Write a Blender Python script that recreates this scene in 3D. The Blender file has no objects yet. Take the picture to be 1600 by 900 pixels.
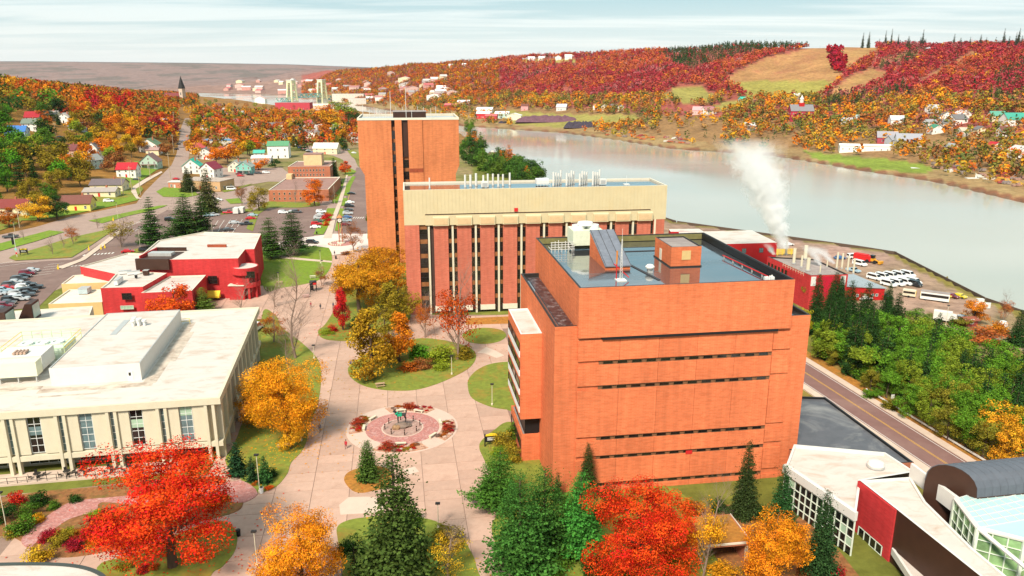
import bpy, bmesh, math, random
import numpy as np
from mathutils import Vector
from mathutils.geometry import tessellate_polygon
random.seed(7); RNG = np.random.default_rng(11)
sc = bpy.context.scene
COL = sc.collection
F, PITCH, CZ = 1220.0, math.radians(15.5), 66.0
cp, sp = math.cos(PITCH), math.sin(PITCH)
cam = bpy.data.cameras.new('camera'); cam.sensor_width = 36.0; cam.lens = 36.0 * F / 1600.0
cam.clip_start = 1.0; cam.clip_end = 40000.0
camo = bpy.data.objects.new('camera', cam); COL.objects.link(camo)
camo.location = (0, 0, CZ); camo.rotation_euler = (math.pi / 2 - PITCH, 0, 0)
sc.camera = camo
SUN_EL, SUN_AZ = math.radians(46), math.radians(202)      # compass style: sun stands behind the camera
w = bpy.data.worlds.new('World'); sc.world = w; w.use_nodes = True
nt = w.node_tree; nt.nodes.clear()
def nn(t, typ, **kw):
    n = t.nodes.new(typ)
    for k, v in kw.items():
        if k in n.inputs: n.inputs[k].default_value = v
        else: setattr(n, k, v)
    return n
L = lambda t, a, b: t.links.new(a, b)
sky = nn(nt, 'ShaderNodeTexSky', sky_type='NISHITA', sun_disc=False, sun_elevation=SUN_EL, sun_rotation=SUN_AZ,
         altitude=200.0, air_density=1.0, dust_density=1.5, ozone_density=1.0)
tc = nn(nt, 'ShaderNodeTexCoord'); sep = nn(nt, 'ShaderNodeSeparateXYZ'); L(nt, tc.outputs['Generated'], sep.inputs[0])
mx = nn(nt, 'ShaderNodeMath', operation='MAXIMUM'); L(nt, sep.outputs['Z'], mx.inputs[0]); mx.inputs[1].default_value = 0.0
ad = nn(nt, 'ShaderNodeMath', operation='ADD'); L(nt, mx.outputs[0], ad.inputs[0]); ad.inputs[1].default_value = 0.045
dx = nn(nt, 'ShaderNodeMath', operation='DIVIDE'); L(nt, sep.outputs['X'], dx.inputs[0]); L(nt, ad.outputs[0], dx.inputs[1])
dy = nn(nt, 'ShaderNodeMath', operation='DIVIDE'); L(nt, sep.outputs['Y'], dy.inputs[0]); L(nt, ad.outputs[0], dy.inputs[1])
cmb = nn(nt, 'ShaderNodeCombineXYZ'); L(nt, dx.outputs[0], cmb.inputs[0]); L(nt, dy.outputs[0], cmb.inputs[1])
mp = nn(nt, 'ShaderNodeMapping'); L(nt, cmb.outputs[0], mp.inputs[0])
mp.inputs['Scale'].default_value = (0.16, 0.62, 1.0); mp.inputs['Rotation'].default_value = (0, 0, math.radians(-9))
nz = nn(nt, 'ShaderNodeTexNoise', Scale=1.5, Detail=7.0, Roughness=0.55, Distortion=0.5); L(nt, mp.outputs[0], nz.inputs['Vector'])
cr = nn(nt, 'ShaderNodeValToRGB'); L(nt, nz.outputs['Fac'], cr.inputs[0])
SKYK = 8.7
cr.color_ramp.elements[0].position = 0.42; cr.color_ramp.elements[0].color = (0.19, 0.36, 0.40, 1)
cr.color_ramp.elements[1].position = 0.60; cr.color_ramp.elements[1].color = (0.51, 0.58, 0.575, 1)
hz = nn(nt, 'ShaderNodeMapRange'); L(nt, sep.outputs['Z'], hz.inputs[0])
for i, v in ((1, 0.0), (2, 0.11), (3, 1.0), (4, 0.0)): hz.inputs[i].default_value = v
mh = nn(nt, 'ShaderNodeMix', data_type='RGBA'); L(nt, hz.outputs[0], mh.inputs[0]); L(nt, cr.outputs[0], mh.inputs[6])
mh.inputs[7].default_value = (0.60, 0.62, 0.605, 1)
sc10 = nn(nt, 'ShaderNodeMix', data_type='RGBA', blend_type='MULTIPLY'); sc10.inputs[0].default_value = 1.0
L(nt, mh.outputs[2], sc10.inputs[6]); sc10.inputs[7].default_value = (SKYK, SKYK, SKYK, 1)
mk = nn(nt, 'ShaderNodeMix', data_type='RGBA'); mk.inputs[0].default_value = 0.86
L(nt, sky.outputs[0], mk.inputs[6]); L(nt, sc10.outputs[2], mk.inputs[7])
bg = nn(nt, 'ShaderNodeBackground', Strength=0.1); L(nt, mk.outputs[2], bg.inputs[0])
wo = nn(nt, 'ShaderNodeOutputWorld'); L(nt, bg.outputs[0], wo.inputs[0])
sl = bpy.data.lights.new('sun', 'SUN'); sl.energy = 3.3; sl.angle = math.radians(12); sl.color = (1.0, 0.90, 0.77)
so = bpy.data.objects.new('sun', sl); COL.objects.link(so)
sd = Vector((math.sin(SUN_AZ) * math.cos(SUN_EL), math.cos(SUN_AZ) * math.cos(SUN_EL), math.sin(SUN_EL)))
so.rotation_euler = (-sd).to_track_quat('-Z', 'Y').to_euler(); so.location = (0, -50, 200)
sc.view_settings.view_transform = 'Standard'; sc.view_settings.look = 'None'
sc.view_settings.exposure = 0.95; sc.view_settings.gamma = 1.0; sc.view_settings.use_curve_mapping = False
sc.render.engine = 'CYCLES'; sc.cycles.use_denoising = True
sc.cycles.max_bounces = 8; sc.cycles.diffuse_bounces = 3; sc.cycles.glossy_bounces = 3
sc.cycles.transparent_max_bounces = 6; sc.cycles.volume_bounces = 8; sc.cycles.caustics_reflective = False
sc.cycles.caustics_refractive = False; sc.cycles.sample_clamp_indirect = 4.0
def ray(px, py):
    u = (px - 800) / F; v = (450 - py) / F
    return np.array((u, cp + v * sp, -sp + v * cp))
def U(px, py, z=0.0):                        # point of the level z that lies in that direction
    d = ray(px, py); t = (z - CZ) / d[2]
    return (d[0] * t, d[1] * t, z)
def UY(px, py, Y):                           # point at distance Y
    d = ray(px, py); t = Y / d[1]
    return (d[0] * t, Y, CZ + d[2] * t)
def PXY(x, y, z):                            # direction (in photo pixels) of world points
    z = z - CZ; dz = y * cp - z * sp; up = y * sp + z * cp
    return 800 + F * x / dz, 450 - F * up / dz
def sstep(a, b, x):
    t = np.clip((x - a) / (b - a), 0, 1); return t * t * (3 - 2 * t)
NSH = [(178, 20), (172, 120), (168, 225), (166.8, 242.3), (163.5, 256.6), (166, 327.7), (154.3, 340.1), (86.5, 399.5), (18, 576.5), (0, 660), (-32.8, 809), (-62.9, 1000)]
NSH += [U(px, py, -12)[:2] for px, py in ((640, 188), (560, 175), (500, 170), (430, 166), (330, 153), (250, 149))]
NSH += [(-3200, 4200)]
FSH = [(420, 150), (330, 400), (313.8, 475), (307, 576.5), (284.8, 634), (246.5, 758.6), (166.8, 823), (67.2, 1042), (-77.8, 1179)]
FSH += [U(px, py, -12)[:2] for px, py in ((650, 181), (575, 167), (530, 162.5), (500, 152), (430, 148), (330, 146), (250, 144))]
FSH += [(-4200, 5200)]
def polyA(P):
    P = np.array(P, float); a = P[:, 0] / P[:, 1]; i = np.argsort(a); return a[i], P[i, 1]
NA, NY = polyA(NSH); FA, FY = polyA(FSH)
def segdist(x, y, P):
    d = np.full(np.shape(x), 1e9)
    for (x0, y0), (x1, y1) in zip(P[:-1], P[1:]):
        dx_, dy_ = x1 - x0, y1 - y0; l2 = dx_ * dx_ + dy_ * dy_
        t = np.clip(((x - x0) * dx_ + (y - y0) * dy_) / l2, 0, 1)
        d = np.minimum(d, np.hypot(x - x0 - t * dx_, y - y0 - t * dy_))
    return d
def hb(x, y, s, o=0.0):                      # cheap smooth bumps
    return np.sin(x / s + 1.3 + o) * np.cos(y / s * 0.83 + 0.7 * o) + 0.5 * np.sin(x / s * 2.3 - y / s * 1.7 + o)
PXA = lambda px: (px - 800) / F / 1.0376     # x/y at the horizon
RID = [(-300, 5200, 96), (300, 4600, 103), (480, 3600, 108), (560, 3000, 108), (640, 2500, 101), (720, 2250, 96), (800, 2050, 90), (900, 1900, 84), (1050, 1720, 77),
       (1180, 1600, 72), (1300, 1500, 70), (1450, 1430, 71), (1600, 1330, 68), (1900, 1250, 66), (2400, 1200, 66)]
RA = np.array([PXA(p[0]) for p in RID]); RR = np.array([p[1] for p in RID], float)
RZ = np.array([CZ - 9 + (112 - p[2]) / F * 1.0376 * p[1] for p in RID])
LA = np.array([-1.6, -.9, -.64, -.51, -.39, -.32]); LZ = np.array([70, 62, 50, 38, 17, 0])
def HT(x, y):
    x = np.asarray(x, float); y = np.asarray(y, float); yy = np.maximum(y, 1.0); a = np.clip(x / yy, -1.6, 6.0)
    yn = np.interp(a, NA, NY); yf = np.interp(a, FA, FY)
    yn = np.where(a > NA[-1], 1.0, yn)
    near = (y < yn) | ((x < 170) & (y < 120))
    dn = segdist(x, y, NSH)
    zn = np.interp(dn, [0, 2.5, 60, 88, 122, 123], [-12.6, -8.6, -8.0, -5.0, 0.0, 0.0])
    r = np.hypot(x, y)
    hl = np.interp(a, LA, LZ)
    zl = hl * sstep(330, 900, r) * (1 - sstep(1050, 2300, r)) * sstep(150, 420, dn) * (1 + 0.05 * hb(x, y, 90))
    zn = zn + zl + np.where(r > 520, 1.5 * hb(x, y, 140) * sstep(520, 900, r) * sstep(60, 300, dn), 0)
    dr = np.abs((x - 71.6) * .9777 + (y - 179.1) * .21); fl = (1 - sstep(9.5, 17, dr)) * (1 - sstep(255, 275, y)) * (x > 20)
    zn = zn * (1 - fl) + (-5.2) * fl
    df = segdist(x, y, FSH)
    rr = np.interp(a, RA, RR); rz = np.interp(a, RA, RZ)
    t = np.clip((y - yf - 45) / np.maximum(rr - yf - 45, 200), 0, 4)
    up = np.where(t < 1, 0.62 * t ** 1.25 + 0.38 * sstep(0, 1, t), 1.0)
    bumps = hb(x, y, 130, 2.0) * 5 * sstep(0.15, 0.6, t) * (1 - 0.6 * sstep(.8, 1, t)) + hb(x, y, 47, 1.0) * 1.5 * sstep(0.2, .6, t)
    zf = np.interp(df, [0, 6, 60, 61], [-12.5, -10.2, -8.6, -8.6]) + (rz + 8.6) * up + bumps
    zf = np.where(t > 1, zf - (t - 1) * 60, zf)
    z = np.where(near, zn, np.where(y > yf, zf, np.maximum(-12.6 - 0.2 * np.minimum(dn, df), -17)))
    fr = 66 + (112 - np.interp(a, [PXA(-300), PXA(60), PXA(300), PXA(450), PXA(600), PXA(800)], [97, 98, 100, 102, 107, 125])) / F * 1.0376 * 7500
    zr = -30 + (fr + 30) * sstep(3800, 7500, y) - 200 * sstep(7600, 9500, y)
    z = np.where((y > 3600) & (a < PXA(640)), np.where(y > yf, np.maximum(zr, -11), z), z)
    return z
def P(px, py, lift=0.0):                     # where that direction meets the ground
    d = ray(px, py)
    t = np.geomspace(40, 9000, 500); zz = CZ + d[2] * t
    g = zz - np.maximum(HT(d[0] * t, d[1] * t), -12)
    k = np.argmax(g < 0) if (g < 0).any() else len(t) - 1
    a_, b_ = t[max(k - 1, 0)], t[k]
    for _ in range(3):
        tt = np.linspace(a_, b_, 12); g = CZ + d[2] * tt - np.maximum(HT(d[0] * tt, d[1] * tt), -12)
        j = int(np.argmax(g < 0)) if (g < 0).any() else 11
        a_, b_ = tt[max(j - 1, 0)], tt[j]
    return Vector((d[0] * b_, d[1] * b_, CZ + d[2] * b_ + lift))
MATS = {}
def mat(name, col, rough=0.8, var=0.12, scale=0.6, metal=0.0, stretch=(1, 1, 1), spec=0.3, dirt=None, dscale=0.15, damt=0.5, bump=0.0, objcol=False, coat=0):
    """noise-varied surface: colour, fine grain, optional second colour in stains"""
    if name in MATS: return MATS[name]
    m = bpy.data.materials.new(name); m.use_nodes = True; t = m.node_tree; t.nodes.clear()
    o = nn(t, 'ShaderNodeOutputMaterial'); b = nn(t, 'ShaderNodeBsdfPrincipled', Roughness=rough, Metallic=metal)
    b.inputs['Specular IOR Level'].default_value = spec
    L(t, b.outputs[0], o.inputs[0])
    c = nn(t, 'ShaderNodeTexCoord'); mp = nn(t, 'ShaderNodeMapping'); L(t, c.outputs['Object'], mp.inputs[0]); mp.inputs['Scale'].default_value = stretch
    n1 = nn(t, 'ShaderNodeTexNoise', Scale=scale, Detail=6.0, Roughness=0.65); L(t, mp.outputs[0], n1.inputs['Vector'])
    mr = nn(t, 'ShaderNodeMapRange'); L(t, n1.outputs['Fac'], mr.inputs[0])
    for i, v in ((1, 0.28), (2, 0.72), (3, 1 - var), (4, 1 + var)): mr.inputs[i].default_value = v
    hs = nn(t, 'ShaderNodeMix', data_type='RGBA', blend_type='MULTIPLY'); hs.inputs[0].default_value = 1.0
    if objcol:
        oi = nn(t, 'ShaderNodeObjectInfo'); L(t, oi.outputs['Color'], hs.inputs[6])
    else: hs.inputs[6].default_value = (*col, 1)
    L(t, mr.outputs[0], hs.inputs[7])
    out = hs.outputs[2]
    if dirt:
        n2 = nn(t, 'ShaderNodeTexNoise', Scale=dscale, Detail=8.0, Roughness=0.7, Distortion=0.6); L(t, mp.outputs[0], n2.inputs['Vector'])
        r2 = nn(t, 'ShaderNodeMapRange'); L(t, n2.outputs['Fac'], r2.inputs[0])
        for i, v in ((1, 0.5), (2, 0.72), (3, 0.0), (4, damt)): r2.inputs[i].default_value = v
        m2 = nn(t, 'ShaderNodeMix', data_type='RGBA'); L(t, r2.outputs[0], m2.inputs[0]); L(t, out, m2.inputs[6]); m2.inputs[7].default_value = (*dirt, 1)
        out = m2.outputs[2]
    L(t, out, b.inputs['Base Color'])
    if bump:
        bp = nn(t, 'ShaderNodeBump', Strength=bump, Distance=0.05); L(t, n1.outputs['Fac'], bp.inputs['Height']); L(t, bp.outputs[0], b.inputs['Normal'])
    if coat: b.inputs['Coat Weight'].default_value = coat
    MATS[name] = m; return m
def brick(name, c1, c2, mort, dark=0.83, bw=0.8, bh=0.27):
    """brick courses (object coordinates: courses stacked along z), weathered in horizontal streaks"""
    m = bpy.data.materials.new(name); m.use_nodes = True; t = m.node_tree; t.nodes.clear()
    o = nn(t, 'ShaderNodeOutputMaterial'); b = nn(t, 'ShaderNodeBsdfPrincipled', Roughness=0.88); b.inputs['Specular IOR Level'].default_value = 0.2
    L(t, b.outputs[0], o.inputs[0])
    c = nn(t, 'ShaderNodeTexCoord'); s = nn(t, 'ShaderNodeSeparateXYZ'); L(t, c.outputs['Object'], s.inputs[0])
    a = nn(t, 'ShaderNodeMath', operation='ADD'); L(t, s.outputs[0], a.inputs[0]); L(t, s.outputs[1], a.inputs[1])
    q = nn(t, 'ShaderNodeCombineXYZ'); L(t, a.outputs[0], q.inputs[0]); L(t, s.outputs[2], q.inputs[1])
    bt = nn(t, 'ShaderNodeTexBrick', Scale=1.0); L(t, q.outputs[0], bt.inputs['Vector'])
    bt.inputs['Color1'].default_value = (*c1, 1); bt.inputs['Color2'].default_value = (*c2, 1); bt.inputs['Mortar'].default_value = (*mort, 1)
    bt.inputs['Mortar Size'].default_value = 0.012; bt.inputs['Brick Width'].default_value = bw; bt.inputs['Row Height'].default_value = bh
    bt.inputs['Bias'].default_value = -0.2
    mp = nn(t, 'ShaderNodeMapping'); L(t, q.outputs[0], mp.inputs[0]); mp.inputs['Scale'].default_value = (0.35, 3.2, 1)
    n1 = nn(t, 'ShaderNodeTexNoise', Scale=1.0, Detail=7.0, Roughness=0.75); L(t, mp.outputs[0], n1.inputs['Vector'])
    mr = nn(t, 'ShaderNodeMapRange'); L(t, n1.outputs['Fac'], mr.inputs[0])
    for i, v in ((1, 0.3), (2, 0.7), (3, dark), (4, 1.15)): mr.inputs[i].default_value = v
    n2 = nn(t, 'ShaderNodeTexNoise', Scale=0.09, Detail=4.0); L(t, c.outputs['Object'], n2.inputs['Vector'])
    m2 = nn(t, 'ShaderNodeMapRange'); L(t, n2.outputs['Fac'], m2.inputs[0])
    for i, v in ((1, 0.3), (2, 0.7), (3, 0.88), (4, 1.12)): m2.inputs[i].default_value = v
    mm = nn(t, 'ShaderNodeMath', operation='MULTIPLY'); L(t, mr.outputs[0], mm.inputs[0]); L(t, m2.outputs[0], mm.inputs[1])
    oi = nn(t, 'ShaderNodeObjectInfo'); m3 = nn(t, 'ShaderNodeMapRange'); L(t, oi.outputs['Random'], m3.inputs[0]); m3.inputs[3].default_value = .93; m3.inputs[4].default_value = 1.06
    mp2 = nn(t, 'ShaderNodeMapping'); L(t, q.outputs[0], mp2.inputs[0]); mp2.inputs['Scale'].default_value = (1.1, .07, 1); n4 = nn(t, 'ShaderNodeTexNoise', Scale=1.0, Detail=5.0); L(t, mp2.outputs[0], n4.inputs['Vector'])
    m4 = nn(t, 'ShaderNodeMapRange'); L(t, n4.outputs['Fac'], m4.inputs[0])
    for i, v in ((1, .3), (2, .75), (3, .9), (4, 1.14)): m4.inputs[i].default_value = v
    for k in (m3, m4):
        m5 = nn(t, 'ShaderNodeMath', operation='MULTIPLY'); L(t, mm.outputs[0], m5.inputs[0]); L(t, k.outputs[0], m5.inputs[1]); mm = m5
    x = nn(t, 'ShaderNodeMix', data_type='RGBA', blend_type='MULTIPLY'); x.inputs[0].default_value = 1.0
    L(t, bt.outputs['Color'], x.inputs[6]); L(t, mm.outputs[0], x.inputs[7]); L(t, x.outputs[2], b.inputs['Base Color'])
    bp = nn(t, 'ShaderNodeBump', Strength=0.3, Distance=0.03); L(t, bt.outputs['Fac'], bp.inputs['Height']); bp.invert = True; L(t, bp.outputs[0], b.inputs['Normal'])
    MATS[name] = m; return m
def foliage(name, objcol=True, trans=0.2, vlo=0.35, vhi=1.6):
    m = bpy.data.materials.new(name); m.use_nodes = True; t = m.node_tree; t.nodes.clear()
    o = nn(t, 'ShaderNodeOutputMaterial'); d = nn(t, 'ShaderNodeBsdfDiffuse'); tr = nn(t, 'ShaderNodeBsdfTranslucent'); mxs = nn(t, 'ShaderNodeMixShader'); mxs.inputs[0].default_value = trans
    at = nn(t, 'ShaderNodeAttribute', attribute_name='lv'); sp_ = nn(t, 'ShaderNodeSeparateColor'); L(t, at.outputs['Color'], sp_.inputs[0])
    if objcol:
        oi = nn(t, 'ShaderNodeObjectInfo'); src = oi.outputs['Color']
    else:
        ac = nn(t, 'ShaderNodeAttribute', attribute_name='tint'); src = ac.outputs['Color']
    hsv = nn(t, 'ShaderNodeHueSaturation'); L(t, src, hsv.inputs['Color'])
    h = nn(t, 'ShaderNodeMapRange'); L(t, sp_.outputs[1], h.inputs[0])
    for i, v in ((1, 0), (2, 1), (3, 0.486), (4, 0.514)): h.inputs[i].default_value = v
    L(t, h.outputs[0], hsv.inputs['Hue'])
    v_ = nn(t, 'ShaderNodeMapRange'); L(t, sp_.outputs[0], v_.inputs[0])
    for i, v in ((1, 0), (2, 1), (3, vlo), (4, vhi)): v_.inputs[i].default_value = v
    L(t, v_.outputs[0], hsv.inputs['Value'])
    L(t, hsv.outputs[0], d.inputs[0]); L(t, hsv.outputs[0], tr.inputs[0]); L(t, d.outputs[0], mxs.inputs[1]); L(t, tr.outputs[0], mxs.inputs[2]); L(t, mxs.outputs[0], o.inputs[0])
    MATS[name] = m; return m
class MB:
    def __init__(s): s.v = []; s.f = []; s.m = []
    def add(s, V, Fs, mi=0):
        n = len(s.v); s.v += [tuple(p) for p in V]; s.f += [tuple(i + n for i in f) for f in Fs]; s.m += [mi] * len(Fs); return s
    def box(s, x0, x1, y0, y1, z0, z1, mi=0, skip=''):
        V = [(x0, y0, z0), (x1, y0, z0), (x1, y1, z0), (x0, y1, z0), (x0, y0, z1), (x1, y0, z1), (x1, y1, z1), (x0, y1, z1)]
        return s.add(V, [(0, 3, 2, 1), (4, 5, 6, 7), (0, 1, 5, 4), (1, 2, 6, 5), (2, 3, 7, 6), (3, 0, 4, 7)], mi)
    def cbox(s, c, d, mi=0, rz=0.0):
        V = []; ca, sa = math.cos(rz), math.sin(rz)
        for z in (-1, 1):
            for x, y in ((-1, -1), (1, -1), (1, 1), (-1, 1)):
                X, Y = x * d[0] / 2, y * d[1] / 2
                V.append((c[0] + X * ca - Y * sa, c[1] + X * sa + Y * ca, c[2] + z * d[2] / 2))
        return s.add(V, [(0, 3, 2, 1), (4, 5, 6, 7), (0, 1, 5, 4), (1, 2, 6, 5), (2, 3, 7, 6), (3, 0, 4, 7)], mi)
    def prism(s, pts, z0, z1, mi=0, mtop=None):          # polygon (counter-clockwise) extruded upward
        n = len(pts); V = [(p[0], p[1], z0) for p in pts] + [(p[0], p[1], z1) for p in pts]
        s.add(V, [tuple(range(n, 2 * n))], mi if mtop is None else mtop); b = len(s.v) - 2 * n
        s.f += [(b + i, b + (i + 1) % n, b + n + (i + 1) % n, b + n + i) for i in range(n)] + [tuple(b + i for i in reversed(range(n)))]
        s.m += [mi] * (n + 1); return s
    def tube(s, a, b, r0, r1=None, n=6, mi=0, caps=True):
        a, b = Vector(a), Vector(b); r1 = r0 if r1 is None else r1; d = (b - a)
        if d.length < 1e-6: return s
        d.normalize(); u = d.orthogonal().normalized(); v = d.cross(u); V = []
        for p, r in ((a, r0), (b, r1)):
            for i in range(n):
                q = 2 * math.pi * i / n; V.append(p + u * (r * math.cos(q)) + v * (r * math.sin(q)))
        Fs = [(i, (i + 1) % n, n + (i + 1) % n, n + i) for i in range(n)]
        if caps: Fs += [tuple(reversed(range(n))), tuple(range(n, 2 * n))]
        return s.add(V, Fs, mi)
    def lathe(s, prof, n=12, c=(0, 0, 0), mi=0):
        V = []; 
        for r, z in prof:
            for i in range(n):
                q = 2 * math.pi * i / n; V.append((c[0] + r * math.cos(q), c[1] + r * math.sin(q), c[2] + z))
        Fs = []
        for k in range(len(prof) - 1):
            for i in range(n): Fs.append((k * n + i, k * n + (i + 1) % n, (k + 1) * n + (i + 1) % n, (k + 1) * n + i))
        Fs += [tuple(reversed(range(n))), tuple((len(prof) - 1) * n + i for i in range(n))]
        return s.add(V, Fs, mi)
    def mesh(s, name, mats):
        me = bpy.data.meshes.new(name); me.from_pydata(s.v, [], s.f)
        for m in (mats if isinstance(mats, (list, tuple)) else [mats]): me.materials.append(m)
        if any(s.m): me.polygons.foreach_set('material_index', s.m)
        me.update(); return me
    def build(s, name, mats, parent=None, smooth=False):
        me = s.mesh(name, mats)
        if smooth: me.polygons.foreach_set('use_smooth', [True] * len(me.polygons))
        return link(name, me, parent)
def link(name, data, parent=None):
    o = bpy.data.objects.new(name, data); COL.objects.link(o)
    if parent is not None: o.parent = parent
    return o
def tag(o, label=None, cat=None, group=None, kind=None):
    for k, v in (('label', label), ('category', cat), ('group', group), ('kind', kind)):
        if v: o[k] = v
    return o
def empty(name, loc=(0, 0, 0), rz=0.0, label=None, cat=None, group=None):
    o = link(name, None); o.location = loc; o.rotation_euler = (0, 0, rz); o.empty_display_size = 0.5
    return tag(o, label, cat, group)
def place(o, loc, rz=0.0, s=None):
    o.location = loc; o.rotation_euler = (0, 0, rz)
    if s is not None: o.scale = (s, s, s) if isinstance(s, (int, float)) else s
    return o
def npmesh(name, verts, quads, mats, attrs=None, tri=False):
    """fast mesh from numpy arrays (all faces with the same corner count)"""
    k = quads.shape[1]; me = bpy.data.meshes.new(name)
    me.vertices.add(len(verts)); me.vertices.foreach_set('co', verts.astype(np.float32).ravel())
    me.loops.add(quads.size); me.loops.foreach_set('vertex_index', quads.astype(np.int32).ravel())
    me.polygons.add(len(quads)); me.polygons.foreach_set('loop_start', np.arange(0, quads.size, k, dtype=np.int32))
    try: me.polygons.foreach_set('loop_total', np.full(len(quads), k, np.int32))
    except Exception: pass
    for nme, arr in (attrs or {}).items():
        at = me.attributes.new(nme, 'FLOAT_COLOR', 'POINT'); at.data.foreach_set('color', arr.astype(np.float32).ravel())
    for m in (mats if isinstance(mats, (list, tuple)) else [mats]): me.materials.append(m)
    me.update(calc_edges=True); me.validate(); return me
def rgb(r, g, b):                            # sRGB 0..255 -> linear
    f = lambda c: (c / 255 / 12.92) if c / 255 <= 0.04045 else ((c / 255 + 0.055) / 1.055) ** 2.4
    return (f(r), f(g), f(b))
ORD = ['first', 'second', 'third', 'fourth', 'fifth', 'sixth', 'seventh', 'eighth', 'ninth', 'tenth', 'eleventh', 'twelfth', 'thirteenth', 'fourteenth', 'fifteenth', 'sixteenth', 'seventeenth', 'eighteenth', 'nineteenth', 'twentieth']
ORD += [f'{t_}-{o_}' for t_ in ('twenty', 'thirty', 'forty', 'fifty') for o_ in ORD[:9]]
M_brickO = brick('brick_orange', (0.64, 0.165, 0.064), (0.56, 0.13, 0.047), (0.58, 0.23, 0.115))
M_brickP = brick('brick_rose', (0.50, 0.14, 0.085), (0.43, 0.105, 0.063), (0.46, 0.19, 0.13))
M_brickT = brick('brick_tower', (0.60, 0.19, 0.07), (0.52, 0.15, 0.055), (0.50, 0.22, 0.11))
M_brickR = brick('brick_red', (0.52, 0.035, 0.038), (0.44, 0.026, 0.028), (0.46, 0.07, 0.06))
M_brickB = brick('brick_brown', (0.40, 0.14, 0.075), (0.33, 0.11, 0.06), (0.38, 0.17, 0.10))
M_cream = mat('cream_panel', (0.55, 0.46, 0.28), 0.7, 0.06, 0.4, dirt=(0.55, 0.40, 0.18), damt=0.3)
M_creamL = mat('pale_precast', (0.60, 0.54, 0.40), 0.75, 0.06, 0.5, dirt=(0.55, 0.45, 0.28), damt=0.35, dscale=0.3)
M_conc = mat('concrete_trim', (0.66, 0.60, 0.48), 0.8, 0.08, 0.7, dirt=(0.4, 0.34, 0.26), damt=0.4)
M_white = mat('white_paint', (0.64, 0.62, 0.57), 0.55, 0.04, 0.8, dirt=(0.55, 0.48, 0.38), damt=0.25)
M_roofW = mat('white_membrane', (0.57, 0.51, 0.455), 0.6, 0.07, 0.25, dirt=(0.40, 0.27, 0.18), dscale=0.16, damt=0.8, stretch=(1, 2.2, 1))
M_roofG = mat('grey_gravel_roof', (0.30, 0.25, 0.23), 0.85, 0.18, 0.5, dirt=(0.16, 0.12, 0.11), damt=0.6)
M_roofBr = mat('brown_gravel_roof', (0.30, 0.17, 0.14), 0.9, 0.15, 0.5, dirt=(0.18, 0.10, 0.08), damt=0.5)
M_dark = mat('dark_metal', (0.025, 0.022, 0.02), 0.5, 0.15, 1.0)
M_black = mat('black_paint', (0.012, 0.012, 0.013), 0.45, 0.1, 1.0)
M_bronze = mat('bronze_panel', (0.05, 0.022, 0.014), 0.45, 0.15, 0.6)
M_grey = mat('galvanised_metal', (0.48, 0.48, 0.46), 0.4, 0.12, 1.5, metal=0.3)
M_lgrey = mat('light_grey_metal', (0.68, 0.68, 0.65), 0.5, 0.08, 1.0)
M_yel = mat('yellow_paint', (0.80, 0.55, 0.03), 0.5, 0.05, 1.0)
M_redp = mat('red_paint', (0.55, 0.02, 0.02), 0.5, 0.08, 1.0)
M_wood = mat('weathered_wood', (0.40, 0.27, 0.16), 0.8, 0.2, 2.0, stretch=(1, 6, 1))
M_bark = mat('bark', (0.10, 0.065, 0.045), 0.95, 0.3, 3.0, stretch=(1, 1, 0.3), bump=0.5)
M_barkG = mat('grey_bark', (0.26, 0.18, 0.14), 0.95, 0.25, 3.0, stretch=(1, 1, 0.3))
M_stone = mat('boulder_stone', (0.20, 0.15, 0.12), 0.9, 0.3, 1.6, bump=0.6)
M_rubber = mat('rubber', (0.015, 0.015, 0.015), 0.8, 0.1, 1.0)
M_pole = mat('pole_wood', (0.42, 0.33, 0.22), 0.85, 0.2, 2.0)
def glassmat(name, col, rough=0.08, var=0.5, scale=0.5):
    m = mat(name, col, rough, var, scale, spec=0.7); return m
M_glass = glassmat('dark_window_glass', (0.012, 0.011, 0.010))
M_glassB = glassmat('blue_window_glass', (0.13, 0.19, 0.20), 0.12)
M_glassG = glassmat('green_blind_glass', (0.36, 0.50, 0.36), 0.25, 0.15)
M_leaf = foliage('leaves'); M_leafT = foliage('far_leaves', objcol=False, trans=0.1, vlo=.72, vhi=1.25); M_needle = foliage('needles', trans=0.1)
M_oc = mat('painted_body', (1, 1, 1), 0.28, 0.03, 1.0, objcol=True, spec=0.5, coat=0.4)
M_wall = mat('painted_wall', (1, 1, 1), 0.8, 0.05, 0.8, objcol=True)
M_shing = mat('shingle_roof', (1, 1, 1), 0.85, 0.16, 1.2, objcol=True, stretch=(1, 1, 4))
M_grass = mat('lawn', (0.17, 0.20, 0.026), 0.95, 0.28, 0.9, dirt=(0.33, 0.17, 0.03), dscale=0.16, damt=0.95, bump=0.4)
M_grassB = mat('bright_lawn', (0.15, 0.23, 0.016), 0.95, 0.3, 0.7, dirt=(0.24, 0.22, 0.03), dscale=0.08, damt=0.7, bump=0.4)
M_litter = mat('leaf_litter_bed', (0.36, 0.15, 0.025), 0.95, 0.4, 1.6, dirt=(0.15, 0.13, 0.02), dscale=0.4, damt=0.8, bump=0.5)
M_garden = mat('garden_soil', (0.24, 0.10, 0.035), 0.95, 0.45, 1.4, dirt=(0.10, 0.11, 0.02), dscale=0.4, damt=0.9, bump=0.5)
M_asph = mat('asphalt', (0.19, 0.12, 0.10), 0.85, 0.14, 0.35, dirt=(0.28, 0.19, 0.155), dscale=0.05, damt=0.7)
M_asphL = mat('pale_asphalt', (0.34, 0.235, 0.19), 0.85, 0.12, 0.3, dirt=(0.23, 0.15, 0.125), dscale=0.06, damt=0.6)
M_walk = mat('sidewalk_concrete', (0.56, 0.43, 0.34), 0.85, 0.08, 0.6, dirt=(0.42, 0.30, 0.23), damt=0.5)
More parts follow.
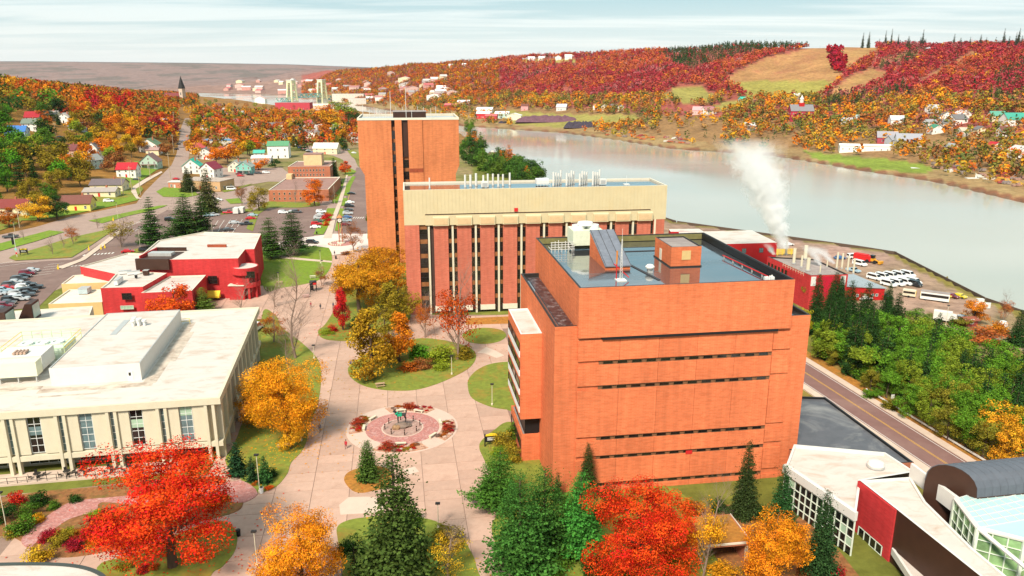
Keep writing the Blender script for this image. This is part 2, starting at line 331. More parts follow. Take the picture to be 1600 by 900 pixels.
M_slab = mat('plaza_concrete', (0.52, 0.375, 0.30), 0.82, 0.10, 0.5, dirt=(0.38, 0.23, 0.165), dscale=0.3, damt=0.75, objcol=True)
M_joint = mat('paving_joint', (0.26, 0.17, 0.13), 0.95, 0.1, 1.0)
M_paint = mat('road_paint_white', (0.72, 0.68, 0.62), 0.7, 0.12, 2.0)
M_painty = mat('road_paint_yellow', (0.62, 0.34, 0.04), 0.7, 0.12, 2.0)
M_pinkp = mat('pink_pavers', (0.40, 0.165, 0.14), 0.85, 0.35, 3.0, dirt=(0.60, 0.45, 0.42), dscale=1.6, damt=0.7)
def inpoly(x, y, poly):
    x = np.asarray(x, float); y = np.asarray(y, float); c = np.zeros(np.shape(x), bool); n = len(poly); j = n - 1
    for i in range(n):
        xi, yi = poly[i][:2]; xj, yj = poly[j][:2]
        c ^= ((yi > y) != (yj > y)) & (x < (xj - xi) * (y - yi) / ((yj - yi) or 1e-9) + xi); j = i
    return c
SKI = [(1133, 122), (1163, 105.6), (1201, 88.6), (1239, 81), (1267, 74), (1310, 72), (1368, 73), (1372, 82), (1345, 98), (1322, 112), (1301, 138), (1277, 153), (1220, 153), (1163, 148), (1141, 133)]
SKI2 = [(1298, 142), (1330, 118), (1360, 107), (1387, 112), (1382, 128), (1340, 143), (1300, 153)]
SKI3 = [(1430, 133), (1470, 108), (1524, 79), (1533, 80), (1480, 110), (1440, 137)]
SKI4 = [(1368, 96), (1420, 82), (1455, 76), (1458, 79), (1425, 87), (1375, 102)]
MEAD = [(1030, 150), (1060, 134), (1096, 133), (1108, 146), (1122, 152), (1100, 161), (1075, 164)]
MEAD2 = [(1095, 174), (1130, 160), (1165, 151), (1190, 152), (1150, 167), (1125, 174)]
GREEN2 = [(1255, 235), (1290, 240), (1400, 250), (1470, 262), (1440, 272), (1350, 262), (1270, 247)]
FLATS = [(790, 172), (870, 178), (990, 180), (1010, 190), (960, 196), (880, 200), (800, 195)]
HOUSEM = [(815, 93), (900, 92), (905, 97), (815, 98)]
CLEAR = [SKI, SKI2, SKI3, SKI4, MEAD, MEAD2, GREEN2, FLATS, HOUSEM]
def build_terrain():
    na, nr = 470, 350
    az = np.radians(np.linspace(-56, 56, na)); rr = np.geomspace(14, 11000, nr)
    A, R = np.meshgrid(az, rr); X = R * np.sin(A); Y = R * np.cos(A); Z = HT(X, Y)
    V = np.stack([X, Y, Z], -1).reshape(-1, 3)
    i = np.arange(nr - 1)[:, None] * na + np.arange(na - 1)[None]; i = i.ravel()
    Q = np.stack([i, i + 1, i + na + 1, i + na], 1)
    x, y, z = V.T; px, py = PXY(x, y, z); a = x / np.maximum(y, 1); r = np.hypot(x, y)
    dn = segdist(x, y, NSH); df = segdist(x, y, FSH); far = y > np.interp(a, FA, FY)
    C = np.empty((len(V), 3)); C[:] = (0.15, 0.16, 0.03)
    def put(mask, col, k=1.0):
        k = np.asarray(k) * mask; C[:] = C * (1 - k[:, None]) + np.array(col) * k[:, None]
    one = np.ones(len(V)); nb = ~far
    n1 = (hb(x, y, 23) + hb(x, y, 9, 3)) / 3
    put(nb & (r > 330) & (a < -.36), (0.24, 0.12, 0.03))
    put(nb & (r > 400) & (a >= -.42) & (a < -.05), (0.27, 0.19, 0.10), np.clip(.55 + n1, 0, 1))
    put(nb & (r > 820), (0.26, 0.13, 0.04))
    put(nb & (dn < 72) & (x > 70) & (y < 420), (0.34, 0.21, 0.165), np.clip(.85 + .3 * n1, 0, 1))
    put(nb & (dn < 72) & (x > 90) & (y < 236 + 0 * x), (0.20, 0.14, 0.035), np.clip(.8 + n1, 0, 1))
    put(nb & (x > 60) & (dn > 45) & (dn < 110) & (y < 235), (0.20, 0.13, 0.035), np.clip(.8 + n1, 0, 1)); put(nb & (dn < 7) & (x > 60), (0.22, 0.17, 0.04))
    put(nb & (dn < 2) & (x > 60), (0.07, 0.06, 0.05))
    put(far, (0.25, 0.14, 0.06)); put(far & (z > 10), (0.30, 0.08, 0.06)); put(far & (df < 55), (0.30, 0.20, 0.09), np.clip(.8 + n1, 0, 1)); put(far & (df < 8), (0.20, 0.085, 0.045))
    for pl in (SKI, SKI2, SKI3, SKI4): put(far & inpoly(px, py, pl), (0.36, 0.205, 0.075), np.clip(.8 + .5 * n1, 0, 1))
    put(far & inpoly(px, py, SKI) & (py > 126), (0.26, 0.25, 0.05), .8)
    put(far & inpoly(px, py, SKI) & (py < 128) & (px < 1290), (0.36, 0.15, 0.07), np.clip(n1, 0, .8))
    for pl in (MEAD, MEAD2, GREEN2, FLATS): put(far & inpoly(px, py, pl), (0.27, 0.23, 0.06))
    put(far & inpoly(px, py, GREEN2), (0.17, 0.24, 0.03), .8); put(far & inpoly(px, py, HOUSEM), (0.3, 0.26, 0.07))
    n2 = (hb(x, y, 260, 1) + hb(x, y, 90, 4)) / 3
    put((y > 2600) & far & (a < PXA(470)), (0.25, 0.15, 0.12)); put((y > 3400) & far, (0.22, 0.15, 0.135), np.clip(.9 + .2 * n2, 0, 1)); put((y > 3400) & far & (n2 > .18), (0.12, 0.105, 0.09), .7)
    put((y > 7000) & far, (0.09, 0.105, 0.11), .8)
    put(z < -12.2, (0.12, 0.09, 0.06))
    m = bpy.data.materials.new('terrain_soil'); m.use_nodes = True; t = m.node_tree; b = t.nodes['Principled BSDF']; b.inputs['Roughness'].default_value = 0.95; b.inputs['Specular IOR Level'].default_value = 0.1
    at = nn(t, 'ShaderNodeAttribute', attribute_name='tint'); c = nn(t, 'ShaderNodeTexCoord')
    n_ = nn(t, 'ShaderNodeTexNoise', Scale=0.22, Detail=9.0, Roughness=0.72); L(t, c.outputs['Object'], n_.inputs['Vector'])
    mr = nn(t, 'ShaderNodeMapRange'); L(t, n_.outputs['Fac'], mr.inputs[0])
    for i_, v in ((1, .3), (2, .7), (3, .6), (4, 1.4)): mr.inputs[i_].default_value = v
    nL = nn(t, 'ShaderNodeTexNoise', Scale=0.018, Detail=6.0, Roughness=0.65, Distortion=1.0); L(t, c.outputs['Object'], nL.inputs['Vector']); mL = nn(t, 'ShaderNodeMapRange'); L(t, nL.outputs['Fac'], mL.inputs[0])
    for i_, v in ((1, .3), (2, .7), (3, .72), (4, 1.25)): mL.inputs[i_].default_value = v
    mu = nn(t, 'ShaderNodeMath', operation='MULTIPLY'); L(t, mr.outputs[0], mu.inputs[0]); L(t, mL.outputs[0], mu.inputs[1]); mr = mu
    x_ = nn(t, 'ShaderNodeMix', data_type='RGBA', blend_type='MULTIPLY'); x_.inputs[0].default_value = 1; L(t, at.outputs['Color'], x_.inputs[6]); L(t, mr.outputs[0], x_.inputs[7]); L(t, x_.outputs[2], b.inputs['Base Color'])
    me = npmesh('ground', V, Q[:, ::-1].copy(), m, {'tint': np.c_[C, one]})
    if me.polygons[0].normal.z < 0: me.flip_normals()
    me.polygons.foreach_set('use_smooth', [True] * len(me.polygons))
    tag(link('ground', me), kind='structure')
build_terrain()
mw = bpy.data.materials.new('canal_water'); mw.use_nodes = True; t = mw.node_tree; b = t.nodes['Principled BSDF']
b.inputs['Base Color'].default_value = (0.42, 0.40, 0.33, 1); b.inputs['Roughness'].default_value = 0.07; b.inputs['Specular IOR Level'].default_value = 0.6
c = nn(t, 'ShaderNodeTexCoord'); n_ = nn(t, 'ShaderNodeTexNoise', Scale=0.35, Detail=4.0); L(t, c.outputs['Object'], n_.inputs['Vector'])
bp = nn(t, 'ShaderNodeBump', Strength=0.12, Distance=0.08); L(t, n_.outputs['Fac'], bp.inputs['Height']); L(t, bp.outputs[0], b.inputs['Normal'])
n2 = nn(t, 'ShaderNodeTexNoise', Scale=0.006, Detail=3.0); L(t, c.outputs['Object'], n2.inputs['Vector'])
mr = nn(t, 'ShaderNodeMapRange'); L(t, n2.outputs['Fac'], mr.inputs[0])
for i_, v in ((1, .35), (2, .65), (3, .05), (4, .16)): mr.inputs[i_].default_value = v
L(t, mr.outputs[0], b.inputs['Roughness'])
tag(MB().add([(-6000, -50, -12), (1500, -50, -12), (1500, 6000, -12), (-6000, 6000, -12)], [(0, 1, 2, 3)]).build('canal_water', mw), kind='structure')
G = math.radians(8.5); EX = Vector((math.cos(G), math.sin(G), 0)); EY = Vector((-math.sin(G), math.cos(G), 0))
def smooth(pts, k=5):
    out = []; n = len(pts)
    for i in range(n):
        p0, p1, p2, p3 = (np.array(pts[(i + j) % n], float) for j in (-1, 0, 1, 2))
        for s in range(k):
            t_ = s / k
            out.append(tuple(.5 * (2 * p1 + (p2 - p0) * t_ + (2 * p0 - 5 * p1 + 4 * p2 - p3) * t_ ** 2 + (3 * p1 - p0 - 3 * p2 + p3) * t_ ** 3)))
    return out
def ccw(p):
    s = sum(p[i][0] * p[(i + 1) % len(p)][1] - p[(i + 1) % len(p)][0] * p[i][1] for i in range(len(p)))
    return p if s > 0 else p[::-1]
def wpts(px, z=0.0, sm=False):
    p = [U(a_, b_, z)[:2] for a_, b_ in px]
    return ccw(smooth(p) if sm else p)
def sheet(name, px, z, m, kind='structure', sm=False, th=None, base=0.0, parent=None):
    o = MB().prism(wpts(px, base, sm), base + (z - .12 if th is None else z - th), base + z, 0).build(name, m, parent)
    if parent is None: tag(o, kind=kind)
    return o
def drape(name, px_l, px_r, m, lift=0.2, n=14, kind='structure'):
    """ribbon on the terrain between two edge polylines"""
    def rs(pl):
        W = [np.array(P(*p)) for p in pl]; d = [0]
        for a_, b_ in zip(W[:-1], W[1:]): d.append(d[-1] + np.linalg.norm(b_ - a_))
        q = np.linspace(0, d[-1], n * (len(pl) - 1)); W = np.array(W)
        return np.stack([np.interp(q, d, W[:, k]) for k in range(3)], 1)
    A, B = rs(px_l), rs(px_r); k = min(len(A), len(B)); V = []
    for a_, b_ in zip(A[:k], B[:k]):
        for q in (0, .33, .67, 1):
            p = a_ * (1 - q) + b_ * q; V.append((p[0], p[1], float(HT(p[0], p[1])) + lift))
    Fs = [(i * 4 + j, i * 4 + j + 1, i * 4 + j + 5, i * 4 + j + 4) for i in range(k - 1) for j in range(3)]
    o = MB().add(V, Fs).build(name, m); 
    if o.data.polygons[0].normal.z < 0: o.data.flip_normals()
    return tag(o, kind=kind)
PLZ = [(404, 448), (470, 440), (505, 425), (515, 400), (520, 360), (575, 360), (640, 430), (640, 492), (800, 492), (800, 660), (760, 700), (780, 830), (860, 960),
       (-60, 980), (-60, 800), (0, 775), (340, 740), (420, 560), (420, 500), (300, 478), (300, 455)]
sheet('plaza_bedding', PLZ, 0.02, M_joint, th=0.3)
plaza = empty('plaza', U(630, 670)[:2] + (0.0,), G); tag(plaza, kind='structure')
slab_me = MB().cbox((0, 0, 0.035), (5.91, 5.91, 0.07)).mesh('slab', M_slab)
half_me = MB().cbox((0, 0, 0.035), (5.91, 2.91, 0.07)).mesh('slab_half', M_slab)
PW = wpts(PLZ); o0 = Vector(U(630, 670)); k = 0
for i in range(-14, 12):
    for j in range(-10, 30):
        wp = o0 + EX * (i * 6.0) + EY * (j * 6.0)
        q = PXY(wp.x, wp.y, 0)
        if not inpoly(wp.x, wp.y, PW) or not (-20 < q[0] < 1000 and 340 < q[1] < 925): continue
        if wp.y > 260 and k > 260: continue
        if (i * 7 + j * 3) % 5 == 0:
            for h in (-1.5, 1.5):
                s = link('slab', half_me, plaza); s.location = (i * 6.0, j * 6.0 + h, 0.02 + random.uniform(0, .012)); k += 1
                c_ = random.uniform(.93, 1.1); s.color = (0.47 * c_, 0.305 * c_, 0.23 * c_, 1)
        else:
            s = link('slab', slab_me, plaza); s.location = (i * 6.0, j * 6.0, 0.02 + random.uniform(0, .012)); k += 1
            c_ = random.uniform(.92, 1.1); s.color = (0.47 * c_, 0.305 * c_, 0.23 * c_, 1)
def lawn(name, px, m=None, z=0.17, sm=True, kerb=False):
    return sheet(name, px, z, m or M_grass, sm=sm, th=0.2)
lawn('lawn', [(411, 487), (432, 495), (440, 512), (470, 535), (495, 560), (502, 585), (497, 630), (484, 665), (479, 690), (470, 708), (455, 724), (449, 741), (432, 761), (409, 770), (395, 768), (372, 745), (352, 720), (372, 680), (405, 570)])
lawn('lawn', [(544, 583), (554, 595.5), (573, 605), (604, 610.5), (644, 610.5), (676, 603), (710, 589), (735, 574), (744, 558), (738, 547), (722, 539.6), (691, 532), (650, 530), (600, 545), (570, 556), (548, 570)])
lawn('lawn', [(497, 518), (504, 529), (526, 533), (557, 533), (570, 524), (640, 500), (640, 420), (600, 402), (560, 405), (530, 470), (510, 505)])
lawn('lawn', [(722, 525), (735, 516), (757, 513), (782, 516), (791, 525), (780, 534), (757, 538), (733, 535)])
lawn('lawn', [(728, 508), (728, 498), (800, 495), (800, 506)], M_litter, sm=False)
lawn('lawn', [(731, 605), (733, 592), (747, 578), (769, 569), (800, 566), (830, 570), (830, 645), (794, 641), (766, 636), (738, 623)])
lawn('planting_bed', [(749, 701), (753, 689), (772, 673), (800, 660), (870, 680), (1000, 740), (1100, 800), (1130, 900), (1130, 960), (870, 970), (823, 900), (793, 875), (776, 855), (768, 825), (777, 800), (776, 760), (756, 718)], M_grass)
lawn('planting_bed', [(1096, 800), (1180, 792), (1245, 800), (1300, 850), (1345, 905), (1400, 965), (1125, 965), (1128, 900)], M_garden, z=.20)
lawn('planting_bed', [(538, 752), (542, 741), (556, 734), (579, 729), (605, 733), (612, 748), (600, 763), (582, 768), (565, 771), (550, 767)], M_litter)
lawn('lawn', [(527, 825), (542, 815), (568, 810), (620, 806), (672, 813), (698, 825), (721, 839), (735, 862), (744, 886), (750, 960), (540, 960), (536, 890), (528, 845)])
lawn('lawn', [(371, 840), (366, 826), (345, 815), (300, 826), (215, 866), (152, 888), (172, 965), (300, 965), (330, 900), (347, 887), (366, 864)])
lawn('garden_bed', [(-40, 790), (60, 770), (150, 762), (330, 745), (356, 757), (376, 774), (380, 788), (366, 802), (300, 820), (213, 851), (120, 871), (60, 868), (38, 850), (10, 838), (-40, 836)], M_garden)
sheet('brick_path', smooth([(160, 786), (150, 800), (110, 812), (80, 832), (58, 848), (46, 858), (33, 846), (50, 828), (85, 800), (120, 784), (200, 776), (345, 757), (380, 753), (403, 772), (382, 786), (360, 785), (340, 775), (230, 790)], 3), 0.20, M_pinkp, th=0.1)
lawn('lawn', [(413, 452), (440, 450), (473, 445), (498, 438), (512, 426), (518.5, 411), (518, 398), (514, 388), (500, 385), (478, 385), (440, 395), (405, 398)], M_grassB)
sheet('path', [(440, 401), (470, 404), (519, 408.5), (519, 411), (470, 407), (440, 404)], 0.2, M_walk, th=0.1)
for pl in ([(530, 790), (545, 778), (572, 777), (600, 780), (600, 803), (572, 803), (532, 805)], [(745, 552), (760, 543), (775, 549), (788, 556), (776, 560), (758, 553)], [(628, 735), (648, 730), (655, 738), (640, 742)]): sheet('pale_paving_patch', pl, .135, mat('pale_patch', (.57, .44, .35), .85, .06, .6), th=.05)
cx, cy, _ = U(629, 669.5)
def disc(name, rad, z, m, th=0.06, n=64, ring=None):
    pts = [(cx + rad * math.cos(2 * math.pi * i / n), cy + rad * math.sin(2 * math.pi * i / n)) for i in range(n)]
    return tag(MB().prism(pts, z - th, z).build(name, m), kind='structure')
disc('circle_kerb', 10.6, 0.14, mat('pale_kerb', (0.55, 0.41, 0.33), 0.8, 0.06, 1.0), 0.1)
disc('paver_circle', 7.0, 0.17, M_pinkp, 0.08)
disc('paver_edge', 4.0, 0.20, mat('pale_kerb', (0, 0, 0)), 0.08)
disc('inner_circle', 3.75, 0.23, mat('inner_gravel', (0.36, 0.22, 0.18), 0.9, 0.25, 2.0, dirt=(0.5, 0.38, 0.3), dscale=1.0, damt=0.6), 0.08)
M_bed = mat('flower_bed', (0.42, 0.22, 0.14), 0.95, 0.5, 2.2, dirt=(0.55, 0.40, 0.30), dscale=1.2, damt=0.8, bump=0.5)
for q0, q1 in ((58, 118), (148, 196), (245, 305), (-32, 22)):
    pts = []
    for q in np.linspace(q0, q1, 14): pts.append((cx + 10.1 * math.cos(math.radians(q)), cy + 10.1 * math.sin(math.radians(q))))
    for q in np.linspace(q1 - 2, q0 + 2, 14): pts.append((cx + 7.6 * math.cos(math.radians(q)), cy + 7.6 * math.sin(math.radians(q))))
    tag(MB().prism(ccw(pts), 0.1, 0.26).build('flower_bed', M_bed), kind='structure')
RD = [(-80, 388), (0, 367), (55, 355), (110, 338.6), (179, 325), (213, 318), (226, 300), (250, 276), (268, 258), (276, 240), (283, 200), (289, 185), (296, 185), (298, 205), (297, 235), (292, 262), (283, 284),
      (300, 292), (345, 298), (395, 286), (420, 284), (440, 300), (470, 322), (500, 322), (520, 322), (530, 315), (539, 283), (541, 262), (536, 250), (520, 243), (480, 236), (470, 230), (520, 225), (545, 237), (555, 252), (562, 262), (575, 262), (580, 372), (560, 380), (500, 392), (440, 398), (400, 460), (280, 480), (120, 520), (-120, 540)]
def sheet_flat(name, px, z, m, parent=None):
    W = [tuple(P(*p)) for p in px]; W = ccw(W)
    bm = bmesh.new(); vs = [bm.verts.new((p[0], p[1], 0)) for p in W]
    for tr in tessellate_polygon([[Vector((p[0], p[1], 0)) for p in W]]):
        if len(set(tr)) == 3: bm.faces.new([vs[k] for k in tr])
    for _ in range(6):
        es = [e for e in bm.edges if e.calc_length() > 26]
        if not es: break
        bmesh.ops.subdivide_edges(bm, edges=es, cuts=1); bmesh.ops.triangulate(bm, faces=[f for f in bm.faces if len(f.verts) > 3])
    for v in bm.verts: v.co.z = float(HT(v.co.x, v.co.y)) + z
    bm.normal_update()
    for f in bm.faces:
        if f.normal.z < 0: f.normal_flip()
    me = bpy.data.meshes.new(name)
    bm.to_mesh(me); bm.free(); me.materials.append(m); o = link(name, me, parent)
    if parent is None: tag(o, kind='structure')
    return o
for z_, pl in ((.04, [(-80, 388), (0, 367), (55, 355), (110, 338.6), (179, 325), (213, 318), (262, 300), (300, 300), (345, 300), (395, 290), (425, 300), (420, 335), (345, 345), (240, 400), (120, 440), (-120, 540)]), (.055, [(213, 318), (226, 300), (250, 276), (268, 258), (286, 258), (288, 272), (283, 284), (290, 296), (262, 312)]), (.07, [(268, 258.5), (276, 240), (283, 200), (289, 185), (296, 185), (298, 205), (297, 235), (292, 262), (286, 258.5)]), (.065, [(539, 300), (541, 262), (548, 252), (562, 262), (575, 262), (577, 300)]), (.08, [(541, 263), (536, 250), (520, 243), (480, 236), (470, 230), (520, 225), (545, 237), (555, 250), (560, 263)]), (.03, [(404, 400), (420, 340), (470, 322), (539, 300), (577, 300), (580, 385), (500, 392), (420, 405)])): sheet_flat('road', pl, z_, M_asphL)
sheet_flat('car_park', [(-120, 428), (0, 412), (60, 409), (112, 406), (135, 395), (190, 358), (230, 345), (262, 328), (300, 330), (340, 335), (345, 385), (240, 400), (150, 420), (100, 440), (60, 480), (-120, 500)], 0.10, M_asph)
sheet_flat('car_park', [(330, 336), (405, 332), (430, 318), (470, 322), (512, 322), (497, 352), (490, 370), (440, 380), (345, 385)], 0.125, M_asph)
sheet_flat('street', [(543, 300), (557, 262), (575, 262), (577, 373), (530, 373), (526, 360)], 0.14, M_asph)
sheet_flat('car_park', [(345, 262), (440, 262), (470, 285), (420, 284), (395, 288), (345, 298), (318, 290)], 0.115, M_asphL)
def verge(px, m=None, z=0.24, name='lawn'): return sheet_flat(name, px, z, m or M_grass)
verge([(-60, 397), (0, 381), (77, 360.6), (101, 363), (55, 378), (0, 393), (-60, 410)], M_grassB)
verge([(138, 345.5), (160, 349.5), (200, 338), (235, 330), (255, 324), (262, 321), (248, 322), (220, 328), (179, 336.5)], M_grassB)
verge([(14, 404), (20, 400), (60, 388), (110, 372), (165, 360), (186, 357), (172, 364), (130, 392), (112, 403), (60, 406), (24, 408)])
verge([(-60, 362), (-60, 345), (0, 338), (40, 338), (30, 350), (0, 361)]); verge([(20, 342), (90, 330), (150, 316), (215, 306), (216, 313), (179, 322), (110, 336), (55, 345), (30, 345)], M_grassB)
verge([(140, 300), (215, 285), (224, 296), (216, 306), (150, 318)])
verge([(190, 268), (235, 258), (247, 264), (215, 287), (205, 290), (188, 290)], M_grassB); verge([(210, 252), (240, 250), (255, 262), (240, 268), (205, 270)])
verge([(244, 300), (256, 293), (283, 294), (300, 298), (312, 305), (290, 309), (255, 308)], M_grassB); verge([(345, 298), (395, 287), (372, 297), (350, 301)])
verge([(345, 330), (395, 326), (395, 331), (345, 336)]); verge([(352, 312), (375, 310), (380, 318), (360, 319)], M_grassB)
verge([(385, 358), (396, 330), (420, 315), (475, 318), (500, 316), (500, 322), (470, 325), (420, 325), (404, 335), (395, 362)])
verge([(523, 361), (531, 326), (540, 327), (530, 361)], M_grassB); verge([(533, 322), (536, 310), (543, 310), (541, 322)], M_grassB); verge([(537, 306), (541, 290), (550, 276), (556, 276), (548, 292), (545, 306)], M_grassB)
verge([(497, 352), (512, 326), (526, 326), (519, 345), (505, 367), (490, 367)], M_grassB); verge([(518, 318), (524, 300), (536, 280), (541, 278), (533, 300), (528, 318)], M_grassB)
verge([(537, 270), (545, 262), (557, 268), (550, 275), (540, 276)], M_grassB); verge([(540, 232), (560, 238), (562, 250), (550, 246)]); verge([(575, 300), (579, 300), (582, 372), (574, 374)])
verge([(195, 393), (262, 380), (262, 388), (200, 398)])
sheet_flat('sidewalk', [(505, 373), (517, 345), (527, 320), (535, 295), (541, 274), (543.5, 274), (540, 295), (533.5, 320), (524, 345), (518, 373)], 0.30, M_walk)
sheet_flat('sidewalk', [(88, 419), (125, 406), (170, 372), (192, 356), (197, 357), (178, 373), (133, 407), (98, 421)], 0.30, M_walk)
sheet_flat('sidewalk', [(208, 292), (225, 281), (252, 268), (254, 270), (230, 284), (212, 296), (216, 308), (222, 312), (213, 311), (205, 300)], 0.30, M_walk)
sheet_flat('driveway', [(430, 380), (475, 372), (520, 366), (580, 366), (582, 388), (520, 400), (514, 388), (490, 385), (440, 392)], 0.22, mat('pale_drive', (0.68, 0.56, 0.49), 0.85, 0.07, 0.5))
marks = empty('road_markings'); tag(marks, kind='structure')
def stripe(p0, p1, wd, m, z=0.16, base=None):
    a_, b_ = (P(*p0), P(*p1)) if base is None else (Vector(U(*p0, base)), Vector(U(*p1, base))); d = b_ - a_; ln = d.length; c_ = (a_ + b_) / 2
    o = MB().cbox((0, 0, 0), (ln, wd, 0.012)).build('painted_line', m, marks)
    o.location = (c_.x, c_.y, max(a_.z, b_.z) + z); o.rotation_euler = (0, 0, math.atan2(d.y, d.x)); return o
for k in range(5): stripe((333 + k * 9.5, 357 - k * 0.5), (341 + k * 9.5, 345 - k * .5), .16, M_paint)
for k in range(4): stripe((337 + k * 8, 368 + 0 * k), (344 + k * 8, 357), .16, M_paint)
for k in range(9): stripe((130 + k * 5.6, 400.5 - k * 0.45), (133 + k * 5.6, 398.5 - k * .45), .55, M_paint)
for k in range(7): stripe((93 + k * 6, 418.5 - k * 0.5), (96.5 + k * 6, 417.6 - k * .5), .55, M_paint)
for k in range(5): stripe((47 + k * 7, 432 + k * -4.5), (80 + k * 5, 428 - k * 4.2), .16, M_paint)
for k in range(6): stripe((193 + k * 9, 368 - k * 3), (201 + k * 9, 361 - k * 3), .16, M_paint)
stripe((178, 366), (222, 345), .2, M_paint); stripe((0, 413), (20, 409), .2, M_paint); stripe((0, 417), (60, 409.5), .15, M_paint)
for k in range(7): stripe((544 + k * 3.6, 342), (547 + k * 3.6, 339.5), .35, M_paint)
stripe((573.5, 300), (574.5, 360), .2, M_painty, 0.16); stripe((547, 300), (531, 365), .2, M_painty, 0.16)
for k in range(6): stripe((530 + k * .8, 358 - k * 6), (540 + k * 1, 358 - k * 6), .16, M_paint)
ROADZ = -5.0
def leafquads(C, S, rng, up=0.35, outc=None):
    """one small quad per centre, tilted at random"""
    n = len(C); d = rng.normal(size=(n, 3))
    if outc is not None: d = d * 0.75 + outc * 1.0
    d[:, 2] += up; d /= np.linalg.norm(d, axis=1)[:, None]
    a = np.cross(d, rng.normal(size=(n, 3))); a /= np.linalg.norm(a, axis=1)[:, None]; b_ = np.cross(d, a)
    S = np.asarray(S)[:, None]; asp = rng.uniform(.6, 1.0, (n, 1))
    V = np.stack([C - a * S - b_ * S * asp * .3, C + b_ * S * asp * -.9, C + a * S + b_ * S * asp * .2, C + b_ * S * asp], 1).reshape(-1, 3)
    return V, np.arange(4 * n).reshape(n, 4)
def crown_pts(rng, nc, lp, base=0.2, rad=0.42, shape='round', lobes=7, spread=0.075):
    """clumps of leaves gathered on lobes: gaps between, uneven outline"""
    zc = (1 + base) / 2; hz = (1 - base) / 2
    lob = []
    for k in range(lobes):
        q = 2 * math.pi * (k + rng.uniform(0, .6)) / lobes; zz = rng.uniform(-.75, .55); rr_ = rad * math.sqrt(max(1 - zz * zz, .1)) * rng.uniform(.45, .75)
        lob.append((rr_ * math.cos(q), rr_ * math.sin(q), zc + zz * hz, rng.uniform(.24, .46)))
    lob.append((0, 0, zc + .45 * hz, .5)); lob.append((rng.uniform(-.1, .1), rng.uniform(-.1, .1), zc - .2 * hz, .55))
    lob = np.array(lob); pick = rng.integers(0, len(lob), nc); B = lob[pick]
    d = rng.normal(size=(nc, 3)); d /= np.linalg.norm(d, axis=1)[:, None]; rr_ = rng.uniform(.35, 1, nc) ** .45
    R = B[:, 3:4] * np.array([rad * 1.0, rad * 1.0, hz * .82]); C = B[:, :3] + d * rr_[:, None] * R
    if shape == 'cone': C[:, :2] *= (1.25 - (C[:, 2:3] - base) / (1 - base)) * 1.0
    C[:, 2] = np.clip(C[:, 2], base * .8, 1.0)
    cv = rng.uniform(.08, .92, nc); ch = rng.uniform(.2, .8, nc)
    g_ = rng.normal(size=(nc * lp, 3)); g_ *= np.minimum(1, 1.35 / (np.linalg.norm(g_, axis=1)[:, None] + 1e-6)); Pts = np.repeat(C, lp, 0) + g_ * spread * np.array([rad / .42, rad / .42, .75])
    out = Pts - np.array([0, 0, zc]); out /= np.linalg.norm(out, axis=1)[:, None] + 1e-6
    lvr = np.clip(np.repeat(cv, lp) + rng.normal(size=nc * lp) * .16, 0, 1); lvg = np.clip(np.repeat(ch, lp) + rng.normal(size=nc * lp) * .15, 0, 1)
    return Pts, out, lvr, lvg
def lvattr(lvr, lvg):
    k = np.repeat(np.stack([lvr, lvg, lvr * 0, lvr * 0 + 1], 1), 4, 0); return {'lv': k}
def broad(seed, nc, lp, ls, **kw):
    rng = np.random.default_rng(seed); Pt, out, a_, b_ = crown_pts(rng, nc, lp, **kw)
    V, Q = leafquads(Pt, rng.uniform(.7, 1.25, len(Pt)) * ls, rng, .3, out)
    return npmesh('leaf_crown', V, Q, M_leaf, lvattr(a_, b_))
def branchy(seed, levels=3, trunk=0.02, base=0.22, kids=(6, 5, 5), ln=(.42, .22, .12), mat_=None, thin=1.0, up=.6, lead=True):
    rng = random.Random(seed); mb = MB()
    def grow(p, d, l, r, lev):
        n = 3 if lev == 0 else 2; q = p
        for i in range(n):
            e = (d + Vector((rng.gauss(0, .13), rng.gauss(0, .13), rng.gauss(.04, .06)))).normalized()
            q2 = q + e * (l / n); r2 = r * (1 - .28)
            mb.tube(q, q2, r, r2, 5 if lev == 0 else 3, caps=False); 
            if lev < levels and (lev > 0 or q2.z > base):
                for k in range(max(1, kids[lev] // n + (rng.random() < .5))):
                    az = rng.uniform(0, 6.283); o_ = Vector((math.cos(az), math.sin(az), 0)); nd = (e * .55 + o_ * .8 + Vector((0, 0, up * .5))).normalized()
                    t_ = rng.uniform(.2, 1); grow(q.lerp(q2, t_), nd, ln[min(lev, len(ln) - 1)] * rng.uniform(.6, 1.1), r2 * .55 * thin, lev + 1)
            q, r, d = q2, r2, e
    grow(Vector((0, 0, 0)), Vector((0, 0, 1)), .95 if lead else .6, trunk, 0)
    return mb
def trunk_mesh(seed, h=.7, r=.022, nb=7):
    rng = random.Random(seed); mb = MB(); p = Vector((0, 0, -.01)); d = Vector((0, 0, 1)); rr_ = r * 1.35
    for i in range(5):
        q = p + (d + Vector((rng.gauss(0, .06), rng.gauss(0, .06), 0))) * (h / 5); mb.tube(p, q, rr_, rr_ * .8, 7, caps=False); p = q; rr_ *= .8
        if i > 0:
            for k in range(nb // 3):
                az = rng.uniform(0, 6.28); e = p + Vector((math.cos(az) * .2, math.sin(az) * .2, rng.uniform(.1, .22))); m_ = p.lerp(e, .5) + Vector((0, 0, -.02))
                mb.tube(p, m_, rr_ * .6, rr_ * .4, 4, caps=False); mb.tube(m_, e, rr_ * .4, rr_ * .12, 4, caps=False)
    return mb.mesh('trunk', M_bark)
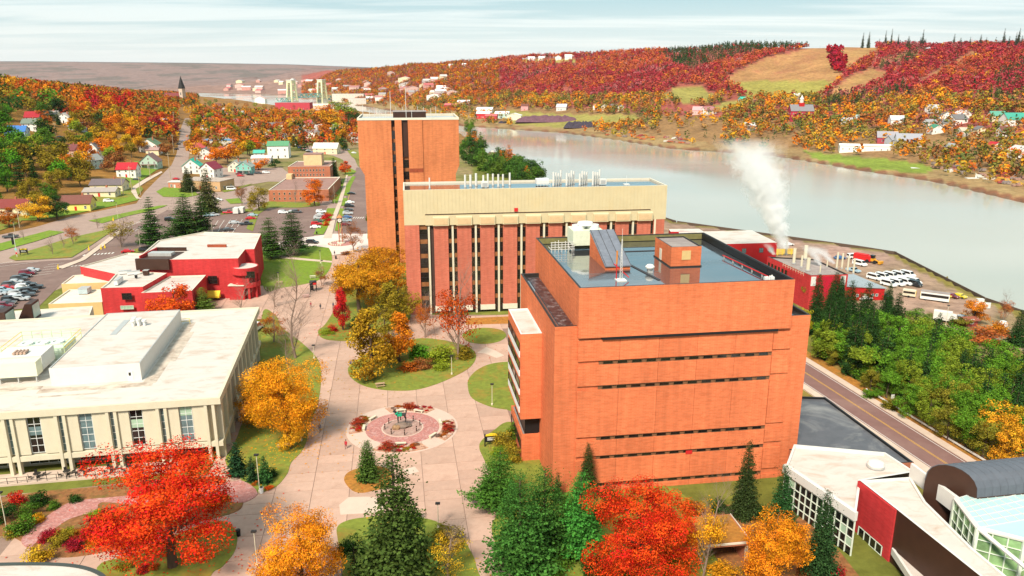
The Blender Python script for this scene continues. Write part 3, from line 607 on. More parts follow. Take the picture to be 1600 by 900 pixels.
def conifer(seed, layers, per, rad=.2, base=.06, droop=.35, ls=.02, sub=5, ragged=.25, expo=.9):
    """whorls of drooping boughs, each bough a spray of needle tufts"""
    rng = np.random.default_rng(seed); Pts = []; out = []; lvr = []; lvg = []; S = []
    for i in range(layers):
        f = (i + rng.uniform(-.3, .3)) / layers; z = base + (1 - base) * f; R = rad * max(1 - f, .02) ** expo * rng.uniform(1 - ragged, 1 + ragged * .6) + .006
        for k in range(max(4, int(per * (1 - .55 * f)))):
            az = rng.uniform(0, 6.283); L_ = R * rng.uniform(.7, 1.12); bv = rng.uniform(.2, .85); bh = rng.uniform(.25, .75)
            m = max(2, int(sub * (.45 + L_ / rad)))
            for j in range(m):
                t_ = (j + .35) / m; side = rng.normal() * .05 * (1.15 - t_) * (rad / .2)
                x = L_ * t_; zz = z - droop * x * (0.5 + .6 * t_) + .03 * (1 - t_) * 0 + rng.normal() * .004
                Pts.append((x * math.cos(az) - side * math.sin(az), x * math.sin(az) + side * math.cos(az), zz)); out.append((math.cos(az) * .3, math.sin(az) * .3, .55))
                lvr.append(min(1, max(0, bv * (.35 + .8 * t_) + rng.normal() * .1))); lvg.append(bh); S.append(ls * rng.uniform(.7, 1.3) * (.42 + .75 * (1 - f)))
    Pts = np.array(Pts); V, Q = leafquads(Pts, np.array(S), rng, .15, np.array(out))
    return npmesh('needle_crown', V, Q, M_needle, lvattr(np.array(lvr), np.array(lvg)))
T_BH = [broad(s, 420, 48, .0086, base=b0, rad=r0, lobes=l0, spread=.042) for s, b0, r0, l0 in ((1, .04, .44, 13), (2, .05, .42, 11), (3, .06, .41, 12))]
T_BX = [broad(s, 760, 54, .0058, base=b0, rad=.42, lobes=14, spread=.036) for s, b0 in ((5, .05), (6, .04))]
T_BM = [broad(s, 190, 30, .015, base=.06, rad=.42, lobes=8, spread=.05) for s in (11, 12, 13, 14)]
T_BL = [broad(s, 95, 16, .030, base=.1, rad=.43, lobes=6, spread=.08) for s in (21, 22, 23)]
T_BC = [broad(s, 300, 26, .0135, base=.05, rad=.34, lobes=8, shape='cone', spread=.05) for s in (31, 32)]
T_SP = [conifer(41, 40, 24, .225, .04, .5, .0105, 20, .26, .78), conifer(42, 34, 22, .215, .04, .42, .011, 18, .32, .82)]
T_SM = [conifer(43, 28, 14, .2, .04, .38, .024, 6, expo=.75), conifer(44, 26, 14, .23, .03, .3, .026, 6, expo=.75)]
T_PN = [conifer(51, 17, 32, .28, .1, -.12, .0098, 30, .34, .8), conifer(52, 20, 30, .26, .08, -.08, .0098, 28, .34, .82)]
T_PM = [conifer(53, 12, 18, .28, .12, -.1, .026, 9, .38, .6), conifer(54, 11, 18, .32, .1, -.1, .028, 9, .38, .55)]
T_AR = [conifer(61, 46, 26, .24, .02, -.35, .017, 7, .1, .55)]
T_TR = [trunk_mesh(71), trunk_mesh(72), trunk_mesh(73)]
T_TC = [MB().tube((0, 0, -.01), (0, 0, .95), .016, .003, 7).mesh('trunk', M_bark)]
T_BR = [branchy(s, 4, .02, .12, (9, 6, 5, 4), (.40, .24, .14, .08), thin=1.0).mesh('bare_branches', M_barkG) for s in (81, 82)]
T_BU = [broad(s, 110, 18, .036, base=.0, rad=.55, lobes=5, spread=.1) for s in (91, 92)]
T_SPARSE = [broad(s, 120, 22, .012, base=.25, rad=.42, lobes=8, spread=.05) for s in (95, 96)]
TC = {'red': (0.46, 0.022, 0.014), 'crimson': (0.33, 0.016, 0.024), 'orange': (0.60, 0.17, 0.012), 'redorange': (0.56, 0.085, 0.012), 'gold': (0.58, 0.27, 0.014), 'yellow': (0.50, 0.31, 0.02), 'rust': (0.40, 0.105, 0.014),
      'olive': (0.26, 0.19, 0.018), 'lime': (0.22, 0.27, 0.02), 'green': (0.075, 0.15, 0.016), 'dark green': (0.028, 0.07, 0.014), 'brown': (0.27, 0.10, 0.03), 'pink': (0.34, 0.12, 0.10), 'grey': (0.26, 0.17, 0.13), 'bright green': (0.07, 0.19, 0.012)}
TREES = []
def tree(kind, loc, h, wd=None, col='orange', label=None, group=None, name=None, seed=None, tint=1.0, lean=0.0, rz=None):
    """kinds: bh hero broadleaf, bm mid, bl light, bc conical, sp/sm spruce, pn/pm pine, ar arborvitae, br bare, bs sparse, bu bush"""
    r_ = random.Random(seed if seed is not None else int(abs(loc[0] * 31 + loc[1] * 17)) + len(TREES))
    T = {'bx': T_BX, 'bh': T_BH, 'bm': T_BM, 'bl': T_BL, 'bc': T_BC, 'sp': T_SP, 'sm': T_SM, 'pn': T_PN, 'pm': T_PM, 'ar': T_AR, 'br': T_BR, 'bs': T_SPARSE, 'bu': T_BU}[kind]
    base_w = {'bx': .84, 'bh': .84, 'bm': .84, 'bl': .86, 'bc': .7, 'sp': .41, 'sm': .42, 'pn': .5, 'pm': .55, 'ar': .48, 'br': .8, 'bs': .84, 'bu': 1.1}[kind]
    nm = name or {'sp': 'spruce_tree', 'sm': 'spruce_tree', 'pn': 'pine_tree', 'pm': 'pine_tree', 'ar': 'arborvitae', 'br': 'bare_tree', 'bs': 'sparse_tree', 'bu': 'shrub'}.get(kind, 'autumn_tree')
    cat = {'arborvitae': 'shrub', 'shrub': 'shrub'}.get(nm, 'tree')
    sx = h if wd is None else wd / base_w; e = empty(nm, loc, r_.uniform(0, 6.28) if rz is None else rz, label, cat, group); e.scale = (sx, sx, h)
    if lean: e.rotation_euler[1] = lean
    c_ = TC[col] if isinstance(col, str) else col; k = tint * r_.uniform(1.0, 1.2)
    def part(n_, me):
        o = link(n_, me, e); o.color = (c_[0] * k, c_[1] * k, c_[2] * k, 1); return o
    if kind == 'br': part('branches', r_.choice(T_BR))
    elif kind == 'bs': part('branches', r_.choice(T_BR)); part('crown', r_.choice(T))
    elif kind == 'bu': part('foliage', r_.choice(T))
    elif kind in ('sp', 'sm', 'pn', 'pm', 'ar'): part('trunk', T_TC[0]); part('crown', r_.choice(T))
    else: part('trunk', r_.choice(T_TR)); part('crown', r_.choice(T))
    TREES.append((loc[0], loc[1], e)); return e
def inset(pts, t):
    """polygon (ccw) moved inward by t"""
    n = len(pts); out = []
    for i in range(n):
        p, a_, b_ = (np.array(pts[(i + k) % n][:2], float) for k in (0, -1, 1))
        d1 = (p - a_) / np.linalg.norm(p - a_); d2 = (b_ - p) / np.linalg.norm(b_ - p)
        n1 = np.array((-d1[1], d1[0])); n2 = np.array((-d2[1], d2[0])); m_ = n1 + n2; m_ /= max(np.dot(m_, n1), .35)
        out.append(tuple(p + m_ * t))
    return out
def walls(mb, pts, z0, z1, par=0.5, th=0.35, mi=0, mroof=1, mcap=0):
    """outer walls, parapet with a cap, sunken roof"""
    pts = [tuple(p[:2]) for p in pts]; n = len(pts); q = inset(pts, th); b_ = len(mb.v)
    mb.v += [(x, y, z0) for x, y in pts] + [(x, y, z1) for x, y in pts] + [(x, y, z1) for x, y in q] + [(x, y, z1 - par) for x, y in q]
    for i in range(n):
        j = (i + 1) % n
        for k, m_ in ((0, mi), (1, mcap), (2, mcap)): mb.f.append((b_ + k * n + i, b_ + k * n + j, b_ + (k + 1) * n + j, b_ + (k + 1) * n + i)); mb.m.append(m_)
    mb.f.append(tuple(b_ + 3 * n + i for i in range(n))); mb.m.append(mroof); return mb
class Frame:
    """a building's own axes: x along its front, y back, z up"""
    def __init__(s, org, deg): s.o = Vector((org[0], org[1], 0)); s.a = math.radians(deg)
    def l(s, px, py, z):
        p = Vector(U(px, py, z)) - s.o; c_, s_ = math.cos(s.a), math.sin(s.a); return (p.x * c_ + p.y * s_, -p.x * s_ + p.y * c_)
    def w(s, x, y, z=0):
        c_, s_ = math.cos(s.a), math.sin(s.a); return Vector((s.o.x + x * c_ - y * s_, s.o.y + x * s_ + y * c_, z))
    def root(s, name, label, cat='building', z=0): return empty(name, (s.o.x, s.o.y, z), s.a, label, cat)
    def poly(s, px, z): return ccw([s.l(a_, b_, z) for a_, b_ in px])
WC = {}
def win_mesh(w_, h_, nx=1, ny=1, glass=None, fr=None, ft=0.07, dep=0.10, gl2=None):
    """window: frame and bars around panes set back behind them (front faces -y)"""
    key = (round(w_, 2), round(h_, 2), nx, ny, (glass or M_glass).name, (fr or M_dark).name, ft, gl2 and gl2.name)
    if key in WC: return WC[key]
    mb = MB(); mb.box(-w_ / 2, w_ / 2, -.02, .05, 0, h_, 1)
    for i in range(nx + 1):
        x = -w_ / 2 + w_ * i / nx; mb.box(x - ft / 2, x + ft / 2, -dep, 0, 0, h_, 0)
    for j in range(ny + 1):
        z = h_ * j / ny; mb.box(-w_ / 2 - ft / 2, w_ / 2 + ft / 2, -dep * .8, 0, z - ft / 2, z + ft / 2, 0)
    WC[key] = mb.mesh('window', [fr or M_dark, glass or M_glass]); return WC[key]
def windows(parent, p0, p1, n, w_, h_, z, name='window', out=0.02, margin=0.0, **kw):
    """n windows along the wall p0->p1 (outside on the right hand of the direction)"""
    me = win_mesh(w_, h_, **kw); p0, p1 = Vector((p0[0], p0[1], 0)), Vector((p1[0], p1[1], 0)); d = (p1 - p0); L_ = d.length; d.normalize(); nr = Vector((d.y, -d.x, 0)); r = []
    for i in range(n):
        p = p0 + d * (margin + (L_ - 2 * margin) * (i + .5) / n) + nr * out
        o = link(name, me, parent); o.location = (p.x, p.y, z); o.rotation_euler = (0, 0, math.atan2(d.y, d.x)); r.append(o)
    return r
M_wet = bpy.data.materials.new('wet_dark_roof'); M_wet.use_nodes = True; t = M_wet.node_tree; b = t.nodes['Principled BSDF']
c = nn(t, 'ShaderNodeTexCoord'); mp = nn(t, 'ShaderNodeMapping'); mp.inputs['Scale'].default_value = (.5, 1.3, 1); L(t, c.outputs['Object'], mp.inputs[0])
n_ = nn(t, 'ShaderNodeTexNoise', Scale=0.12, Detail=6.0, Roughness=.6); L(t, mp.outputs[0], n_.inputs['Vector'])
r1 = nn(t, 'ShaderNodeMapRange'); L(t, n_.outputs['Fac'], r1.inputs[0])
for i_, v in ((1, .44), (2, .62), (3, .03), (4, .32)): r1.inputs[i_].default_value = v
L(t, r1.outputs[0], b.inputs['Roughness']); b.inputs['Base Color'].default_value = (0.05, 0.052, 0.056, 1); b.inputs['Specular IOR Level'].default_value = 1.0; b.inputs['Coat Weight'].default_value = 1.0; b.inputs['Coat Roughness'].default_value = .04; b.inputs['Coat IOR'].default_value = 1.7
n3 = nn(t, 'ShaderNodeTexNoise', Scale=1.2, Detail=3.0); L(t, c.outputs['Object'], n3.inputs['Vector']); bp = nn(t, 'ShaderNodeBump', Strength=.05, Distance=.03); L(t, n3.outputs['Fac'], bp.inputs['Height']); L(t, bp.outputs[0], b.inputs['Normal'])
E1 = Frame((6.55, 113.0), 8.5)
er = E1.root('laboratory_building', 'large orange brick laboratory block with window slits and a wet flat roof')
mb = MB(); W_, D_ = 41.7, 33.0
walls(mb, [(0, 0), (W_, 0), (W_, D_), (0, D_)], -6, 28.5, .7, .4, 0, 1, 2)
mb.build('lower_wall', [M_brickO, M_wet, M_dark], er)
mb = MB(); walls(mb, [(3.5, -.75), (38.0, -.75), (38.0, 36.6), (3.5, 36.6)], 26.7, 34.7, 1.3, .35, 0, 1, 2); mb.build('upper_wall', [M_brickO, M_wet, M_dark], er)
prow = [(26.2, 22.75), (22.0, 18.6), (17.85, 9.85), (9.1, 6.45), (5.75, 1.55), (0.85, -5.5)]
for r_, (zt, zb) in enumerate(prow):
    for k in range(5):
        x0, x1 = 4.0 + k * 6.3, 4.0 + (k + 1) * 6.3 - .05
        MB().box(x0 if k else 3.6, x1, -.32, .02, zb, zt).build('facing_panel', M_brickO, er)
    MB().box(35.6, 38.6, -.22, .02, zb + .3, zt - .1).build('facing_panel', M_brickO, er)
for zt, ht, n, x0, x1 in ((22.6, .55, 12, 7.3, 35.3), (18.45, .55, 12, 7.3, 35.3), (9.7, .55, 12, 7.3, 35.3), (6.3, .5, 12, 7.3, 35.3), (1.4, .5, 12, 7.3, 35.3)):
    MB().box(x0 - .3, x1 + .3, -.06, .03, zt - ht - .5, zt + .1).build('slit_recess', mat('slit_frame', (.17, .085, .04), .6), er)
    windows(er, (x0, -.07), (x1, -.07), n, (x1 - x0) / n - .7, ht, zt - ht, fr=mat('slit_frame', (0, 0, 0)), ft=.08)
MB().box(7.3, 36, -.70, -.1, 26.25, 26.62).build('overhang_shade', M_black, er)  # black strip painting in the shadow under the upper block's bottom edge
mb = MB(); walls(mb, [(-3.6, 10.4), (.02, 10.4), (.02, 24.8), (-3.6, 24.8)], 8.6, 24.0, .25, .25, 0, 1, 2); mb.build('bay_wall', [M_brickO, M_roofW, M_lgrey], er)
for zz in (19.6, 16.2, 12.8, 9.5):
    MB().box(-3.75, -3.58, 11.2, 24.2, zz, zz + 1.1).build('bay_sill', M_lgrey, er)
    windows(er, (-3.62, 24.2), (-3.62, 11.2), 3, 4.1, 1.4, zz + 1.15, fr=M_bronze)
mb = MB(); walls(mb, [(-3.2, 11.5), (.02, 11.5), (.02, 24), (-3.2, 24)], -2, 5.2, .2, .25, 0, 1, 0); mb.build('entrance_wall', [M_brickO, M_roofG], er)
MB().box(-2.6, 0.0, 11.9, 23.5, 5.0, 8.6).build('entrance_recess', M_black, er)
windows(er, (-3.22, 23.5), (-3.22, 12), 3, 3.2, 1.6, 2.2, fr=M_bronze)
MB().box(1.2, 3.3, .8, 31.5, 27.82, 27.95).build('gravel_strip', mat('damp_gravel', (0.05, 0.022, 0.022), .35, .8, 1.2, dirt=(.3, .28, .28), dscale=.9, damt=.9), er)
MB().box(37.45, 37.64, -.4, 36.2, 33.5, 34.6).build('parapet_liner', M_black, er); MB().box(3.9, 37.4, 36.1, 36.22, 33.5, 34.55).build('parapet_liner', mat('parapet_stain', (.18, .16, .06), .9, .2, 1), er)
RZ1 = 33.4
rt = E1
x0, y0 = rt.l(1058, 414, RZ1); 
sh = tag(empty('stair_head', rt.w(23.2, 14.5, RZ1), rt.a), 'small brick stair head with grey roof on the laboratory roof', 'roof hut')
mb = MB(); walls(mb, [(0, 0), (5.4, 0), (5.4, 8.6), (0, 8.6)], 0, 3.6, .2, .2, 0, 1, 2); mb.build('wall', [M_brickO, M_roofG, M_dark], sh); MB().box(1.9, 3.5, -.08, .05, 1.3, 2.9).build('louvre', mat('louvre', (.6, .42, .18), .6), sh); MB().box(-.06, .03, 4.8, 5.9, .1, 2.2).build('door', M_conc, sh); MB().box(-.15, 5.55, -.15, 8.75, -.02, .2).build('flashing', M_dark, sh)
sk = tag(empty('skylight_shed', rt.w(11.6, 14.5, RZ1), rt.a), 'brick shed with sloping dark glazed top on the laboratory roof', 'roof hut')
mb = MB(); mb.add([(0, 0, 0), (4.4, 0, 0), (4.4, 11, 0), (0, 11, 0), (0, 0, .7), (4.4, 0, .7), (4.4, 11, 4.6), (0, 11, 4.6)], [(0, 1, 5, 4), (1, 2, 6, 5), (2, 3, 7, 6), (3, 0, 4, 7)]); mb.build('wall', M_brickO, sk)
g_ = MB(); g_.add([(-.1, -.25, .75), (4.5, -.25, .75), (4.5, 11.1, 4.75), (-.1, 11.1, 4.75), (-.1, -.25, .55), (4.5, -.25, .55), (4.5, 11.1, 4.55), (-.1, 11.1, 4.55)], [(0, 1, 2, 3), (4, 7, 6, 5), (0, 4, 5, 1), (1, 5, 6, 2), (2, 6, 7, 3), (3, 7, 4, 0)]); g_.build('glazing', mat('slate_panel', (.16, .17, .2), .35, .2, 1), sk)
for k in range(4): MB().add([(k * 1.45 + .02, -.2, .78), (k * 1.45 + .1, -.2, .78), (k * 1.45 + .1, 11, 4.8), (k * 1.45 + .02, 11, 4.8)], [(0, 1, 2, 3)]).build('glazing_bar', M_dark, sk)
ct = tag(empty('cooling_tower', rt.w(9.4, 29.5, RZ1), rt.a), 'pale cooling tower with round fans and white pipe rack on the laboratory roof', 'cooling tower')
MB().box(0, 5.8, 0, 5, 1.0, 3.8).build('casing', mat('pale_casing', (.62, .66, .50), .6, .12, 1.2), ct)
for k in (0, 1): MB().lathe([(1.25, 3.8), (1.2, 4.5), (1.0, 4.5), (1.0, 4.1)], 20, (1.5 + 2.8 * k, 2.5, 0)).build('fan_shroud', M_lgrey, ct)
MB().lathe([(1.6, 4.5), (1.4, 5.0), (.2, 5.1)], 18, (2.9, 2.6, 0)).build('fan_cover', M_lgrey, ct)
for k in range(4): MB().box((k % 2) * 5.5 + .05, (k % 2) * 5.5 + .25, (k // 2) * 4.7 + .05, (k // 2) * 4.7 + .25, 0, 1.0).build('leg', M_grey, ct)
for k in range(7): MB().tube((-4.2 + k * .65, -.5, 0), (-4.2 + k * .65, -.5, 1.9 + .2 * (k % 3)), .06, n=5).build('pipe', M_white, ct)
for k in range(4): MB().tube((-4.4, -.5, .5 + k * .45), (.2, -.5, .5 + k * .45), .06, n=5).build('pipe', M_white, ct)
for k in range(3): MB().tube((-4.2 + 1.9 * k, -.5, .4), (-4.2 + 1.9 * k, 2.5, .4), .06, n=5).build('pipe', M_white, ct)
def mast(name, loc, h, label, m=None, r=.05, lattice=False, base=True, group=None, cat='mast'):
    e = empty(name, loc, G, label, cat, group)
    if lattice:
        for q in range(3):
            a0 = q * 2.094; MB().tube((.28 * math.cos(a0), .28 * math.sin(a0), 0), (.06 * math.cos(a0), .06 * math.sin(a0), h * .8), .03, n=4).build('strut', M_white, e)
        mb = MB()
        for i in range(14):
            z = h * .8 * i / 14; rr_ = .28 - .22 * i / 14
            for q in range(3): a0, a1 = q * 2.094, (q + 1) * 2.094; mb.tube((rr_ * math.cos(a0), rr_ * math.sin(a0), z), (rr_ * math.cos(a1), rr_ * math.sin(a1), z + h * .8 / 14), .018, n=3)
        mb.build('bracing', M_white, e); MB().tube((0, 0, h * .78), (0, 0, h), .025, n=4).build('whip', M_white, e)
    else: MB().tube((0, 0, 0), (0, 0, h), r, r * .6, 6).build('pole', m or M_white, e)
    if base: MB().box(-.8, .8, -.8, .8, 0, .15).build('base', M_lgrey, e)
    return e
mast('lattice_mast', rt.w(12.3, 7.5, RZ1), 8.5, 'slender white lattice mast on the laboratory roof', lattice=True)
e = tag(empty('signal_post', rt.w(11.7, 8.0, RZ1), rt.a), 'yellow and dark red post with a slanting red stay beside the lattice mast', 'mast')
MB().tube((0, 0, 0), (0, 0, 2.6), .09, n=6).build('lower_post', M_redp, e); MB().tube((0, 0, 2.6), (0, 0, 4.8), .12, n=6).build('upper_post', mat('orange_paint', (.6, .2, .02), .6), e); MB().tube((-.4, .2, 2.6), (2.0, -.4, .4), .09, n=6).build('stay', M_redp, e)
e = tag(empty('roof_vent', rt.w(18.6, 11.8, RZ1), rt.a), 'white hooded vent standing in the wet roof', 'vent'); MB().box(-.4, .4, -.4, .4, 0, .7).build('stem', M_grey, e); MB().lathe([(.7, .7), (.8, 1.0), (.5, 1.35), (.1, 1.45)], 12).build('hood', M_white, e)
e = tag(empty('roof_dome', rt.w(29.8, 25, RZ1), rt.a), 'pale egg-shaped radome behind the brick stair head', 'antenna'); MB().lathe([(.4, 0), (.9, .6), (1.0, 1.3), (.75, 2.2), (.1, 2.7)], 14).build('dome', M_white, e, True); MB().box(-.5, .5, -.5, .5, 0, .3).build('plinth', M_conc, e)
e = tag(empty('roof_pipe_run', rt.w(36.2, 3, RZ1), rt.a), 'red pipe run along the right parapet of the laboratory roof', 'pipe'); MB().tube((-1.2, 17, .5), (0, 0, .5), .1, n=6).build('pipe', M_redp, e)
for k in range(6): MB().box(-1.25 + k * .24 , -1.05 + k * .24, 16.4 - k * 3.3, 16.6 - k * 3.3, 0, .5).build('bracket', M_grey, e)
e = tag(empty('roof_valve_set', rt.w(34.6, 2.5, RZ1), rt.a), 'cluster of white pipes and valves near the front right of the wet roof', 'pipes')
for k in range(4): MB().tube((k * .35, .2 * (k % 2), 0), (k * .35 + .3, .3, .9 + .1 * k), .12, n=6).build('pipe', M_white, e)
for k in range(2): MB().box(k * 1.0 - .1, k * 1.0 + .5, -.3, .3, .5, 1.0).build('valve_box', M_lgrey, e)
for k, (lx, ly, hx, hy) in enumerate(((17, 8, .5, 19), (24, 27.5, 13, .45))):
    tag(MB().cbox((0, 0, .05), (hx, hy, .06)).build('walkway_strip', mat('dark_mat', (.05, .05, .055), .7)), ['dark walkway strip running back across the wet roof', 'dark walkway strip crossing behind the stair head'][k], 'walkway'); o = bpy.data.objects['walkway_strip' if k == 0 else 'walkway_strip.001']; o.location = rt.w(lx, ly + 8 * (k == 0), RZ1 + .02); o.rotation_euler = (0, 0, rt.a + (.16 if k == 0 else 0))
tag(place(MB().box(-.55, .55, -.06, .0, -.3, .3).build('facade_plate', M_redp), rt.w(22.6, -.34, 5.95), rt.a), 'small red plate on the lowest visible window slit', 'sign')
S1 = Frame((-29.3, 210.0), 7.5); s_r = S1.root('science_building', 'long rose brick building with tall window slots under a cream metal top')
W2, D2 = 73.5, 15.0
MB().box(.6, 72.6, .06, D2, -2, 26).build('core_wall', mat('dark_core', (.06, .035, .028), .6), s_r)
mb = MB(); walls(mb, [(-.1, -.6), (W2, -.6), (W2, D2 + .4), (-.1, D2 + .4)], 25.6, 35.2, .5, .4, 0, 1, 2); mb.build('cream_top', [M_cream, M_wet, M_conc], s_r)
for i in range(74): MB().box(i * 1.0 - .05, i * 1.0 + .03, -.66, -.58, 28.6, 35.1).build('panel_rib', M_cream, s_r)
MB().box(5.6, 68.8, -1.0, -.55, 25.5, 28.5).build('spandrel_band', M_cream, s_r); MB().box(5.6, 68.8, -1.04, -.95, 28.35, 28.62).build('band_edge', M_bronze, s_r)
PI_ = []
pier_me = MB().box(0, 3.95, -.55, 1.0, 2.2, 25.6).mesh('pier', M_brickP); cap_me = MB().box(-.1, 4.05, -.62, 1.0, .8, 2.3).mesh('pier_foot', M_conc)
bx_me = MB().box(-.2, 4.15, -1.45, -.9, 25.4, 27.6).add([(-.2, -1.45, 27.6), (4.15, -1.45, 27.6), (4.15, -.9, 28.0), (-.2, -.9, 28.0)], [(0, 1, 2, 3)]).box(.15, 3.8, -1.52, -1.44, 25.7, 27.3, 1).mesh('vent_hood', [M_cream, mat('hood_panel', (.58, .40, .22), .7)])
MB().box(-.05, 3.9, -.56, D2, -2, 25.6).build('end_pier', M_brickP, s_r); MB().box(70.0, 73.2, -.56, D2, -2, 25.6).build('end_pier', M_brickP, s_r)
fin_me = MB().box(-.26, .26, -.6, .6, -1, 25.6).mesh('fin', M_creamL)
slot_w = 1.35
def slotwin(w_):
    mb = MB(); 
    for k in range(6):
        z = 1.2 + k * 4.05; mb.box(-w_ / 2, w_ / 2, -.02, .1, z, z + 2.75, 1); mb.box(-w_ / 2, w_ / 2, -.06, .1, z + 2.75, z + 4.05, 2); mb.box(-w_ / 2, w_ / 2, -.1, .1, z + 2.70, z + 2.82, 0); mb.box(-w_ / 2, w_ / 2, -.1, .1, z + 1.3, z + 1.38, 0)
    return mb.mesh('window_strip', [M_dark, M_glass, mat('bronze_spandrel', (.25, .10, .035), .5, .3, .8)])
sw_me = slotwin(slot_w)
sw2 = slotwin(2.2); o = link('window_strip', sw2, s_r); o.location = (5.0, -.05, 0)
for k in range(10):
    x = 7.85 + k * 6.38
    o = link('pier', pier_me, s_r); o.location = (x, 0, 0); o = link('pier_foot', cap_me, s_r); o.location = (x, 0, 0); o = link('vent_hood', bx_me, s_r); o.location = (x, 0, 0)
    if k == 0:
        o = link('fin', fin_me, s_r); o.location = (x - 1.35, 0, 0)
    xg = x + 3.95; g2 = 2.43
    o = link('fin', fin_me, s_r); o.location = (xg + g2 / 2, 0, 0)
    for q in (.47, g2 - .47):
        o = link('window_strip', sw_me, s_r); o.location = (xg + q, -.05, 0); o.scale = (.7, 1, 1)
windows(s_r, (7.9, .0), (70, .0), 12, 4.6, 2.2, -.6, nx=5, ny=2, fr=M_dark, glass=M_glass)
tag(place(MB().box(-.5, .5, -.1, 0, 0, 1.0).build('alarm_box', M_redp), S1.w(30.6, -.68, 28.75), S1.a), 'small red box on the cream top of the science building', 'box')
ZR = 34.72
stack_me = {}
def fume(i, x, y, h, r, label, grp):
    e = empty('fume_stack', S1.w(x, y, ZR), S1.a, label, 'vent stack', grp)
    MB().lathe([(r, 0), (r, h), (r * .8, h), (r * .8, h - .3)], 8).build('stack', M_white, e); MB().lathe([(r * 1.5, 0), (r * 1.5, .25)], 8).build('collar', M_grey, e)
xs = [17.1, 18.7, 20.4, 22.2, 23.6, 25.2, 26.4, 27.9, 30.0]
for i, x in enumerate(xs): fume(i, x, 5.5 + (i % 3) * 1.4, 3.6 - .2 * (i % 2), .27 + .06 * (i in (1, 2)), f'white fume stack, {ORD[i]} from the left in the left roof cluster', 'fume stacks on the science building')
fume(0, 7.2, 5, 3.0, .2, 'lone thin white stack near the left end of the cream roof', 'fume stacks on the science building')
for i in range(16): fume(i, 42.0 + i * .95, 5.0 + (i % 4) * 1.3, 4.0 - .3 * (i % 3), .26, f'white fume stack, {ORD[i]} from the left in the right roof cluster', 'fume stacks on the science building')
for x, y, lb in ((21.5, 4.2, 'white square fan box among the left fume stacks'), (55.5, 5.5, 'white square fan box among the right fume stacks')):
    e = empty('fan_box', S1.w(x, y, ZR), S1.a, lb, 'vent'); MB().box(0, 2.0, 0, 1.4, .2, 1.7).build('casing', M_white, e); MB().box(.3, 1.7, -.05, 0, .4, 1.4).build('grille', M_grey, e)
e = empty('pipe_rack', S1.w(37.5, 5, ZR), S1.a, 'white pipe rack and louvred unit between the two stack clusters', 'pipes')
MB().box(0, 3.6, 2, 4.5, .4, 1.8).build('unit', M_lgrey, e)
for k in range(5): MB().tube((k * .9, 0, 0), (k * .9, 0, 1.5), .06, n=5).build('post', M_white, e)
for k in range(3): MB().tube((0, 0, .5 + k * .5), (3.6, 0, .5 + k * .5), .06, n=5).build('rail', M_white, e)
mast('roof_mast', S1.w(63.5, 6, ZR), 2.6, 'small mast near the right end of the cream roof')
e = empty('glass_canopy', S1.w(-2.2, 6, 0), S1.a, 'curved glass canopy beside the left end of the science building', 'canopy')
mb = MB(); prof = [(4 * math.cos(q), 3.4 * math.sin(q)) for q in np.linspace(math.pi * .5, math.pi, 8)]
for i, (a_, b_) in enumerate(zip(prof[:-1], prof[1:])):
    g_ = MB().add([(a_[0], 0, a_[1]), (b_[0], 0, b_[1]), (b_[0], 6, b_[1]), (a_[0], 6, a_[1])], [(0, 1, 2, 3)]).build('pane', M_glassB, e)
for y in (0, 2, 4, 6):
    mb = MB()
    for a_, b_ in zip(prof[:-1], prof[1:]): mb.tube((a_[0], y, a_[1]), (b_[0], y, b_[1]), .08, n=5)
    mb.build('rib', M_dark, e)
T1 = Frame((-51.0, 270.0), 7.5); tr_ = T1.root('brick_tower_block', 'tall orange brick tower with two dark vertical window slots')
HTW = 50.8; D3 = 27
def twall(x0, x1, y0, nm='wall', z0=-2, z1=HTW): return MB().box(x0, x1, y0, D3 - .5, z0, z1 - .7).build(nm, M_brickT, tr_)
MB().box(1, 31, 1.6, D3 - 1, -2, HTW - .9).build('core', M_bronze, tr_)
def flare(x0, x1, xo, side):
    zf0, zf1 = 31.5, 34.5; mb = MB()
    if side < 0: prof = [(x0, -2), (x0, zf0), (xo, zf1), (xo, HTW - .7), (x1, HTW - .7), (x1, -2)]
    else: prof = [(x1, -2), (x0, -2), (x0, HTW - .7), (xo, HTW - .7), (xo, zf1), (x1, zf0)][::-1][::-1]
    n = len(prof); V = [(x, 0, z) for x, z in prof] + [(x, D3, z) for x, z in prof]
    mb.add(V, [tuple(range(n)) if side > 0 else tuple(reversed(range(n)))] + [tuple(range(n, 2 * n)) if side < 0 else tuple(reversed(range(n, 2 * n)))] + [(i, (i + 1) % n, n + (i + 1) % n, n + i) for i in range(n)])
    bmx = bmesh.new(); me = mb.mesh('wall', M_brickT); bmx.from_mesh(me); bmesh.ops.recalc_face_normals(bmx, faces=bmx.faces[:]); bmx.to_mesh(me); bmx.free(); return link('side_wall', me, tr_)
flare(.2, 9.9, -1.4, -1); flare(20.4, 31.6, 32.9, 1)
MB().box(11.1, 13.4, -.2, 8, -2, HTW - .7).build('middle_pier', M_brickT, tr_)
MB().box(15.5, 20.4, -.35, 8, -2, HTW - .7).build('middle_pier', M_brickT, tr_)
MB().box(15.6, 20.35, -.38, -.3, 32.2, 33.6).build('dark_band', mat('brick_dark', (.28, .06, .025), .9, .2, 1), tr_)
me1 = slotwin(1.0); me2 = slotwin(1.9)
for k in range(2):
    o = link('window_strip', me1, tr_); o.location = (10.5, 1.2, k * 24.2 - 2); o = link('window_strip', me2, tr_); o.location = (14.45, 1.2, k * 24.2 - 12)
MB().box(13.5, 15.4, .6, 1.3, 37.5, HTW - .8).build('blind_panel', M_bronze, tr_)
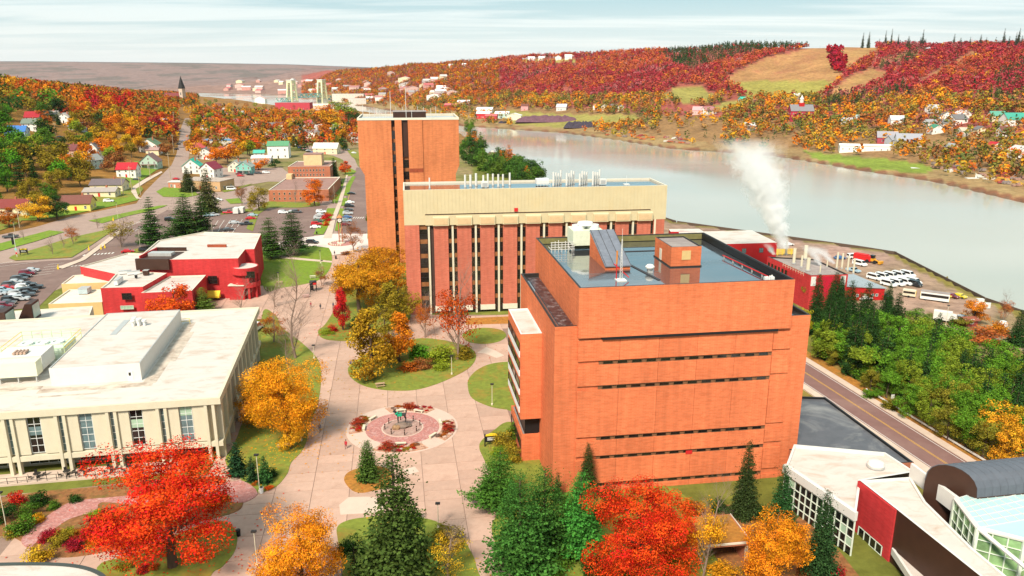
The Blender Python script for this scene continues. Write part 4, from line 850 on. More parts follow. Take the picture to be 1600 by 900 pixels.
mb = MB(); walls(mb, [(-1.5, -.12), (33.0, -.12), (33.0, D3 + .1), (-1.5, D3 + .1)], HTW - .75, HTW, .5, .5, 0, 1, 0); mb.build('roof', [M_conc, M_wet], tr_)
e = tag(empty('tower_plant_room', T1.w(10.5, 9, HTW - .5), T1.a), 'dark brown plant room on top of the brick tower', 'roof hut'); MB().box(0, 11.5, 0, 9, 0, 2.0).build('wall', M_bronze, e); MB().box(-.2, 11.7, -.2, 9.2, 2.0, 2.15).build('roof', M_roofG, e)
rs = random.Random(5)
for i in range(14):
    x = -0.5 + i * 2.0 + rs.uniform(-.5, .5); h_ = rs.choice([2.6, 3.4, 4.2, 2.2]); 
    if i == 5: h_ = 9
    if i == 8: h_ = 10.5
    mast('antenna', T1.w(x, 3 + rs.uniform(0, 20), HTW - .5), h_, f'thin roof antenna, {ORD[i]} from the left on the brick tower', m=[M_white, M_lgrey, M_redp][0 if i not in (5, 8) else (1 if i == 5 else 0)], r=.10, base=False, group='antennas on the brick tower', cat='antenna')
L1 = Frame((-51.5, 125.0), 10.5); lr = L1.root('precast_building', 'pale precast building with broad white flat roof and column rows')
XL = -62; DL = 54
mb = MB(); walls(mb, [(XL, -.75), (1.1, -.75), (1.1, DL), (XL, DL)], 10.7, 11.9, .25, .5, 0, 1, 0); mb.build('roof', [M_creamL, M_roofW], lr)
MB().box(XL, .1, .4, DL - 1, 3.2, 10.72).build('upper_wall', M_creamL, lr); MB().box(XL, .8, -.5, DL - .5, 2.7, 3.6).build('floor_band', M_creamL, lr)
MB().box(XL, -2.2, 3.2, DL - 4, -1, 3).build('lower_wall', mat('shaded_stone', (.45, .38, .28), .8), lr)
nb = 9; bw_ = 8.0
pan_me = MB().box(0, 3.3, -.28, .35, 3.8, 10.55).mesh('wall_panel', M_creamL); col_me = MB().box(-.25, .25, -.62, .3, -1, 10.7).mesh('column', M_creamL)
frc = M_lgrey
for k in range(nb - 1):
    xr = -1.3 - k * bw_
    for dx_, nm in ((-3.3 + 0.0, 'p'),): pass
    o = link('wall_panel', pan_me, lr); o.location = (xr - 2.45, 0, 0); o.scale = (.55, 1, 1) if False else (.70, 1, 1)
    mats_ = [M_glass, M_glassB, M_glassG]
    o = link('window', win_mesh(2.0, 6.5, 2, 5, [M_glassB, M_glass][k % 2], frc, .08), lr); o.location = (xr - 3.6, .1, 3.95)
    o = link('blind', MB().box(-.95, .95, -.05, .02, 0, 1.5).mesh('blind', [M_glassG, M_glassB][(k // 2) % 2]), lr); o.location = (xr - 3.6, .08, 3.95 + (3.2 if k % 2 else 4.8))
    o = link('wall_panel', pan_me, lr); o.location = (xr - 6.5, 0, 0); o.scale = (.55, 1, 1)
    for q in (0, 1.25):
        o = link('column', col_me, lr); o.location = (xr - 8.0 + q, 0, 0)
    o = link('window', win_mesh(.72, 6.5, 1, 5, M_glassB, frc, .07), lr); o.location = (xr - 7.38, .1, 3.95)
    o = link('window', win_mesh(6.0, 2.2, 4, 2, M_glass, frc, .08), lr); o.location = (xr - 3.6, 3.1, .5)
for x in (.35, -.9): o = link('column', col_me, lr); o.location = (x - .6, 0, 0)
sp_me = MB().box(-.25, .35, 0, 2.9, 3.8, 10.55).mesh('wall_panel', M_creamL); sc_me = MB().box(-.3, .8, -.25, .25, -1, 10.7).mesh('column', M_creamL)
for k in range(11):
    y0 = 1.0 + k * 4.8
    o = link('column', sc_me, lr); o.location = (.1, y0, 0)
    o = link('wall_panel', sp_me, lr); o.location = (.05, y0 + .9, 0)
    o = link('window', win_mesh(.7, 6.4, 1, 5, M_glass, frc, .07), lr); o.location = (.16, y0 + 4.25, 3.95); o.rotation_euler = (0, 0, math.pi / 2)
    o = link('window', win_mesh(3.6, 2.2, 3, 2, M_glass, M_dark, .08), lr); o.location = (-2.1, y0 + 2.4, .3); o.rotation_euler = (0, 0, math.pi / 2)
tag(place(MB().box(XL, -5, -3.6, .2, -.1, .35).build('terrace', M_walk), L1.o, L1.a), kind='structure')
e = L1.root('terrace_railing', 'black railing along the terrace of the pale building', 'railing')
for k in range(26): MB().box(-6 - k * 1.5, -5.93 - k * 1.5, -3.5, -3.43, .35, 1.4).build('post', M_black, e)
for z in (.75, 1.38): MB().box(-45, -5.5, -3.49, -3.44, z, z + .05).build('rail', M_black, e)
def terrace_set(x, y, i):
    e = empty('terrace_table', L1.w(x, y, .35), L1.a, f'dark round terrace table with chairs, {ORD[i]} from the right', 'table', 'tables on the terrace')
    MB().lathe([(.6, .7), (.6, .75)], 12).build('top', M_dark, e); MB().tube((0, 0, 0), (0, 0, .7), .06).build('leg', M_dark, e)
    for q in range(4):
        a0 = q * 1.57 + .5; c_ = MB().cbox((math.cos(a0) * 1.05, math.sin(a0) * 1.05, .42), (.45, .45, .06), 0, a0); c_.cbox((math.cos(a0) * 1.28, math.sin(a0) * 1.28, .68), (.06, .45, .5), 0, a0)
        for u_, v_ in ((-.18, -.18), (.18, -.18), (.18, .18), (-.18, .18)): c_.cbox((math.cos(a0) * 1.05 + u_, math.sin(a0) * 1.05 + v_, .2), (.05, .05, .4))
        c_.build('chair', M_dark, e)
for i, x in enumerate((-14.5, -17.6, -21.8, -24.4, -29)): terrace_set(x, -1.9, i)
ph = tag(empty('penthouse', L1.w(-29.6, 10.8, 11.6), L1.a), 'white penthouse box in the middle of the broad white roof', 'roof hut')
mb = MB(); walls(mb, [(0, 0), (15.2, 0), (15.2, 33.5), (0, 33.5)], 0, 3.4, .12, .2, 0, 1, 2); mb.build('wall', [M_white, M_roofW, M_grey], ph); MB().box(12.9, 13.8, -.06, .02, .05, 2.0).build('door', M_lgrey, ph); MB().box(13.1, 13.5, -.09, -.05, 1.1, 1.7).build('door_window', M_glass, ph)
MB().box(5, 6.2, 18, 28, 3.3, 3.34).build('walkway', M_grey, ph)
e = empty('vent_cluster', L1.w(-21.5, 34, 14.9), L1.a, 'cluster of metal vents on the white penthouse', 'vent')
for k in range(5): MB().lathe([(.28, 0), (.28, .9 + .3 * (k % 2)), (.5, 1.0 + .3 * (k % 2)), (.45, 1.3 + .3 * (k % 2))], 10, ((k % 3) * 1.1, (k // 3) * 1.2, 0)).build('vent', M_lgrey, e)
ac = empty('rooftop_air_unit', L1.w(-42, 13, 11.6), L1.a, 'long cream air handling unit on legs beside the penthouse', 'air unit')
MB().box(0, 9.5, 0, 2.6, 1.3, 4.0).build('casing', mat('cream_casing', (.72, .70, .50), .6, .06, .6), ac); MB().box(1, 9, 4, 10, 1.0, 3.8).build('casing', M_white, ac)
for k in range(4): MB().box(k * 3, k * 3 + .2, .3, .5, 0, 1.3).build('leg', M_grey, ac)
for k in range(4): MB().tube((4.0 + k * .6, 5, 4.1), (4.0 + k * .6, 6.8, 4.1), .25, n=8).build('duct', mat('rust_duct', (.45, .3, .22), .6), ac)
ch = empty('chiller_pen', L1.w(-42, 25, 11.6), L1.a, 'railed chiller pen with yellow and pale green rails on the white roof', 'chiller')
MB().box(0, 9.5, 0, 8, .1, 2.2).build('chiller', mat('pale_green', (.52, .62, .50), .5, .2, 1), ch)
for k in range(3):
    MB().lathe([(1.1, 2.2), (1.1, 2.6), (.9, 2.6), (.9, 2.3)], 14, (2 + k * 2.8, 4, 0)).build('fan', M_lgrey, ch)
for y in (-.8, 8.8):
    for z in (1.6, 2.6, 3.4): MB().box(-.8, 10.4, y, y + .08, z, z + .08).build('rail', mat('green_rail', (.5, .62, .35), .5), ch)
    for k in range(7): MB().box(-.8 + k * 1.85, -.7 + k * 1.85, y, y + .08, 0, 3.4).build('post', mat('green_rail', (0, 0, 0)), ch)
for x in (-.8, 10.4):
    for z in (1.6, 2.6, 3.4): MB().box(x, x + .08, -.8, 8.8, z, z + .08).build('rail', M_yel, ch)
for k, (x0, x1, y0, y1) in enumerate(((-13.9, -11.6, 9, 45), (-31, -12, 7.6, 9.6), (-12.6, -10.6, 20, 38), (-30, -20, 5.5, 6.1), (-44, -31, 9.5, 11))):
    tag(place(MB().box(x0, x1, y0, y1, 11.64, 11.665 + .004 * k).build('roof_stain_strip', mat('roof_strip', (.50, .42, .34), .8, .3, .5, dirt=(.22, .13, .09), dscale=.35, damt=.9)), L1.o, L1.a), f'{["long grey walkway strip right of the penthouse", "stained strip before the penthouse front", "brown ponding stain right of the penthouse", "thin stain line on the roof front", "stained strip under the cream air unit"][k]}', 'roof strip')
for k in range(13):
    tag(place(MB().box(XL + 1, .9, 2 + k * 4.0, 2.07 + k * 4.0, 11.65, 11.662).build('membrane_seam', mat('roof_seam_grey', (.6, .54, .48), .8)), L1.o, L1.a), f'roof membrane seam, {ORD[k]} from the front', 'seam', 'membrane seams on the white roof')
for k, (x, y, rz_) in enumerate(((-17, 44, 0), (-14.6, 44, 0))):
    e = empty('hatch_railing', L1.w(x, y, 11.7), L1.a, ['yellow hatch guard rail at the back of the white roof, left one', 'yellow hatch guard rail at the back of the white roof, right one'][k], 'railing', 'hatch rails')
    for u_ in (0, 2.0): MB().tube((u_, 0, 0), (u_, 0, 1.2), .05, n=5).build('post', M_yel, e)
    for z in (.65, 1.2): MB().tube((0, 0, z), (2, 0, z), .05, n=5).build('rail', M_yel, e)
mb = MB(); wr = empty('rear_wing', (0, 0, 0), 0, 'low white-roofed wing at the left edge with a dark glazed monitor', 'building')
pp = [U(*q, 9)[:2] for q in ((-90, 545), (-90, 500), (0, 487), (145, 478), (140, 492), (60, 497), (0, 520))]
walls(mb, ccw(pp), -1, 9.0, .3, .3, 0, 1, 0); mb.build('wall', [M_conc, M_roofW], wr)
def monitor(px, py, s, lb):
    p = U(px, py, 9); e = empty('roof_monitor', p, L1.a, lb, 'skylight')
    V = [(0, 0, 0), (3.6 * s, 0, 0), (3.6 * s, 0, 4.2 * s), (2.2 * s, 0, 4.2 * s)]; n = 4
    MB().add(V + [(x, 4.5 * s, z) for x, y, z in V], [(0, 1, 2, 3), (7, 6, 5, 4), (0, 3, 7, 4), (3, 2, 6, 7), (2, 1, 5, 6), (1, 0, 4, 5)]).build('hood', M_bronze, e)
    MB().box(3.6 * s, 3.66 * s, .3, 4.2 * s, .6, 3.7 * s).build('glazing', mat('pale_glazing', (.55, .66, .55), .3), e)
monitor(27, 503, 1.0, 'dark hooded roof monitor with pale glazing near the left edge'); monitor(-18, 520, 1.1, 'dark roof monitor cut by the left edge of the photo')
rr2 = empty('red_brick_building', U(343, 470), 0, 'red brick building with stepped white roofs and a yellow awning', 'building')
off = Vector(rr2.location)
def rb(name, px, zt, zb, m0, m1, par=.35, mcap=None, world=None, parent=None):
    pts = ccw([tuple((Vector((*U(*q, zt)[:2], 0)) - off)[:2]) for q in px]) if world is None else ccw([(x - off.x, y - off.y) for x, y in world])
    return walls(MB(), pts, zb, zt, par, .3, 0, 1, 2).build(name, [m0, m1, mcap or M_conc], rr2 if parent is None else parent), pts
main_w = [(-111.0, 224.0), (-81.6, 226.4), (-83.5, 238.6), (-80.8, 239.0), (-86.1, 263.1), (-106.9, 266.4), (-116.5, 252), (-113.5, 236)]
rb('main_wall', None, 12.4, -1, M_brickR, M_roofW, world=main_w)
wing = [(-131.2, 230.3), (-125.3, 248.5), (-113.6, 246), (-111.2, 224), (-101.3, 222), (-101.5, 206.9), (-112.4, 205.5), (-113.2, 211), (-115.8, 221)]
rb('wing_wall', None, 9.0, -1, M_brickR, M_roofW, world=wing); rb('low_wing_wall', None, 7.7, -1, M_brickR, M_roofW, world=[(-101.4, 205.2), (-88.4, 207.6), (-91.0, 224.8), (-101.2, 223.5)])
rb('tan_wing_wall', None, 5.0, -1, mat('tan_render', (.62, .42, .18), .8, .08, .5), mat('tan_roof', (.74, .64, .50), .7, .08, .4, dirt=(.5, .36, .22), damt=.5), world=[(-126.3, 203.7), (-112.6, 205.5), (-112.6, 218.6), (-128.7, 218.6)])
rb('tan_wing_wall', None, 6.5, -1, mat('tan_render', (0, 0, 0)), mat('tan_roof', (0, 0, 0)), world=[(-131, 219), (-117, 221), (-117.5, 228), (-125, 232), (-133, 229)])
e = rr2
MB().box(-111.0 - off.x, -101.2 - off.x, 223.7 - off.y, 224.6 - off.y, 9.5, 12.8).build('plant_screen', M_bronze, e)
MB().box(-110.6 - off.x, -101.5 - off.x, 226 - off.y, 236 - off.y, 12.0, 12.2).build('plant_well', M_bronze, e); MB().box(-110 - off.x, -103 - off.x, 230 - off.y, 233 - off.y, 12.1, 13.1).build('plant_unit', M_grey, e); MB().box(-110.8 - off.x, -110.5 - off.x, 226 - off.y, 238 - off.y, 12, 13.2).build('plant_screen', M_brickR, e); MB().box(-110.8 - off.x, -101.5 - off.x, 237.6 - off.y, 238 - off.y, 12, 13.2).build('plant_screen', M_bronze, e)
MB().box(-97 - off.x, -91 - off.x, 243 - off.y, 243.6 - off.y, 12.1, 12.9).build('brick_upstand', mat('brick_dark', (0, 0, 0)), e)
def wx(px, py, Y): p = UY(px, py, Y); return p
def rwin(px, py, w_, h_, Y, nx=2, ny=2, glass=None, fr=None, ang=4.0):
    p = UY(px, py, Y); o = link('window', win_mesh(w_, h_, nx, ny, glass or M_glass, fr or M_dark), rr2); o.location = (p[0] - off.x, p[1] - off.y, p[2]); o.rotation_euler = (0, 0, math.radians(ang)); return o
rwin(333, 443, 2.6, 2.3, 225.2); rwin(199, 468, 2.5, 1.8, 205.6, ang=7); rwin(233.5, 474, 1.0, 1.4, 205.7, 1, 2, ang=7); rwin(199, 483, 3.4, 1.0, 205.6, 4, 1, M_glassG, M_white, ang=7); rwin(317, 463, 1.2, 1.5, 225.0, 1, 1)
for k in range(9):
    y = 242.5 + k * 2.3; o = link('window', win_mesh(.8, 3.6, 1, 1, M_glass, M_brickR), rr2); o.location = (-81.4 - (y - 239) * .218 - off.x + .1, y - off.y, 6.2); o.rotation_euler = (0, 0, math.radians(102))
p = UY(334, 461, 224.6); MB().add([(-2.1, 0, 1.6), (2.1, 0, 1.6), (2.1, -1.5, .2), (-2.1, -1.5, .2), (2.1, -1.5, -.3), (-2.1, -1.5, -.3), (-2.1, 0, -.3), (2.1, 0, -.3)], [(0, 3, 2, 1), (3, 5, 4, 2), (1, 2, 4, 7), (0, 6, 5, 3)]).build('awning', M_yel, rr2); bpy.data.objects['awning'].location = (p[0] - off.x, p[1] - off.y, p[2] - .2)
MB().box(p[0] - off.x - 1.6, p[0] - off.x + 1.6, p[1] - off.y - .1, p[1] - off.y + .2, -.2, p[2] - .4).build('entrance_door', M_glass, rr2)
pc = (-80.6, 228.5)
MB().lathe([(4.0, 7.5), (4.0, 9.6), (3.7, 9.6), (3.7, 9.45), (.01, 9.45)], 24, (pc[0] - off.x, pc[1] - off.y, 0)).build('porch_drum', M_brickR, rr2)
MB().lathe([(3.72, 9.44), (3.72, 9.5), (.02, 9.52)], 24, (pc[0] - off.x, pc[1] - off.y, 0)).build('porch_roof', M_roofW, rr2)
MB().lathe([(4.2, 3.6), (4.2, 5.0), (3.9, 5.0), (3.9, 4.0)], 24, (pc[0] - off.x, pc[1] - off.y, 0)).build('porch_balcony', M_brickR, rr2)
MB().lathe([(3.0, -1), (3.0, 7.6)], 16, (pc[0] - off.x, pc[1] - off.y, 0)).build('porch_core', M_brickR, rr2)
for q in (-60, -20, 15): 
    a0 = math.radians(q); MB().lathe([(.42, -1), (.42, 7.6)], 8, (pc[0] - off.x + 3.6 * math.cos(a0), pc[1] - off.y + 3.6 * math.sin(a0), 0)).build('porch_column', M_brickR, rr2)
MB().box(pc[0] - off.x - 3.9, pc[0] - off.x + .6, pc[1] - off.y - 4.2, pc[1] - off.y, -1, 4.4).build('porch_wall', M_brickR, rr2); MB().box(pc[0] - off.x - 4.0, pc[0] - off.x + .8, pc[1] - off.y - 4.4, pc[1] - off.y, 4.4, 4.7).build('porch_ledge', M_conc, rr2)
rwin(391.5, 434, 2.6, 1.9, 225.0, 2, 2); MB().box(pc[0] - off.x + 1.2, pc[0] - off.x + 2.2, pc[1] - off.y - 3.2, pc[1] - off.y - 2.5, -.2, 3.4).build('porch_door', M_glass, rr2)
def roof_unit(px, py, z, dims, lb, m, rz=.1, nm='roof_unit', cat='air unit'):
    p = U(px, py, z); e = empty(nm, p, rz, lb, cat); a_, b_, h_ = dims
    MB().box(-a_ / 2, a_ / 2, -b_ / 2, b_ / 2, .15, h_).build('casing', m, e); MB().box(-a_ / 2 - .06, a_ / 2 + .06, -b_ / 2 - .06, b_ / 2 + .06, h_, h_ + .1).build('lid', M_grey, e); MB().box(-a_ / 2 + .2, a_ / 2 - .2, -b_ / 2 + .2, b_ / 2 - .2, 0, .2).build('curb', M_dark, e)
roof_unit(133, 458, 4.7, (2.6, 3.0, 1.6), 'blue-grey air unit on the tan roof', mat('bluegrey', (.38, .46, .48), .5))
roof_unit(186, 443, 8.7, (.9, 5.0, 1.4), 'long grey duct box on the white wing roof', M_lgrey, .15); roof_unit(196, 428, 8.7, (3.4, .8, 1.0), 'left of two grey ridge vents on the white wing roof', M_lgrey, .5); roof_unit(209, 429, 8.7, (3.4, .8, 1.0), 'right of two grey ridge vents on the white wing roof', M_lgrey, .5); roof_unit(229, 430, 8.7, (1.4, 1.4, 1.5), 'dark vent box near the plant screen', M_bronze); roof_unit(213, 435, 8.7, (.6, .6, 1.1), 'small black vent on the white wing roof', M_black)
Bk = Frame(U(452, 322)[:2], 5); br_ = Bk.root('office_block', 'four storey brown brick office block with small paired windows')
def lp(f, px, py, z): return f.l(px, py, z)
hB = 12.5; xr, yr = lp(Bk, 515, 260, hB); xl, yl = lp(Bk, 450, 260, hB)
y0 = (yl + yr) / 2
mb = MB(); walls(mb, [(xl, y0), (xr, y0), (xr, y0 + 30), (xl, y0 + 30)], -1, hB, .4, .5, 0, 1, 2); mb.build('wall', [M_brickB, M_roofBr, M_conc], br_)
MB().box(xl + 8, xl + 18.5, y0 + 8, y0 + 18, hB - .5, hB + 6).build('plant_room', mat('tan_panel', (.66, .45, .24), .8), br_); MB().box(xl + 7.8, xl + 18.7, y0 + 7.8, y0 + 18.2, hB + 6, hB + 6.3).build('plant_roof', M_roofBr, br_)
x2, y2 = lp(Bk, 419, 297, 6.2); x3, _ = lp(Bk, 512, 297, 6.2)
mb = MB(); walls(mb, [(x2, y2), (x3, y2), (x3, y0 - .02), (xl - .02, y0 - .02), (xl - .02, y0 + 22), (x2, y0 + 22)], -1, 6.2, .4, .5, 0, 1, 2); mb.build('low_wall', [M_brickB, M_roofBr, M_conc], br_)
MB().box(x2 + 4, xl - .05, y0 - 6, y0 + 6, 5.6, 8.6).build('roof_box', mat('tan_panel', (0, 0, 0)), br_)
for z in (9.6, 6.9): windows(br_, (xl + 2.5, y0), (xr - 3, y0), 10, .7, 1.3, z, fr=M_conc)
for z in (3.6, 1.0):
    windows(br_, (x2 + 1.5, y2), (x3 - 8, y2), 8, .7, 1.2, z, fr=M_conc)
windows(br_, (xr, y0 + 2), (xr, y0 + 28), 6, .7, 1.3, 9.6, fr=M_conc)
sp_r = empty('steam_plant', (93.5, 236, -8), 0, 'red and brick steam plant with grey roof and many stacks by the yard', 'building')
off = Vector(sp_r.location); off.z = 0
def blk(root, name, pts, zt, zb, mats, par=.4, o=None):
    o = off if o is None else o; pts = ccw([(x - o.x, y - o.y) for x, y in pts]); return walls(MB(), pts, zb - root.location.z, zt - root.location.z, par, .35, 0, 1, 2).build(name, mats, root)
M_redm = mat('red_cladding', (.46, .008, .03), .6, .08, .5); M_redm2 = mat('red_wall', (.42, .01, .012), .7, .1, .6)
ST = [(93.3, 236.0), (105.6, 237.5), (103.0, 258), (88.0, 262)]
blk(sp_r, 'wall', ST, 4.6, -9, [M_brickR, M_roofG, M_dark])
def facing(root, name, x0, x1, z0, z1, m, out=.08, pa=ST[0], pb=ST[1]):
    d = Vector((pb[0] - pa[0], pb[1] - pa[1], 0)); ln = d.length; d.normalize(); nrm = Vector((d.y, -d.x, 0))
    o = MB().box(x0 * ln, x1 * ln, -out, .02, z0, z1).build(name, m, root); o.location = (pa[0] - off.x, pa[1] - off.y, -root.location.z); o.rotation_euler = (0, 0, math.atan2(d.y, d.x)); return o
facing(sp_r, 'red_cladding', .16, .80, -8.5, 4.2, M_redm); facing(sp_r, 'white_panel', .02, .15, 1.2, 4.2, M_white); facing(sp_r, 'white_panel', .81, .95, 1.2, 4.2, M_white); facing(sp_r, 'glazed_strip', .82, .94, -8, 1.0, M_glassB); facing(sp_r, 'strip_bar', .875, .885, -8, 1.0, M_creamL, .14)
dv = Vector((88.0 - 93.3, 262 - 236.0, 0)); dv.normalize()
for k in range(6):
    p_ = Vector((88.0, 262, 0)) - dv * (1.5 + k * 2.2); o = link('window', win_mesh(1.0, 1.6, 1, 2, M_glass, M_dark), sp_r); o.location = (p_.x - off.x - .05, p_.y - off.y, 2.2 + 8 - 1.0); o.rotation_euler = (0, 0, math.atan2(-dv.y, -dv.x))
stk = [(1228, 398, 5, .4), (1240, 412, 5.2, .5), (1252, 418, 4, .35), (1262, 423, 4.2, .6), (1258, 405, 4.8, .65), (1307, 420, 5.5, .3), (1315, 420, 5.2, .3), (1324, 424, 5, .3), (1333, 428, 5, .3), (1281, 428, 2.8, .2), (1292, 418, 2.5, .2)]
for i, (px, py, h_, r_) in enumerate(stk):
    p = U(px, py, 4.3); e = empty('steam_stack', p, 0, f'pale metal stack, {ORD[i]} listed from the left on the steam plant roof' if False else f'{["tall", "stout", "slim"][i % 3]} pale metal stack on the steam plant roof, {ORD[i]} from the upper left', 'stack', 'stacks on the steam plant')
    MB().lathe([(r_, 0), (r_, h_), (r_ * .75, h_), (r_ * .75, h_ - .5)], 10).build('shaft', M_creamL, e); MB().lathe([(r_ * 1.35, 0), (r_ * 1.35, .5)], 10).build('collar', M_grey, e)
e = empty('catwalk', U(1240, 424, 4.3), math.radians(100), 'cream catwalk rails along the left edge of the steam plant roof', 'railing')
for k in range(9): MB().tube((k * 1.6 - 6, 0, 0), (k * 1.6 - 6, 0, 1.1), .05, n=4).build('post', M_creamL, e)
for z in (.6, 1.1): MB().tube((-6, 0, z), (7, 0, z), .05, n=4).build('rail', M_creamL, e)
s2 = empty('workshop_shed', (114, 252, -8), 0, 'low red workshop with grey sloping roof beside the steam plant', 'building'); off = Vector(s2.location); off.z = 0
blk(s2, 'wall', [(105.9, 250.5), (125.2, 252.5), (122.2, 270), (104.6, 267)], -4.0, -9, [M_redm2, M_roofG, M_redm2], .1)
o = MB().add([(105.6 - off.x, 250.2 - off.y, 5.6), (125.6 - off.x, 252.2 - off.y, 4.1), (122.5 - off.x, 270.3 - off.y, 4.1), (104.3 - off.x, 267.3 - off.y, 5.6), (105.6 - off.x, 250.2 - off.y, 5.3), (125.6 - off.x, 252.2 - off.y, 3.8), (122.5 - off.x, 270.3 - off.y, 3.8), (104.3 - off.x, 267.3 - off.y, 5.3)], [(0, 1, 2, 3), (0, 4, 5, 1), (1, 5, 6, 2), (2, 6, 7, 3), (3, 7, 4, 0), (7, 6, 5, 4)]).build('roof', mat('blue_grey_roof', (.30, .34, .36), .6, .1, .6), s2)
MB().add([(105.9 - off.x, 250.5 - off.y, 3.9), (125.2 - off.x, 252.5 - off.y, 3.9), (125.2 - off.x, 252.5 - off.y, 4.0), (105.9 - off.x, 250.5 - off.y, 5.3)], [(0, 1, 2, 3)]).build('gable', M_redm2, s2)
for k, (x, w_, h_, z) in enumerate(((1.6, .9, 2.1, 0), (12.6, .9, 2.1, 0))): o = link('door', win_mesh(w_, h_, 1, 1, M_creamL, M_white), s2); o.location = (105.9 - off.x + x, 250.5 - off.y + x * .103 - .05, z); o.rotation_euler = (0, 0, .103)
for x in (3.2, 9.8, 15.2, 16.6): o = link('window', win_mesh(.9, .9, 1, 1, M_glassB, M_white), s2); o.location = (105.9 - off.x + x, 250.5 - off.y + x * .103 - .05, 1.2); o.rotation_euler = (0, 0, .103)
s3 = empty('red_warehouse', (86, 299, -8), 0, 'red warehouse with broad white roof behind the laboratory roof', 'building'); off = Vector(s3.location); off.z = 0
blk(s3, 'wall', [(85.7, 299), (104.5, 301.4), (101.9, 326), (70, 322), (66, 298)], 1.0, -9, [M_redm2, M_roofW, M_white], .12)
for x in (5.5, 12.5, 16.5): o = link('window', win_mesh(1.7, 1.8, 2, 2, M_glassB, M_dark), s3); o.location = (85.7 - off.x + x, 299 - off.y + x * .127 - .05, 5.2); o.rotation_euler = (0, 0, .127)
s4 = empty('low_white_shed', (56, 345, -8), 0, 'low white-roofed shed at the waterside beyond the red warehouse', 'building'); off = Vector(s4.location); off.z = 0
p4 = [U(*q, -3)[:2] for q in ((1048, 362), (1100, 362), (1092, 357.5), (1045, 358))]; blk(s4, 'wall', p4, -3, -9, [M_redm2, M_roofW, M_white], .1)
for px, lb, c_ in ((1222, 'yellow gas pipe rack between the red sheds', M_yel),):
    p = U(px, 399, -8); e = empty('pipe_rack', p, .13, lb, 'pipes')
    for k in range(9): MB().tube((-12 + k * 2, 0, 0), (-12 + k * 2, 0, 2.6), .12, n=5).build('post', c_, e)
    for k in range(5): MB().tube((-13, 0, .6 + k * .5), (6, 0, .6 + k * .5), .14, n=5).build('pipe', c_, e)
p = U(1197, 409, -8); e = empty('storage_tank', p, 0, 'white horizontal storage tank beside the steam plant', 'tank'); MB().lathe([(.1, -3.4), (1.3, -3.1), (1.7, -2.4), (1.7, 2.4), (1.3, 3.1), (.1, 3.4)], 14).build('vessel', M_white, e, True); bpy.data.objects['vessel'].rotation_euler = (0, math.pi / 2, .4); bpy.data.objects['vessel'].location = (0, 0, 2.2)
for k in (-1, 1): MB().box(k * 1.8 - .2, k * 1.8 + .2, -1, 1, 0, 1.2).build('saddle', M_conc, e)
an = empty('brick_annex', (60, 118, -5), 0, 'low brick annex with puddled dark roof right of the laboratory', 'building'); off = Vector(an.location); off.z = 0
M_pud = mat('puddled_roof', (.10, .10, .11), .45, .15, .5, dirt=(.34, .33, .31), dscale=.1, damt=.8)
blk(an, 'wall', [(46.5, 118.6), (61.6, 114.0), (65.1, 114.3), (60.9, 140.6), (44, 142)], 5.0, -7, [M_brickB, M_pud, M_black], .35)
gl = empty('glazed_link', (50, 104, -5), 0, 'white-roofed glazed link building with gridded windows', 'building'); off = Vector(gl.location); off.z = 0
GP = [(42.7, 109.8), (47.9, 96.3), (52.2, 104.9), (61.6, 107.6), (60.0, 113.9), (46.3, 116.7)]
M_frm = mat('green_white_frame', (.66, .72, .60), .5, .05, 1)
blk(gl, 'wall', GP, 7.0, -7, [M_glass, M_roofW, M_white], .5)
pa, pb = Vector((42.7, 109.8, 0)), Vector((47.9, 96.3, 0)); dd = (pb - pa); ln = dd.length; dd.normalize(); ang = math.atan2(dd.y, dd.x); nr = Vector((dd.y, -dd.x, 0))
def onwall(mbx, name, m, root, pa=pa, ang=ang, o=None): ob = mbx.build(name, m, root); ob.location = (pa.x - root.location.x, pa.y - root.location.y, -root.location.z); ob.rotation_euler = (0, 0, ang); return ob
onwall(MB().box(-.2, ln + .2, -.45, .1, 5.7, 7.05), 'fascia', M_white, gl)
for k in range(13): onwall(MB().box(k * ln / 12 - .06, k * ln / 12 + .06, -.16, .05, -6, 5.7), 'mullion', M_frm, gl)
for k in range(9): onwall(MB().box(0, ln, -.13, .05, -5.5 + k * 1.35, -5.4 + k * 1.35), 'transom', M_frm, gl)
for k in range(10): onwall(MB().box((k * 5 % 12) * ln / 12 + .1, (k * 5 % 12 + 1) * ln / 12 - .1, -.05, .03, -5.35 + (k * 3 % 8) * 1.35, -4.2 + (k * 3 % 8) * 1.35), 'pale_green_pane', M_glassG, gl)  # scattered panes of paler green glass
e = empty('roof_fan', U(1368, 729, 6.6), 0, 'round white fan housing on the link roof', 'vent'); MB().lathe([(1.2, 0), (1.3, .4), (1.1, .8), (.6, .95), (.1, 1.0)], 20).build('housing', M_white, e); MB().lathe([(1.35, 0), (1.35, .15)], 20).build('base', M_grey, e)
rw = empty('red_stair_block', (52, 98, -5), 0, 'dark red brick stair block with bronze side wall and white roof', 'building'); off = Vector(rw.location); off.z = 0
RW = [(51.2, 103.2), (52.9, 95.3), (58, 70), (60.5, 70), (58.2, 86.2), (57.9, 97.3), (59.2, 104.2)]
blk(rw, 'wall', RW, 8.0, -7, [M_bronze, M_roofW, M_white], .3)
pa2, pb2 = Vector((51.2, 103.2, 0)), Vector((52.9, 95.3, 0)); d2 = pb2 - pa2; l2 = d2.length; a2 = math.atan2(d2.y, d2.x)
onwall(MB().box(-.1, l2 + .05, -.25, .05, -7, 7.9), 'red_brick_wall', M_brickR, rw, pa2, a2)
onwall(MB().box(1.5, 6.8, -.32, 0, -6.5, 1.4), 'glazing', M_glass, rw, pa2, a2)
